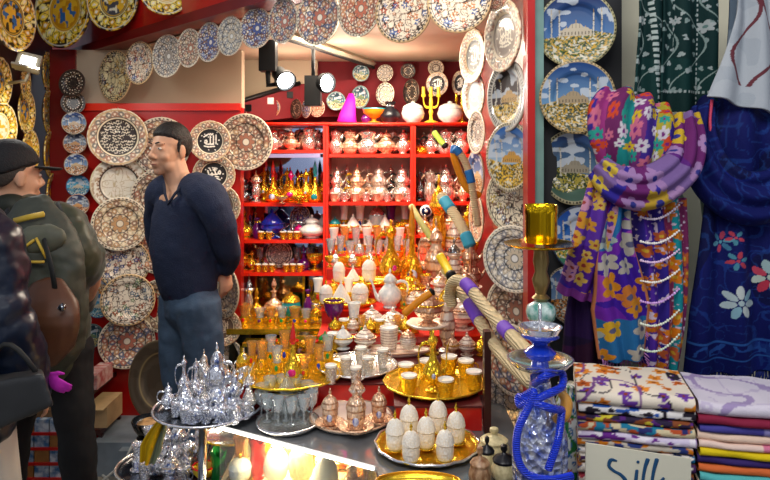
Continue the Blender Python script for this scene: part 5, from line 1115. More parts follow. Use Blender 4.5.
# multicoloured scarf
d = 1.64
sc = thing('flowered_scarf', 'multicoloured purple flowered scarf with bead garlands tied round the bust form', 'scarf')
sheet('shoulder_folds', [P(640, 113, d+.05), P(640, 128, d), P(640, 150, d-.01), P(636, 172, d)], [92*d/F, 110*d/F, 98*d/F, 74*d/F], c_top, lambda U, V: .010*np.sin(U*14+V)*(1-.3*V), bulge=.05, parent=sc, nu=130, nv=90)
sheet('neck_loop', [P(686, 118, d-.02), P(688, 140, d-.045), P(680, 168, d-.075), P(648, 188, d-.09), P(618, 184, d-.085), P(598, 168, d-.06)], [24*d/F, 34*d/F, 36*d/F, 40*d/F, 38*d/F, 24*d/F], c_band, lambda U, V: .006*np.sin(U*9+V*4), bulge=.03, parent=sc, nu=70, nv=200)
sheet('left_tail', [P(606, 176, d-.04), P(600, 215, d-.055), P(590, 260, d-.04), P(577, 296, d-.02)], [30*d/F, 40*d/F, 44*d/F, 40*d/F], c_tail_left, lambda U, V: .009*np.sin(U*8+V*2), bulge=.02, parent=sc, nu=80, nv=160)
sheet('dark_tail', [P(590, 270, d+.02), P(588, 320, d+.02), P(584, 366, d+.01)], [36*d/F, 48*d/F, 46*d/F], lambda t, s, u, v: mixc(zones(s, t, 6, ('4a0f3a', '5a1260', '2a1048'), 9), (v > .7)*.6, '120c24'), lambda U, V: .010*np.sin(U*7+V*2), bulge=.02, parent=sc, nu=60, nv=60)
sheet('middle_tail', [P(618, 206, d-.05), P(614, 250, d-.055), P(620, 300, d-.05), P(622, 358, d-.04)], [20*d/F, 38*d/F, 54*d/F, 44*d/F], c_tail_mid, lambda U, V: .010*np.sin(U*7+V*5), bulge=.02, parent=sc, nu=90, nv=200)
sheet('right_tail', [P(655, 200, d-.03), P(660, 250, d-.03), P(662, 310, d-.03), P(658, 368, d-.02)], [56*d/F, 50*d/F, 44*d/F, 38*d/F], c_tail_right, lambda U, V: .008*np.sin(U*11+V*2), bulge=.03, parent=sc, nu=100, nv=200)
def fringe(name, x0, x1, py, d, n, ln, color, parent, seed=0, slope=0, rad=.0016):
    rs = random.Random(seed); m = MB()
    for i in range(n):
        f = i/(n-1); px = x0+(x1-x0)*f; y = py+slope*f; l = ln*(.7+.5*rs.random())
        m.tube([P(px, y, d), P(px+rs.uniform(-1.5, 1.5), y+l*.5, d-.004), P(px+rs.uniform(-3, 3), y+l, d)], [rad, rad, rad*.5], 4)
    return link(name, m.mesh(name, mat('thread_'+color, color, .8)), parent)
fringe('fringe', 602, 642, 356, d-.04, 34, 14, 'c080c0', sc, 1, -6)
mf = MB(); rs = random.Random(5)
for i in range(26): 
    y = 290+i*3; xx = 646+2*math.sin(i*.8); mf.tube([P(xx, y, d-.045), P(xx+5+rs.random()*4, y+5+rs.random()*3, d-.05)], .0016, 4)
link('side_fringe', mf.mesh('side_fringe', mat('thread_c080c0')), sc)
for k, (y0, amp, col) in enumerate(((212, 10, 'f0e0f0'), (237, 9, 'f4f0e8'), (256, 9, 'e8c8e8'), (276, 9, 'f4efe2'), (296, 10, 'd8a8e8'), (318, 11, 'e8f0d8'), (343, 12, 'd8e8d0'), (196, 9, 'c080d0'))):
    m = MB()
    n = 17
    for i in range(n+1):
        f = i/n; px = 641+f*38; py = y0+amp*math.sin(f*PI)*.4-(f**2)*amp*1.2+amp*.5
        c = P(px, py, d-.068-.01*math.sin(f*PI)); r = .0028 if i % 3 else .0036; m.ell(c, (r, r, r), 8, 5)
        if i < n:
            pass
    m.tube([P(641+f_*38, y0+amp*math.sin(f_*PI)*.4-(f_**2)*amp*1.2+amp*.5, d-.068-.01*math.sin(f_*PI)) for f_ in [i/12 for i in range(13)]], .001, 4)
    link('bead_garland', m.mesh('bead_garland', mat('bead_'+col, col, .3, coat=.5)), sc)
# navy scarf
d = 1.70
nv_ = thing('navy_scarf', 'navy blue embroidered scarf with white and red flowers tied round the second bust form', 'scarf')
def c_navy(t, s, u, v):
    c = zones(s, t, 9, ('0a1250', '10207a', '0c1868'), 21)
    w = np.abs(vnoise(s, t, 24, 31)-.5); c = mixc(c, (w < .022)*.6, '2148a0'); w = np.abs(vnoise(s, t, 48, 35)-.5); return mixc(c, (w < .03)*.3, '2f62b8')
def emb(c, t, s, ft, fs_, R, cols, n):
    for i in range(n):
        a = 2*PI*i/n+.3; cx, cy = ft+R*.6*math.cos(a), fs_+R*.6*math.sin(a)
        du, dv = (t-cx)*math.cos(a)+(s-cy)*math.sin(a), -(t-cx)*math.sin(a)+(s-cy)*math.cos(a)
        c = mixc(c, (np.hypot(du/(R*.38), dv/(R*.2)) < 1)*1., cols[i % len(cols)])
    return mixc(c, (np.hypot(t-ft, s-fs_) < R*.16)*1., cols[0])
def c_navy_tail(t, s, u, v):
    c = c_navy(t, s, u, v); k = d/F
    for (px, py, R, cols, n) in ((733, 296, 16, ('cfe6e8', '9fd0e0', 'e8f4f0'), 7), (762, 272, 17, ('d8e8d8', 'd8405a', 'b8d8d8', 'e0506a'), 8), (718, 242, 10, ('6ab0c8', 'c84a6a', '4a8ab0'), 6), (730, 258, 9, ('d04a60', '58a0b8'), 6), (728, 238, 7, ('e05068', '58a0b8'), 5)):
        c = emb(c, t, s, -(px-737)*k*navy_sg, (py-200)*k, R*k, cols, n)
    c = mixc(c, ((v > .80) & (v < .815))*1., '2f66b8'); c = mixc(c, ((v > .90) & (v < .91))*1., '2f66b8')
    return mixc(c, ((v > .82) & (v < .89) & (np.abs(vnoise(s, t, 45, 51)-.5) < .08))*1., '2a5ab0')
navy_sg = 1
sheet('shoulder_folds', [P(740, 106, d+.04), P(740, 130, d), P(738, 165, d-.0), P(736, 200, d)], [86*d/F, 104*d/F, 96*d/F, 70*d/F], c_navy, lambda U, V: .012*np.sin(U*8+V), bulge=.06, parent=nv_, nu=90, nv=90)
sheet('neck_loop', [P(700, 112, d-.02), P(698, 140, d-.05), P(712, 176, d-.08), P(745, 198, d-.1), P(780, 190, d-.09), P(800, 160, d-.06)], [20*d/F, 34*d/F, 44*d/F, 50*d/F, 46*d/F, 30*d/F], c_navy, lambda U, V: .008*np.sin(U*8+V*4), bulge=.035, parent=nv_, nu=60, nv=120)
sheet('hanging_tail', [P(737, 200, d-.03), P(737, 250, d-.05), P(736, 310, d-.05), P(735, 368, d-.03)], [66*d/F, 78*d/F, 92*d/F, 100*d/F], c_navy_tail, lambda U, V: .013*np.sin(U*8+V*1.5), bulge=.03, parent=nv_, nu=150, nv=220)
m = MB(); m.tube(spline([P(712, 100, d-.055), P(710, 125, d-.07), P(716, 150, d-.085), P(724, 160, d-.09)], 5), .004, 6); link('pink_braid', m.mesh('pink_braid', mat('pink_braid', 'c83a5a', .6)), nv_)
fringe('fringe', 687, 783, 366, d-.04, 74, 18, '0f1f6a', nv_, 2, rad=.0022)
fringe('side_fringe', 683, 700, 160, d-.05, 12, 22, '0f2038', nv_, 3)
# hanging scarves above, on a rod
rod = thing('hanging_rod', 'metal rod above the picture from which two scarves hang', 'rod')
ZR = Z(-24, 1.72)
link('rod', MB().tube([(X(620, 1.72), 1.72, ZR), (X(840, 1.72), 1.72, ZR)], .008, 8).mesh('rod', MATS['plain_silver']), rod)
for xx in (628, 820): link('bracket', MB().tube([(X(xx, 1.72), 1.72, ZR), (X(xx, 1.72), 1.9, ZR+.02), (X(xx, 1.72), 2.005, ZR+.02)], .006, 6).mesh('bracket', MATS['plain_silver']), rod)
def c_green(t, s, u, v):
    return _cg(t, s, u, v)*.75
def _cg(t, s, u, v):
    c = zones(s, t, 5, ('0d3a3a', '0f4442'), 41)
    vine = np.abs(t*14-.6*np.sin(s*26)-np.round(t*14-.6*np.sin(s*26))); c = mixc(c, ((vine < .028) & (v < .86))*1., 'a9c2bc')
    c = flowers(c, s, t, .028, ('c8d8d6', 'a8c0bc'), .0062, 6, 3, .9*1., None, .45)
    c = flowers(c, s, t, .085, ('d4dedd',), .015, 13, 6, .6, '7aa09a')
    c = mixc(c, (v > .86)*1., '0c3836'); c = mixc(c, ((v > .845) & (v < .865) & (np.sin(t*700) > 0))*1., 'c8d8d4')
    return mixc(c, ((u < -.32) & (u > -.38) & (np.sin(s*500) > 0))*1., 'd0dcda')
gs = thing('green_scarf', 'dark green scarf with pale vine embroidery hanging from the rod', 'scarf')
sheet('main_fall', [P(690, -26, 1.70), P(690, 20, 1.69), P(688, 70, 1.69), P(687, 112, 1.69)], [52*1.7/F, 52*1.7/F, 54*1.7/F, 54*1.7/F], c_green, lambda U, V: .012*np.sin(U*6+V), parent=gs, nu=120, nv=220)
sheet('side_fall', [P(657, -26, 1.71), P(657, 20, 1.70), P(654, 70, 1.70), P(652, 112, 1.70)], [34*1.7/F, 34*1.7/F, 36*1.7/F, 38*1.7/F], lambda t, s, u, v: mixc(c_green(t, s, u, v*.8), (np.abs(u-.55+v*.9) < .12)*1.*(np.sin(s*420) > -.2), 'c4d4d0'), lambda U, V: .012*np.sin(U*5+V+1), parent=gs, nu=90, nv=200)
def c_white(t, s, u, v):
    c = base('ccd3da', len(t)); c = mixc(c, (vnoise(s, t, 20, 61) > .6)*.4, 'aeb9c4')
    for a, b in ((-.2, 0), (.5, 2.2)):
        m = (np.abs(u-a-.35*np.sin(v*9+b)) < .05) & (v > .2) & (v < .85); c = mixc(c, m*1., '7a3a44')
    return c
ws = thing('white_scarf', 'whitish crinkled scarf with brown wavy lines hanging at the picture edge', 'scarf')
sheet('main_fall', [P(762, -26, 1.68), P(762, 20, 1.66), P(758, 70, 1.64), P(752, 108, 1.62)], [48*1.66/F, 56*1.66/F, 72*1.66/F, 88*1.66/F], c_white, lambda U, V: .012*np.sin(U*7+V*3), parent=ws, nu=100, nv=140)
sheet('inner_fall', [P(742, -26, 1.72), P(741, 30, 1.71), P(736, 96, 1.71)], [20*1.7/F, 22*1.7/F, 24*1.7/F], lambda t, s, u, v: mixc(base('8fa0b0', len(t)), (vnoise(s, t, 14, 7) > .55)*1., '6f8296'), lambda U, V: .008*np.sin(U*5), parent=ws, nu=30, nv=60)

# ---------------------------------------------------------------- folded scarves
def fold_mesh(w, dp, h, seed, colf):
    """folded cloth: rounded front edge, slightly wavy"""
    mb = MB(); rs = random.Random(seed); nx, prof = 60, []
    for k in range(13):
        a = -PI/2+PI*k/12; prof.append((-dp/2+h*.5-h*.5*math.cos(a), h/2+h/2*math.sin(a)))
    top = [(-dp/2+h*.5+(dp-h*.5)*q/26, h) for q in range(1, 27)]
    prof = [(dp/2, 0)]+prof+top
    n = len(prof); ph = rs.random()*6
    vs = []; tx = []; sx = []
    L = 0
    for j, (y, z) in enumerate(prof):
        if j: L += math.hypot(y-prof[j-1][0], z-prof[j-1][1])
        for i in range(nx+1):
            x = -w/2+w*i/nx; wz = .0012*math.sin(x*40+ph)+.0008*math.sin(x*95+ph*2+y*30)
            vs.append((x, y+.0015*math.sin(x*50+ph), z+wz*(1 if z > h*.3 else .3))); tx.append(x); sx.append(L)
    fs = [(j*(nx+1)+i, j*(nx+1)+i+1, (j+1)*(nx+1)+i+1, (j+1)*(nx+1)+i) for j in range(n-1) for i in range(nx)]
    for side in (0, nx):
        idx = [j*(nx+1)+side for j in range(n)]; fs.append(tuple(idx) if side else tuple(idx[::-1]))
    mb.add(vs, fs); mb.c = colf(np.array(tx), np.array(sx))
    return mb.mesh('folded_scarf', m_cloth)
def zc_(cols, s, seed): return lambda t, y: zones(t*1.0+seed, y*1.6, s*2.0, cols, seed)
def pl_(col, c2=None): return lambda t, y: mixc(base(col, len(t)), (np.sin(t*14+y) > .4)*(1. if c2 else 0), c2 or col)
def topA(t, y):
    c = base('e8dcc8', len(t))
    c = flowers(c, t, y, .04, ('d8781c', 'c85f1a', 'e08a2a', '6a3a9a'), .017, 4, 5, .85, '8a3a1a')
    w = np.abs(vnoise(t, y, 18, 3)-.5); c = mixc(c, (w < .03)*1., '2a2430'); w = np.abs(vnoise(t, y, 9, 8)-.5); return mixc(c, (w < .025)*1., '7a4a8a')
def topB(t, y):
    c = base('d8d0dc', len(t)); w = np.abs(vnoise(t, y*1.2, 11, 13)-.5); c = mixc(c, (w < .05)*.9, '9a86b4'); w = np.abs(vnoise(t, y*1.2, 26, 17)-.5); return mixc(c, (w < .04)*.6, 'b8a8c8')
def stack(px, wpx_, d0, yt, items, grp):
    z = .901; hs = [h for _, h, _, _ in items]; w = wpx_*d0/F; dp = .19
    for i, (cf, h, lab, dw) in enumerate(items):
        o = link('folded_scarf', fold_mesh(w*(1+dw), dp, h, i+int(px), cf), None, (X(px, d0)+.02+.002*math.sin(i*2.3), d0+dp/2+.003*math.sin(i*1.7), z), (0, 0, -.235+.01*math.sin(i*3.1))); tag(o, lab, 'scarf', grp); z += h+.0007
    return z
d0 = 1.37; k = d0/F
zt_ = Z(406, d0)
LA = [(zc_(('8a4a7a', 'f0e0d0', '2a5a9a'), 30, 1), .024, 'pink and cream patterned folded scarf at the bottom of the flowered stack', 0), (zc_(('efe6da', 'b03a4a', '2a3a6a'), 34, 2), .022, 'white red-flecked folded scarf, second from the bottom of the flowered stack', 0),
      (zc_(('2a3a6a', 'efe6da', '9a5a2a'), 34, 3), .02, 'navy and white folded scarf behind the sign card', 0), (zc_(('e8e0d4', '4a2a5a', 'b8862a'), 40, 4), .016, 'cream and plum folded scarf just above the sign edge', .0), (zc_(('1f6a98', '2a2f5a', 'e8e0d8'), 40, 5), .015, 'teal blue folded scarf with white specks', .01),
      (zc_(('d07a1c', '2a3a7a', 'c8c0b0'), 36, 6), .014, 'orange brown folded scarf between teal and lilac ones', .0), (zc_(('d8cce4', '6a2a8a', 'f0e8f0'), 36, 7), .017, 'lilac and purple folded scarf in the middle of the flowered stack', .02), (zc_(('1f7a9a', 'b8502a', '2a2f6a', 'd8c8a0'), 30, 8), .017, 'turquoise folded scarf with rust patches', .01),
      (zc_(('2f2440', 'd8c83a', '5a2a7a', '8a4a2a'), 30, 9), .014, 'dark folded scarf with yellow patch', .0), (zc_(('e8e4e0', '2a5ab0', '26202c'), 34, 10), .018, 'white and royal blue folded scarf right under the top one', .01), (topA, .028, 'cream scarf with orange flowers lying on top of its stack', .02)]
s_ = (zt_-.901+.016)/sum(h for _, h, _, _ in LA); LA = [(c, h*s_, l, w) for c, h, l, w in LA]
zA = stack(637, 110, d0, 0, LA, None)
zt2 = Z(413, d0-.03)
LB = [(pl_('d8b8a8'), .02, 'pale beige folded scarf at the bottom of the plain stack', 0), (pl_('c89ab0'), .018, 'dusty pink folded scarf near the bottom of the plain stack', 0), (pl_('e8c0a8'), .018, 'peach folded scarf low in the plain stack', 0), (pl_('5ab8b8'), .018, 'turquoise folded scarf in the plain stack', 0), (pl_('e0703a'), .017, 'orange folded scarf over the turquoise one', 0),
      (pl_('3a2a6a'), .015, 'deep violet folded scarf under the yellow one', 0), (pl_('e8cc1c'), .016, 'bright yellow folded scarf in the plain stack', 0), (pl_('eccfc0', 'd87a98'), .013, 'cream and pink folded scarf over the yellow one', 0), (pl_('f0d0b8'), .016, 'light peach folded scarf in the upper plain stack', 0), (pl_('4a4698', '8a84b8'), .016, 'periwinkle blue folded scarf near the top of the plain stack', 0),
      (pl_('8a2440'), .017, 'maroon folded scarf right under the paisley one', 0), (topB, .026, 'pale lilac paisley scarf on top of the plain stack', .01)]
s_ = (zt2-.901+.012)/sum(h for _, h, _, _ in LB); LB = [(c, h*s_, l, w) for c, h, l, w in LB]
zB = stack(757, 104, d0-.052, 0, LB, None)
# sign card
sg = thing('sign_card', 'cream card with blue handwritten lettering in front of the flowered scarf stack', 'sign', (0, 0, 0))
dd = 1.325; sp = [P(586, 443, dd), P(691, 459, dd), P(691, 520, dd), P(585, 520, dd)]
mbs = MB(); mbs.add(sp+[v+Vector((0, .004, 0)) for v in sp], [(0, 3, 2, 1), (4, 5, 6, 7), (0, 1, 5, 4), (1, 2, 6, 5), (2, 3, 7, 6), (3, 0, 4, 7)])
link('card', mbs.mesh('card', mat('cream_card', 'e4e0c8', .6), False), sg)
def stroke(pts, ws):
    m = MB(); p = spline([P(a, b, dd-.001) for a, b in pts], 6); n = len(p); wv = np.interp(np.linspace(0, 1, n), np.linspace(0, 1, len(ws)), ws)
    m.tube(p, [max(w_, .3)*dd/F for w_ in wv], 8, flat=(.12, 1), side=(0, 1, 0)); return m
S_ = [([(617, 461), (611, 460), (609, 466), (614, 471), (621, 475), (626, 482), (624, 492), (614, 497), (604, 494), (600, 486)], [.8, 2, 1.6, 1.4, 1.8, 2.2, 2, 1.4, .8]), ([(637, 470), (636, 480), (636, 491), (640, 495)], [1.6, 1.8, 1.5, .6]), ([(648, 459), (645, 468), (643, 482), (645, 494), (649, 495)], [2.2, 1.8, 1.5, 1.3, .5]),
      ([(657, 459), (654, 470), (652, 483), (652, 497)], [2.2, 1.8, 1.5, 1.3]), ([(664, 478), (658, 484), (654, 486), (660, 491), (668, 498)], [1.5, 1.2, 1, 1.5, 1])]
for pts, ws_ in S_: link('letter', stroke(pts, ws_).mesh('letter', mat('teal_ink', '1d4f78', .5)), sg)
link('letter', MB().ell(P(638, 462, dd-.001), (1.6*dd/F, .0006, 1.6*dd/F), 8, 5).mesh('letter', mat('teal_ink')), sg)
# ---------------------------------------------------------------- water pipes
m_hblue = mat('blue_enamel', '1436b4', .18, coat=.8); m_hose = mat('blue_hose', '1238d8', .3, coat=.4, bump=.6, bscale=90, btype='wave')
m_beige = mat('beige_hose', 'd6c196', .7, noise=.12, nscale=30, bump=.5, bscale=45, btype='wave'); m_purple = mat('purple_band', '6a3ab8', .7)
def lat(parent, name, prof, mt, n=32, c=(0, 0, 0), wob=None, sx=1): return link(name, MB().lathe(prof, n, c, sx, sx, wob).mesh(name, mt, True, 50), parent)
d = 1.335; k = d/F; zb = .901
h = thing('water_pipe', 'blue and silver water pipe with cut glass vase and coiled blue hose', 'water pipe', (X(540, d), d, zb))
zz = lambda py: Z(py, d)-zb
m_cut = mat('cut_glass', 'f4f8fc', .08, .6, c2='3f62cc', nscale=42, coat=.6, bump=.8, bscale=70, btype='cells')
lat(h, 'vase', [(0, 0), (22*k, 0), (25*k, .01), (27*k, zz(462)), (27*k, zz(440)), (22*k, zz(418)), (15*k, zz(400)), (11*k, zz(388)), (10*k, zz(380)), (0, zz(380))], m_cut, 36, wob=lambda a, z: .035*math.cos(a*12))
lat(h, 'stem', [(0, zz(382)), (9*k, zz(382)), (10*k, zz(376)), (7*k, zz(372)), (9*k, zz(366)), (8*k, zz(360)), (14*k, zz(357)), (16*k, zz(352)), (12*k, zz(348)), (7*k, zz(345)), (10*k, zz(341)), (19*k, zz(336)), (0, zz(336))], m_hblue)
lat(h, 'ash_plate', [(0, zz(368)), (10*k, zz(368)), (26*k, zz(366)), (32*k, zz(360)), (33*k, zz(358)), (31*k, zz(358)), (25*k, zz(363)), (8*k, zz(365)), (0, zz(365))], MATS['plain_silver'], 40)
lat(h, 'charcoal_bowl', [(0, zz(340)), (8*k, zz(342)), (17*k, zz(336)), (19*k, zz(331)), (22*k, zz(326)), (20*k, zz(326)), (16*k, zz(331)), (5*k, zz(334)), (0, zz(334))], MATS['plain_silver'], 36)
link('needle', MB().tube([(0, 0, zz(334)), (0, 0, zz(304))], .0035, 6).mesh('needle', MATS['plain_silver']), h)
r_ = lambda px, py, dd: P(px, py, dd)-Vector((X(540, d), d, zb))
hp = spline([r_(534, 384, d-.03), r_(545, 376, d-.06), r_(561, 372, d-.02), r_(562, 386, d-.05), r_(548, 394, d-.075), r_(530, 402, d-.07), r_(520, 405, d-.05), r_(519, 397, d-.04), r_(532, 402, d-.07), r_(550, 408, d-.08), r_(562, 410, d-.05)], 6)
link('hose', MB().tube(hp, .0076, 10).mesh('hose', m_hose), h)
hp = spline([r_(521, 398, d-.045), r_(534, 392, d-.07), r_(528, 408, d-.075), r_(518, 430, d-.09), r_(517, 455, d-.1), r_(527, 474, d-.11), r_(550, 480, d-.115), r_(572, 476, d-.1)], 6)
link('hose', MB().tube(hp, .0076, 10).mesh('hose', m_hose), h)
hp = spline([r_(562, 410, d-.05), r_(558, 440, d-.085), r_(548, 470, d-.1)], 6)
link('hose', MB().tube(hp, .0074, 10).mesh('hose', m_hose), h)
link('mouthpiece', MB().tube(spline([r_(556, 388, d-.03), r_(566, 400, d-.035), r_(564, 414, d-.04), r_(555, 421, d-.045)], 5), [.006, .007, .008, .009, .010, .011, .012, .012, .012, .013, .013, .013, .012, .011, .010, .009][:16], 10).mesh('mouthpiece', mat('amber_resin', 'd8983a', .35, coat=.4)), h)
# tall brass pipe on the patterned ceramic vase
d = 1.56; k = d/F; zb = CT
x0 = X(541, d)
t = thing('tall_water_pipe', 'tall brass water pipe topped with a shiny brass cylinder and painted ball', 'water pipe', (x0, d, CT+.001)); zz = lambda py: Z(py, d)-zb
m_cer = mat('painted_ceramic', 'e8ece0', .15, coat=.7, c2='1f7a5a', nscale=26)
lat(t, 'ash_plate', [(0, zz(248)), (8*k, zz(249)), (30*k, zz(247)), (36*k, zz(245)), (37*k, zz(243.5)), (30*k, zz(244.5)), (0, zz(246))], MATS['brass'], 40)
lat(t, 'wind_cover', [(15.5*k, zz(243)), (16*k, zz(241)), (16*k, zz(215)), (16.6*k, zz(213)), (16.6*k, zz(206)), (16*k, zz(205)), (15*k, zz(206)), (15*k, zz(243))], MATS['brass'], 40)
lat(t, 'upper_stem', [(0, zz(303)), (5*k, zz(302)), (9*k, zz(298)), (5*k, zz(294)), (7*k, zz(288)), (9*k, zz(280)), (6*k, zz(272)), (8*k, zz(262)), (7*k, zz(252)), (10*k, zz(248)), (0, zz(248))], mat('dull_brass', '8f7a4a', .35, .8), 24)
lat(t, 'painted_ball', [(0, zz(326)), (8*k, zz(325)), (13.5*k, zz(319)), (15*k, zz(312)), (13.5*k, zz(306)), (7*k, zz(302)), (0, zz(301))], mat('ball_ceramic', 'dfeee8', .15, coat=.7, c2='148a7a', nscale=40), 30)
lat(t, 'lower_stem', [(0, 0), (10*k, 0), (10*k, .01), (8*k, zz(460)), (7*k, zz(395)), (6*k, zz(360)), (9*k, zz(345)), (6*k, zz(330)), (0, zz(325))], mat('dull_brass'), 24)
d = 1.52; k = d/F; x0 = X(568, d)-.0
t = thing('ceramic_vase', 'white ceramic globe vase painted with green and blue leaves', 'vase', (x0, d, CT+.001)); zz = lambda py: Z(py, d)-CT
def c_vase():
    mb = MB().lathe([(0, 0), (12*k, 0), (18*k, .01), (24*k, zz(462)), (25*k, zz(440)), (22*k, zz(418)), (12*k, zz(400)), (8*k, zz(390)), (10*k, zz(384)), (0, zz(384))], 96)
    pr = []
    # densify vertically for painting
    prf = [(12*k, 0), (18*k, .01), (24*k, zz(462)), (25*k, zz(440)), (22*k, zz(418)), (12*k, zz(400)), (8*k, zz(390)), (10*k, zz(384))]
    zs_ = np.linspace(0, zz(384), 70); rr = np.interp(zs_, [p[1] for p in prf], [p[0] for p in prf])
    mb = MB().lathe([(0, 0)]+list(zip(rr, zs_))+[(0, zz(384))], 110)
    v = np.array(mb.v); a = np.arctan2(v[:, 1], v[:, 0])*25*k; z = v[:, 2]
    c = base('e6ebe2', len(v)); c = flowers(c, a, z, .022, ('1f6fb0', '8a9a3a', 'c0502a'), .009, 3, 5, .9, 'f0e8c0'); w = np.abs(vnoise(a, z, 28, 5)-.5); c = mixc(c, (w < .07)*1., '1f7a3a'); mb.c = c
    return mb
link('body', c_vase().mesh('body', mat('glazed_paint', 'ffffff', .15, vcol=True, coat=.7)), t)
# ribbed hoses with coloured bands; each rests against the copper ware of the steps
def hose(label, path, rad, body, bands=(), tip=None, name='pipe_hose', rib=True, seg=8):
    t = thing(name, label, 'hose'); p = spline(path, seg); n = len(p)
    rr = [rad*.93*(1+(.12 if (i % 2) else 0)) if rib else rad for i in range(n)]
    L = [0]
    for a, b in zip(p, p[1:]): L.append(L[-1]+(b-a).length)
    link('tube', MB().tube(p, rr, 12).mesh('tube', body), t)
    for (f0, f1, mt) in bands:
        q = [pp for pp, l in zip(p, L) if f0 <= l/L[-1] <= f1]
        if len(q) > 1: link('band', MB().tube(q, rad*1.14, 12).mesh('band', mt), t)
    if tip: link('mouthpiece', MB().tube(*tip[:2], 10).mesh('mouthpiece', tip[2]), t)
    return t
yb = mat('wood_orange'); bb = mat('blue_band', '1c6fb8', .5); tb = mat('teal_band', '2f9ab8', .6)
hose('beige ribbed hose looping with two violet bands, nearer the pillar plates', [P(452, 305, 2.1), P(450, 291, 2.09), P(455, 281, 2.05), P(466, 284, 2.0), P(487, 309, 1.85), P(507, 331, 1.7), P(524, 349, 1.55), P(533, 358, 1.46)], .0175, m_beige, [(.22, .32, m_purple), (.62, .72, m_purple)], seg=22)
hose('beige ribbed hose running lower with one violet band', [P(446, 300, 2.13), P(458, 292, 2.11), P(468, 302, 2.03), P(480, 322, 1.93), P(500, 352, 1.76), P(520, 372, 1.58), P(534, 384, 1.47)], .0175, m_beige, [(.2, .34, m_purple)], seg=22)
hose('orange curved wooden mouthpiece with blue bands rising by the inner plates', [P(480, 196, 2.62), P(467, 188, 2.62), P(459, 172, 2.62), P(454, 156, 2.62), P(455, 146, 2.62)], .014, yb, [(.86, 1, bb)], name='wooden_mouthpiece', rib=False)
hose('beige hose with two blue bands beside the curved orange mouthpiece', [P(455, 148, 2.60), P(463, 158, 2.6), P(470, 176, 2.6), P(474, 200, 2.6), P(478, 226, 2.6)], .0145, m_beige, [(.0, .1, bb), (.3, .48, bb)], seg=10)
hose('pale hose with turquoise bands slanting across the narrow shelves', [P(441, 196, 2.66), P(447, 204, 2.62), P(458, 220, 2.55), P(466, 236, 2.5), P(470, 246, 2.48)], .021, m_beige, [(.1, .34, tb), (.82, 1, tb)], seg=10, tip=([P(470, 246, 2.48), P(471, 258, 2.5), P(470, 272, 2.53)], [.009, .007, .008], MATS['copper']))
hose('greenish pale hose slanting from the third middle shelf to the steps', [P(411, 206, 2.9), P(420, 221, 2.84), P(432, 241, 2.78), P(440, 262, 2.75), P(445, 290, 2.71)], .014, mat('pale_green_hose', 'c8b87a', .6, c2='8aa04a', nscale=12), seg=10)
hose('green slim mouthpiece with black collar above the narrow shelves', [P(434, 132, 3.75), P(440, 140, 3.74), P(446, 147, 3.73)], .017, mat('lime_wood', '9ac04a', .5), [(.8, 1, MATS['black_metal'])], name='wooden_mouthpiece', rib=False)
link('cord', MB().tube([P(434, 132, 3.75), P(434, 127, 3.80), P(434, 122.5, 3.875)], .002, 5).mesh('cord', MATS['black_metal']), bpy.data.objects['wooden_mouthpiece.001'])
hose('yellow mouthpiece with black end above the hose loop', [P(440, 256, 2.4), P(446, 266, 2.36), P(452, 277, 2.3)], .016, mat('yellow_wood', 'e8c81c', .4), [(.84, 1, MATS['black_metal'])], name='wooden_mouthpiece', rib=False)
hose('long orange wooden handle slanting above the copper cups', [P(404, 314, 2.2), P(418, 302, 2.2), P(433, 291, 2.2)], .0125, yb, [(.9, 1, MATS['black_metal'])], name='wooden_mouthpiece', rib=False)
# ---------------------------------------------------------------- people
m_skin = mat('skin', 'c99a7c', .5, noise=.08, nscale=30); m_hair = mat('dark_hair', '16110f', .6, bump=.6, bscale=120)
def body_part(name, mb, mt, parent, voxel=.007, smooth=4, label=None):
    me = mb.mesh(name, mt); o = link(name, me, parent, label=label)
    r = o.modifiers.new('remesh', 'REMESH'); r.mode = 'VOXEL'; r.voxel_size = voxel; r.use_smooth_shade = True
    s = o.modifiers.new('smooth', 'SMOOTH'); s.factor = .5; s.iterations = smooth
    return o
def limb(mb, pts, rad, n=14, flat=None, side=None, k=4):
    p = spline(pts, k); m = len(p); f = np.linspace(0, 1, m); g = np.linspace(0, 1, len(rad)); r = np.interp(f, g, rad)
    # rounded ends
    a = (p[0]-p[1]).normalized(); b = (p[-1]-p[-2]).normalized()
    P_ = [p[0]+a*r[0]*.8]+p+[p[-1]+b*r[-1]*.8]; R_ = [r[0]*.5]+list(r)+[r[-1]*.5]
    if flat is not None and hasattr(flat[0], '__len__'):
        fa = np.interp(f, g, [q[0] for q in flat]); fb = np.interp(f, g, [q[1] for q in flat]); fl = [(fa[0], fb[0])]+list(zip(fa, fb))+[(fa[-1], fb[-1])]
        return mb.tube(P_, R_, n, flat=fl, side=side)
    return mb.tube(P_, R_, n, flat=flat, side=side)
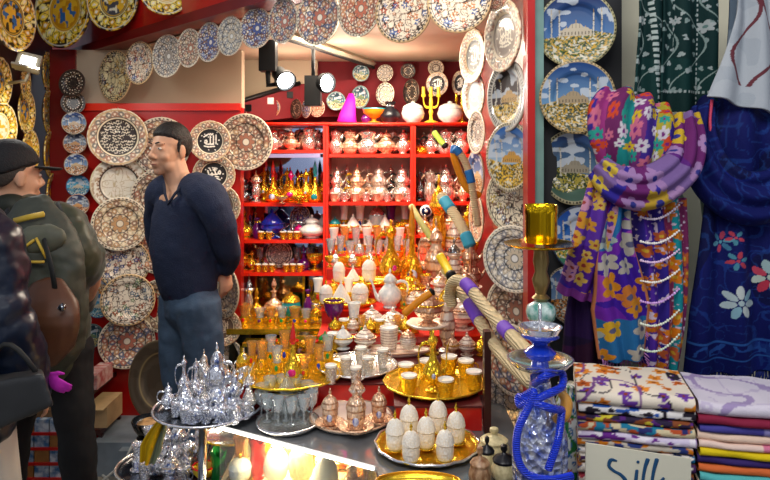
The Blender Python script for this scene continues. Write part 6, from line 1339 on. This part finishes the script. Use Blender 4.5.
def hand(mb, wrist, dirv, palm_n, s=1.0, curl=.5, thumb=1):
    """palm, four unequal bent fingers and a side thumb; dirv wrist->fingers, palm_n the way the palm faces"""
    w_ = Vector(wrist); f = Vector(dirv).normalized(); pn = Vector(palm_n); pn = (pn-f*pn.dot(f)).normalized(); sd = f.cross(pn)*thumb
    limb(mb, [w_, w_+f*.04*s, w_+f*.085*s], [.026*s, .036*s, .038*s], 12, flat=(1, .45), side=sd)
    for i, (o, l) in enumerate(((.029, .072), (.010, .080), (-.010, .075), (-.028, .058))):
        b = w_+f*.085*s+sd*o*s; p = [w_+f*.05*s+sd*o*.8*s, b]; dr = f.copy(); cu = curl*(.8+.15*i)
        for seg, ll in enumerate((.42, .32, .26)):
            dr = (Matrix.Rotation(cu, 3, f.cross(pn).normalized())@dr); p.append(p[-1]+dr*l*ll*s)
        mb.tube(p, [.0095*s, .0095*s, .009*s, .008*s, .0068*s], 8)
    t0 = w_+f*.025*s+sd*.03*s
    mb.tube([w_+f*.01*s+sd*.012*s, t0, t0+(f*.7+sd*.6+pn*.2).normalized()*.035*s, t0+(f*.9+sd*.45+pn*.45).normalized()*.065*s], [.014*s, .013*s, .011*s, .008*s], 8)
def head(mb, c, fwd, s=1.0, pitch=0):
    """head mass with face relief; c centre of skull, fwd the way the face looks"""
    f = Vector(fwd).normalized(); up = Vector((0, 0, 1)); sd = f.cross(up).normalized()   # sd = right side of the person
    T = lambda x, y, z: Vector(c)+(sd*x+f*y+up*z)*s
    tmp = MB()
    def E(x, y, z, rx, ry, rz, n=18, m=12):
        q = MB().ell((0, 0, 0), (rx, ry, rz), n, m); tmp.add([T(x+v[0], y+v[1], z+v[2]) for v in q.v], q.f)
    E(0, -.015, .03, .076, .095, .088)            # skull
    E(0, .02, -.02, .066, .074, .092)             # face
    E(0, .040, -.082, .042, .042, .036)           # jaw
    E(0, .068, -.100, .022, .020, .020)           # chin
    for e in (-1, 1):
        E(e*.036, .02, -.075, .028, .048, .034)   # jaw angle
        E(e*.038, .062, -.032, .022, .022, .022)  # cheek
        E(e*.028, .082, .028, .026, .014, .009)   # brow
        E(e*.030, .076, .006, .014, .013, .010)   # eyelid
        E(e*.078, -.008, -.008, .008, .020, .034) # ear
        E(e*.013, .098, -.036, .009, .012, .008)  # nostril wing
    tmp.tube([T(0, .086, .018), T(0, .099, -.005), T(0, .112, -.028), T(0, .106, -.038)], [.009*s, .0105*s, .0135*s, .010*s], 8)
    E(0, .090, -.062, .021, .011, .007); E(0, .088, -.073, .019, .011, .008)
    mb.add(tmp.v, tmp.f)
    return T
def face_bits(T, parent, s=1.0, beard=True):
    return _face(T, parent, s)
def _face(T, parent, s):
    we, ir = mat('eye_white', 'd8d2c8', .3), mat('iris', '24160e', .2)
    for e in (-1, 1):
        m = MB(); c = T(e*.030, .0835, .006); m.ell(c, (.0105*s, .0105*s, .0065*s), 10, 6); link('eye', m.mesh('eye', we), parent)
        m = MB(); c = T(e*.031, .0905, .006); m.ell(c, (.0045*s, .0045*s, .0045*s), 8, 6); link('iris', m.mesh('iris', ir), parent)
        m = MB(); m.tube([T(e*.013, .0955, .030), T(e*.03, .0935, .034), T(e*.050, .074, .028)], [.003, .0038, .002], 6); link('eyebrow', m.mesh('eyebrow', m_hair), parent)
    m = MB(); m.tube([T(-.020, .0945, -.067), T(0, .1005, -.066), T(.020, .0945, -.067)], [.0015, .003, .0015], 6); link('mouth', m.mesh('mouth', mat('lip', '8e5248', .5)), parent)

def hairshell(T, mb, hl, thick=1.09, cen=(0, -.015, .03), rad=(.076, .095, .088), top=0):
    q = MB().ell((0, 0, 0), (1, 1, 1), 40, 28); out = []
    for v in q.v:
        y_, z_ = v[1]*rad[1], v[2]*rad[2]
        lim = float(np.interp(y_, [-.095, -.03, .0, .03, .06, .095], hl)); k_ = min(1, max(0, (z_-lim)/.008+.5)); f_ = .86+(thick-.86)*k_
        out.append(T(cen[0]+v[0]*rad[0]*f_, cen[1]+v[1]*rad[1]*f_, cen[2]+v[2]*rad[2]*f_+(top*max(0, v[2]) if k_ > .5 else 0)))
    return mb.add(out, q.f)
# --- the man in the navy sweater
man = thing('person', 'dark-haired man in navy V-neck sweater and jeans standing before the wall plates', 'person', (0, 0, 0))
D0 = 3.15; M = lambda px, py, dd=0: P(px, py, D0+dd)
m_navy = mat('navy_knit', '16233f', .85, noise=.15, nscale=14, bump=.35, bscale=160); m_jean = mat('denim', '3f5670', .8, noise=.35, nscale=9, bump=.3, bscale=200)
fw = Vector((-.82, -.57, 0)); hc = M(169.5, 150)
b = MB(); T = head(b, hc, (-.50, -.87, 0), 1.0)
sho_l, elb_l, wri_l = M(208, 198, -.10), M(225, 243, -.06), M(224, 268, .06)
sho_r, elb_r, wri_r = M(160, 199, .12), M(160, 245, .24), M(190, 272, .26)
hipc = M(190, 300)
limb(b, [M(181, 192), M(178, 180), M(172, 160)], [.072, .060, .058])
limb(b, [M(186, 290), M(178, 240), M(183, 200), M(183, 190)], [.13, .14, .15, .10], flat=(1, .7), side=(.57, -.82, 0))
limb(b, [sho_l, elb_l, wri_l], [.05, .045, .04, .034, .027]); limb(b, [sho_r, elb_r, wri_r], [.05, .045, .04, .034, .027])
hand(b, wri_l, (.10, .05, -.9), (-.6, .6, 0), 1.0, .35, thumb=-1); hand(b, wri_r, (.75, .25, -.5), (-.2, .9, 0), 1.0, .4)
ank_l, ank_r = Vector((-.90, 3.07, .09)), Vector((-1.04, 3.24, .09))
hl, hr = hipc+Vector((.05, -.06, -.02)), hipc+Vector((-.06, .07, -.02))
kl, kr = M(203, 400, -.02), M(180, 402, .06)
limb(b, [hl, kl, ank_l], [.08, .06, .055, .05, .04]); limb(b, [hr, kr, ank_r], [.08, .06, .055, .05, .04])
m_stub = mat('skin_with_stubble', 'c99a7c', .5, noise=.08, nscale=30); ntS = m_stub.node_tree
ge = ntS.nodes.new('ShaderNodeNewGeometry'); vd = ntS.nodes.new('ShaderNodeVectorMath'); vd.operation = 'DISTANCE'; vd.inputs[1].default_value = T(0, .06, -.105)
mr = ntS.nodes.new('ShaderNodeMapRange'); mr.inputs['From Min'].default_value = .035; mr.inputs['From Max'].default_value = .075; mr.inputs['To Min'].default_value = .42; mr.inputs['To Max'].default_value = 0
mxS = ntS.nodes.new('ShaderNodeMix'); mxS.data_type = 'RGBA'; bS = ntS.nodes['Principled BSDF']; src = bS.inputs['Base Color'].links[0].from_socket
ntS.links.new(ge.outputs['Position'], vd.inputs[0]); ntS.links.new(vd.outputs['Value'], mr.inputs['Value']); ntS.links.new(mr.outputs['Result'], mxS.inputs['Factor']); ntS.links.new(src, mxS.inputs['A']); mxS.inputs['B'].default_value = (*srgb('5a4238'), 1); ntS.links.new(mxS.outputs['Result'], bS.inputs['Base Color'])
body_part('body', b, m_stub, man, .0055, 3); face_bits(T, man, 1.0)
# stubble shadow is skin colour of its own: dark beard area
m = MB(); 
for e in (-1, 1): m.tube([T(e*.073, .01, -.02), T(e*.066, .03, -.06), T(e*.046, .062, -.088), T(e*.02, .084, -.104), T(0, .0885, -.108)], [.006, .012, .014, .013, .012], 8)
# hair: cap of hair with short sides
m = MB(); hairshell(T, m, (-.075, -.055, -.030, .012, .026, .034), 1.10, top=.010)
for e in (-1, 1): m.tube([T(e*.076, .012, .03), T(e*.075, .014, -.012)], [.010, .006], 6)
body_part('hair', m, m_hair, man, .006, 2)
# sweater
s = MB()
limb(s, [M(191, 293), M(188, 280), M(184, 250), M(182, 222), M(183, 200), M(182, 191)], [.145, .150, .158, .158, .175, .10], 22, flat=[(1, .86), (1, .94), (1, .98), (1, .86), (1.0, .62), (1, .6)], side=(.66, -.75, 0))
limb(s, [M(194, 190, -.03), sho_l, M(219, 220, -.11), elb_l, M(229, 258, .0), M(226, 268, .05)], [.09, .092, .078, .066, .062, .05, .044], 16)
limb(s, [M(170, 190, .05), sho_r, elb_r, wri_r], [.085, .085, .07, .06, .055, .042], 16)
limb(s, [M(203, 191, -.06), M(186, 187, .03), M(168, 192, .09)], [.058, .05, .05], 14)
o = body_part('sweater', s, m_navy, man, .008, 5)
tx = bpy.data.textures.new('folds', 'CLOUDS'); tx.noise_scale = .09
dm = o.modifiers.new('folds', 'DISPLACE'); dm.texture = tx; dm.strength = .014; dm.mid_level = .5
# collar V with shirt
m = MB(); m.tube([M(190, 180, .0), M(184, 184, -.09), M(175, 194, -.135), M(168, 204, -.150), M(165, 194, -.115), M(164, 184, -.06)], .007, 8); link('collar', m.mesh('collar', mat('dark_navy', '0f1830', .8)), man)
j = MB()
limb(j, [M(191, 292), M(193, 312)], [.140, .140], 20, flat=(1, .9), side=(.57, -.82, 0))
limb(j, [hl+Vector((0, 0, .02)), M(204, 350, -.05), kl, ank_l+Vector((0, 0, .0))], [.108, .10, .088, .075, .07, .066], 16); limb(j, [hr+Vector((0, 0, .02)), M(178, 350, .06), kr, ank_r], [.108, .10, .088, .075, .07, .066], 16)
o = body_part('jeans', j, m_jean, man, .008, 4); dm = o.modifiers.new('folds', 'DISPLACE'); dm.texture = tx; dm.strength = .018
for a in (ank_l, ank_r):
    m = MB(); limb(m, [a+Vector((.03, .02, -.045)), a+fw*.08+Vector((0, 0, -.05)), a+fw*.19+Vector((0, 0, -.06))], [.045, .045, .032], 12, flat=(1, .8), side=(.57, -.82, 0)); body_part('shoe', m, mat('black_leather', '141214', .4), man, .007, 2)

# --- visitor with cap, green jacket and backpack, seen from behind
vis = thing('person', 'visitor in black cap and olive green padded jacket, seen from behind', 'person', (0, 0, 0))
D1 = 2.55; G = lambda px, py, dd=0: P(px, py, D1+dd)
fg = Vector((.42, .90, 0)); hc = G(13, 177)
b = MB(); T = head(b, hc, (.60, .80, 0), 1.0)
limb(b, [G(8, 215), G(10, 200), G(12, 188)], [.07, .06, .056]); 
limb(b, [G(20, 350), G(18, 290), G(10, 230)], [.13, .14, .15], flat=(1, .7), side=(1, 0, 0))
for (h_, k_, a_) in ((G(68, 360, .02), G(76, 430, 0), Vector((-1.15, 2.55, .08))), (G(30, 360, .1), G(12, 440, .08), Vector((-1.50, 2.65, .08)))): limb(b, [h_, k_, a_], [.08, .06, .045])
sr, er, wr = G(70, 222, .05), G(92, 272, .06), G(78, 312, .28)
limb(b, [sr, er, wr], [.05, .04, .03]); hand(b, wr, (-.2, .9, -.1), (-1, 0, 0), 1.0, .5)
sl, el, wl = G(-40, 222, .05), G(-55, 275, .06), G(-40, 300, .3); limb(b, [sl, el, wl], [.05, .04, .03]); hand(b, wl, (.2, .9, -.1), (1, 0, 0), 1.0, .5)
body_part('body', b, m_skin, vis, .007, 3); face_bits(T, vis)
m = MB(); hairshell(T, m, (-.085, -.062, -.03, .0, .036, .046), 1.06); body_part('hair', m, mat('grey_hair', '3d3732', .7, bump=.5, bscale=100), vis, .007, 2)
m = MB(); hairshell(T, m, (-.03, -.01, .0, .008, .012, .016), 1.20, top=.012); cap = body_part('cap', m, mat('black_cap', '111216', .75, bump=.3, bscale=150), vis, .006, 3)
m = MB(); m.tube([T(-.07, .06, .038), T(-.05, .135, .03), T(0, .16, .028), T(.05, .135, .03), T(.07, .06, .038)], [.02, .03, .034, .03, .02], 10, flat=(.22, 1), side=(0, 0, 1)); link('cap_peak', m.mesh('cap_peak', mat('black_cap')), cap)
m_green = mat('olive_shell', '343a26', .45, noise=.25, nscale=8, sheen=.2); 
def puff(mb, pts, rad, n=20, puffs=6, amp=.07, flat=None, side=None):
    p = spline(pts, 10); m = len(p); f = np.linspace(0, 1, m); r = np.interp(f, np.linspace(0, 1, len(rad)), rad)*(1+amp*(np.abs(np.sin(f*PI*puffs))**.6-.6))
    P_ = [p[0]+(p[0]-p[1]).normalized()*r[0]*.6]+p+[p[-1]+(p[-1]-p[-2]).normalized()*r[-1]*.3]; R_ = [r[0]*.5]+list(r)+[r[-1]*.75]
    return mb.tube(P_, R_, n, flat=flat, side=side)
s = MB()
puff(s, [G(34, 372), G(36, 330), G(30, 280), G(22, 235), G(14, 208)], [.185, .195, .20, .205, .12], 28, 6, .07, flat=(1, .75), side=(1, 0, 0))
puff(s, [G(44, 216, .02), G(64, 232, .03), G(80, 258, .02), G(80, 274, .1), G(78, 304, .28)], [.08, .095, .088, .08, .065], 20, 7, .10)
puff(s, [G(-18, 212, .02), G(-42, 228, .03), G(-56, 270, .02), G(-44, 300, .28)], [.09, .10, .09, .07], 16, 6, .09)
o = body_part('jacket', s, m_green, vis, .009, 2); dm = o.modifiers.new('folds', 'DISPLACE'); dm.texture = tx; dm.strength = .03
m = MB(); puff(m, [G(-8, 214), G(10, 206, -.06), G(30, 214, .0), G(20, 208, .09), G(0, 208, .08)], [.045, .05, .045], 12, 2, .05); body_part('collar', m, mat('dark_collar', '20251b', .6), vis, .009, 2)
m = MB(); m.tube([G(0, 198, -.055), G(12, 197, -.07), G(24, 200, -.03)], .008, 6); link('red_lining', m.mesh('red_lining', mat('red_lining', 'a02018', .7)), vis)
tr = MB()
for (a_, k_, c_) in ((G(66, 352, .02), G(76, 430, -.02), Vector((-1.15, 2.55, .09))), (G(30, 352, .06), G(12, 440, .08), Vector((-1.50, 2.65, .09)))): limb(tr, [a_, k_, c_], [.105, .08, .068, .062, .06], 18)
limb(tr, [G(30, 350, .04), G(66, 350, .02)], [.12, .11], 14)
o = body_part('trousers', tr, mat('black_trousers', '0c0d12', .85), vis, .009, 3); dm = o.modifiers.new('folds', 'DISPLACE'); dm.texture = tx; dm.strength = .02
for a in (Vector((-1.15, 2.55, .05)), Vector((-1.50, 2.65, .05))):
    m = MB(); limb(m, [a, a+fg*.1, a+fg*.2-Vector((0, 0, .01))], [.045, .045, .035], 10, flat=(1, .8), side=(1, 0, 0)); body_part('shoe', m, mat('black_leather'), vis, .008, 2)
# backpack worn on his back
bp = thing('backpack', 'grey green backpack with yellow trim on the back of the capped visitor', 'backpack')
m_pack = mat('pack_fabric', '41463c', .6, noise=.3, nscale=12)
m = MB(); limb(m, [G(44, 345, -.22), G(44, 300, -.25), G(38, 255, -.24), G(34, 222, -.20)], [.14, .15, .15, .11], 18, flat=(1, .55), side=(1, 0, 0)); o = body_part('main_bag', m, m_pack, bp, .009, 2); dm = o.modifiers.new('folds', 'DISPLACE'); dm.texture = tx; dm.strength = .03
m = MB(); limb(m, [G(30, 240, -.31), G(52, 238, -.30)], [.05, .05], 12, flat=(1, .6), side=(0, 0, 1)); body_part('top_pocket', m, mat('pack_light', '5d6152', .6, noise=.3, nscale=12), bp, .008, 2)
for (a_, b_, c_) in ((G(56, 206, -.13), G(62, 218, -.22), G(58, 240, -.26)), (G(6, 212, -.15), G(8, 222, -.22), G(14, 250, -.27))): 
    m = MB(); m.tube(bez(a_, b_, c_), .022, 8, flat=(.35, 1), side=(0, -1, 0)); link('shoulder_strap', m.mesh('shoulder_strap', mat('strap', '1a1c1c', .7)), bp)
m = MB(); m.tube([G(14, 221, -.27), G(30, 217, -.285), G(44, 214, -.27)], .010, 8, flat=(.4, 1), side=(0, -1, 0)); link('yellow_trim', m.mesh('yellow_trim', mat('yellow_trim', 'c8a83a', .5)), bp)
for (a_, b_) in (((18, 252), (34, 240)), ((36, 238), (46, 258)), ((22, 262), (44, 262))):
    m = MB(); m.tube([G(*a_, -.34), G(*b_, -.34)], .005, 6); link('cord', m.mesh('cord', mat('yellow_trim')), bp)
bag = thing('leather_bag', 'brown leather satchel hanging below the grey green backpack', 'bag')
m = MB(); limb(m, [G(46, 306, -.37), G(45, 322, -.39), G(44, 342, -.37)], [.105, .115, .10], 14, flat=(1, .42), side=(1, 0, 0)); body_part('pouch', m, mat('brown_leather', '5d3a26', .45, noise=.3, nscale=10), bag, .008, 2)
m = MB(); m.tube([G(60, 306, -.445), G(64, 309, -.445)], .012, 10); link('buckle', m.mesh('buckle', MATS['dark_silver']), bag)
m = MB(); m.tube([G(56, 296, -.36), G(52, 270, -.39), G(40, 225, -.30)], .009, 8, flat=(.4, 1), side=(0, -1, 0)); link('strap', m.mesh('strap', mat('strap')), bag)

# --- person in the dark shiny padded coat, cut by the picture edge
pn = thing('person', 'person in shiny dark blue padded coat and pale trousers at the picture edge', 'person')
D2 = 1.9; Q = lambda px, py, dd=0: P(px, py, D2+dd)
m_puff = mat('shiny_navy_shell', '101c30', .34, noise=.3, nscale=7, coat=.12)
b = MB(); T = head(b, Q(-62, 150), (.3, .95, 0), .98); limb(b, [Q(-64, 215), Q(-63, 180)], [.06, .055]); limb(b, [Q(-60, 420), Q(-62, 300), Q(-64, 225)], [.13, .12, .14], flat=(1, .7), side=(1, 0, 0))
limb(b, [Q(-14, 245), Q(4, 320, -.02), Q(18, 396, .14)], [.045, .04, .03]); hand(b, Q(16, 398, .15), (.6, .6, -.3), (-.3, .2, -.9), .92, .6)
limb(b, [Q(-110, 245), Q(-128, 330), Q(-110, 400, .1)], [.045, .04, .03]); hand(b, Q(-110, 400, .1), (.1, .5, -.8), (1, 0, 0), .92, .4)
for (h_, a_) in ((Q(-28, 430), Vector((-1.10, 1.95, .08))), (Q(-84, 430), Vector((-1.34, 1.85, .08)))): limb(b, [h_, (h_+a_)/2+Vector((0, .03, 0)), a_], [.08, .06, .045])
body_part('body', b, m_skin, pn, .008, 3)
m = MB(); q = MB().ell((0, 0, 0), (.088, .108, .12), 22, 12); m.add([T(v[0], v[1]-.03, v[2]+.02) for v in q.v], q.f); body_part('hair', m, m_hair, pn, .008, 2)
s = MB()
puff(s, [Q(-60, 440), Q(-60, 360), Q(-62, 280), Q(-64, 215)], [.20, .19, .20, .14], 28, 7, .08, flat=(1, .75), side=(1, 0, 0))
puff(s, [Q(-34, 224), Q(-12, 250), Q(-4, 300, -.02), Q(8, 335, .0), Q(20, 372, .06), Q(28, 398, .14)], [.085, .095, .085, .085, .08, .06], 20, 8, .12)
puff(s, [Q(-92, 224), Q(-114, 260), Q(-126, 330), Q(-112, 394, .08)], [.085, .09, .08, .06], 16, 7, .1)
o = body_part('padded_coat', s, m_puff, pn, .009, 1); dm = o.modifiers.new('folds', 'DISPLACE'); dm.texture = tx; dm.strength = .03
tr = MB()
for (h_, a_) in ((Q(-28, 425), Vector((-1.10, 1.95, .09))), (Q(-84, 425), Vector((-1.34, 1.85, .09)))): limb(tr, [h_, (h_+a_)/2+Vector((0, .02, 0)), a_], [.11, .085, .07], 14)
body_part('trousers', tr, mat('pale_trousers', 'b8b4ac', .8), pn, .01, 2)
for a in (Vector((-1.10, 1.95, .05)), Vector((-1.34, 1.85, .05))):
    m = MB(); limb(m, [a, a+Vector((.03, .1, 0)), a+Vector((.06, .19, -.01))], [.042, .042, .032], 10, flat=(1, .8), side=(1, 0, 0)); body_part('shoe', m, mat('black_leather'), pn, .008, 2)
hb = thing('handbag', 'large dark grey shoulder bag held under the shiny padded sleeve', 'bag')
m = MB(); m.add([Q(-30, 385, -.16), Q(44, 374, -.16), Q(54, 406, -.16), Q(-20, 438, -.16), Q(-30, 378, -.05), Q(42, 368, -.05), Q(53, 402, -.05), Q(-20, 434, -.05)], [(0, 1, 2, 3), (7, 6, 5, 4), (0, 4, 5, 1), (1, 5, 6, 2), (2, 6, 7, 3), (3, 7, 4, 0)])
o = body_part('bag_body', m, mat('grey_leather', '2c2e30', .5, noise=.3, nscale=8), hb, .008, 5)
m = MB(); m.tube(bez(Q(-10, 385, -.10), Q(-5, 310, -.12), Q(36, 372, -.10)), .007, 8); link('strap', m.mesh('strap', mat('strap')), hb)
ch = thing('magenta_glove', 'bright magenta knitted glove clipped to the dark shoulder bag', 'glove')
m = MB(); hand(m, Q(46, 376, .14), (.5, -.1, -.3), (0, 1, 0), .55, .25); body_part('glove', m, mat('magenta_knit', 'b01fa8', .8), ch, .004, 2)
m = MB(); m.tube([Q(38, 362, .12), Q(41, 366, .12), Q(44, 372, .12), Q(47, 377, .13)], .003, 6); link('chain', m.mesh('chain', MATS['plain_silver']), ch)

# ---------------------------------------------------------------- crates, boxes, cable
t = thing('crate_stack', 'rack of white and blue labelled packs with red edges behind the dark trousers', 'rack', (0, 0, 0))
dC = 3.3; x0, x1 = X(20, dC), X(66, dC)
link('back_frame', MB().box(x0, x1, dC+.02, dC+.22, 0, Z(412, dC)).mesh('back_frame', mat('kraft_board', '8a6a48', .7, noise=.4, nscale=12), False), t)
for i in range(5):
    z1 = Z(418+i*15, dC); z0 = Z(431+i*15, dC)
    if z0 < .02: break
    link('shelf_edge', MB().box(x0-.01, x1+.01, dC-.02, dC+.02, z0-.014, z0).mesh('shelf_edge', m_red, False), t)
    for j in range(3):
        a = x0+(x1-x0)*j/3
        link('pack', MB().box(a+.002, a+(x1-x0)/3-.004, dC-.012, dC+.02, z0, z1-.004).mesh('pack', mat('pack_white', 'c8d4dc', .5, c2='3a6a9a', nscale=30) if (i+j) % 3 else mat('pack_brown', 'a8743a', .6, noise=.3, nscale=20), False), t)
for (a, b, y0, y1, mt, l) in ((86, 107, 406, 428, mat('cardboard', 'c8a878', .7, noise=.2, nscale=14), 'open cardboard box on the dark stool beside the red wall'), (84, 97, 374, 390, mat('pale_pack', 'd8c0b8', .6, c2='b84a4a', nscale=24), 'small pale pink box by the red post')):
    dd = 3.42; x0, x1, z1, z0 = X(a, dd), X(b, dd), Z(y0, dd), Z(y1, dd)
    t = thing('cardboard_box', l, 'box', ((x0+x1)/2, dd, z0)); w_ = (x1-x0)/2
    link('body', MB().box(-w_, w_, 0, .2, 0, z1-z0).mesh('body', mt, False), t)
    link('flap', MB().box(-w_, w_, -.05, 0, z1-z0-.006, z1-z0).mesh('flap', mt, False), t, rot=(0, 0, 0))
t = thing('dark_stool', 'dark storage stool carrying boxes beside the red wall', 'stool', (X(95, 3.5), 3.52, 0))
zt1, zt2 = Z(428, 3.42), Z(390, 3.42)
link('seat', MB().box(-.09, .07, -.12, .14, zt1-.03, zt1).mesh('seat', m_brown, False), t)
for sx in (-.08, .055):
    for sy in (-.11, .12): link('leg', MB().box(sx, sx+.02, sy, sy+.02, 0, zt1-.03).mesh('leg', m_brown, False), t)
t = thing('wall_bracket_shelf', 'small dark shelf holding the pale pink box', 'shelf', (X(90, 3.5), 3.5, zt2))
link('shelf_board', MB().box(-.09, .06, -.10, .2, -.02, -.001).mesh('shelf_board', m_brown, False), t)
link('post', MB().box(-.11, -.09, .0, .03, -zt2, .35).mesh('post', m_brown, False), t)
m = MB(); m.tube(spline([Vector((X(96, 3.5), 3.45, .006)), Vector((X(108, 3.3), 3.3, .006)), Vector((X(116, 3.45), 3.28, .01)), Vector((X(124, 3.3), 3.28, .10)), Vector((X(132, 3.3), 3.3, .176)), Vector((X(146, 3.5), 3.4, .176))], 6), .006, 6)
tag(link('power_cable', m.mesh('power_cable', mat('white_cable', 'c8c8c0', .5))), 'pale cable running from the floor over the tiled plinth', 'cable')
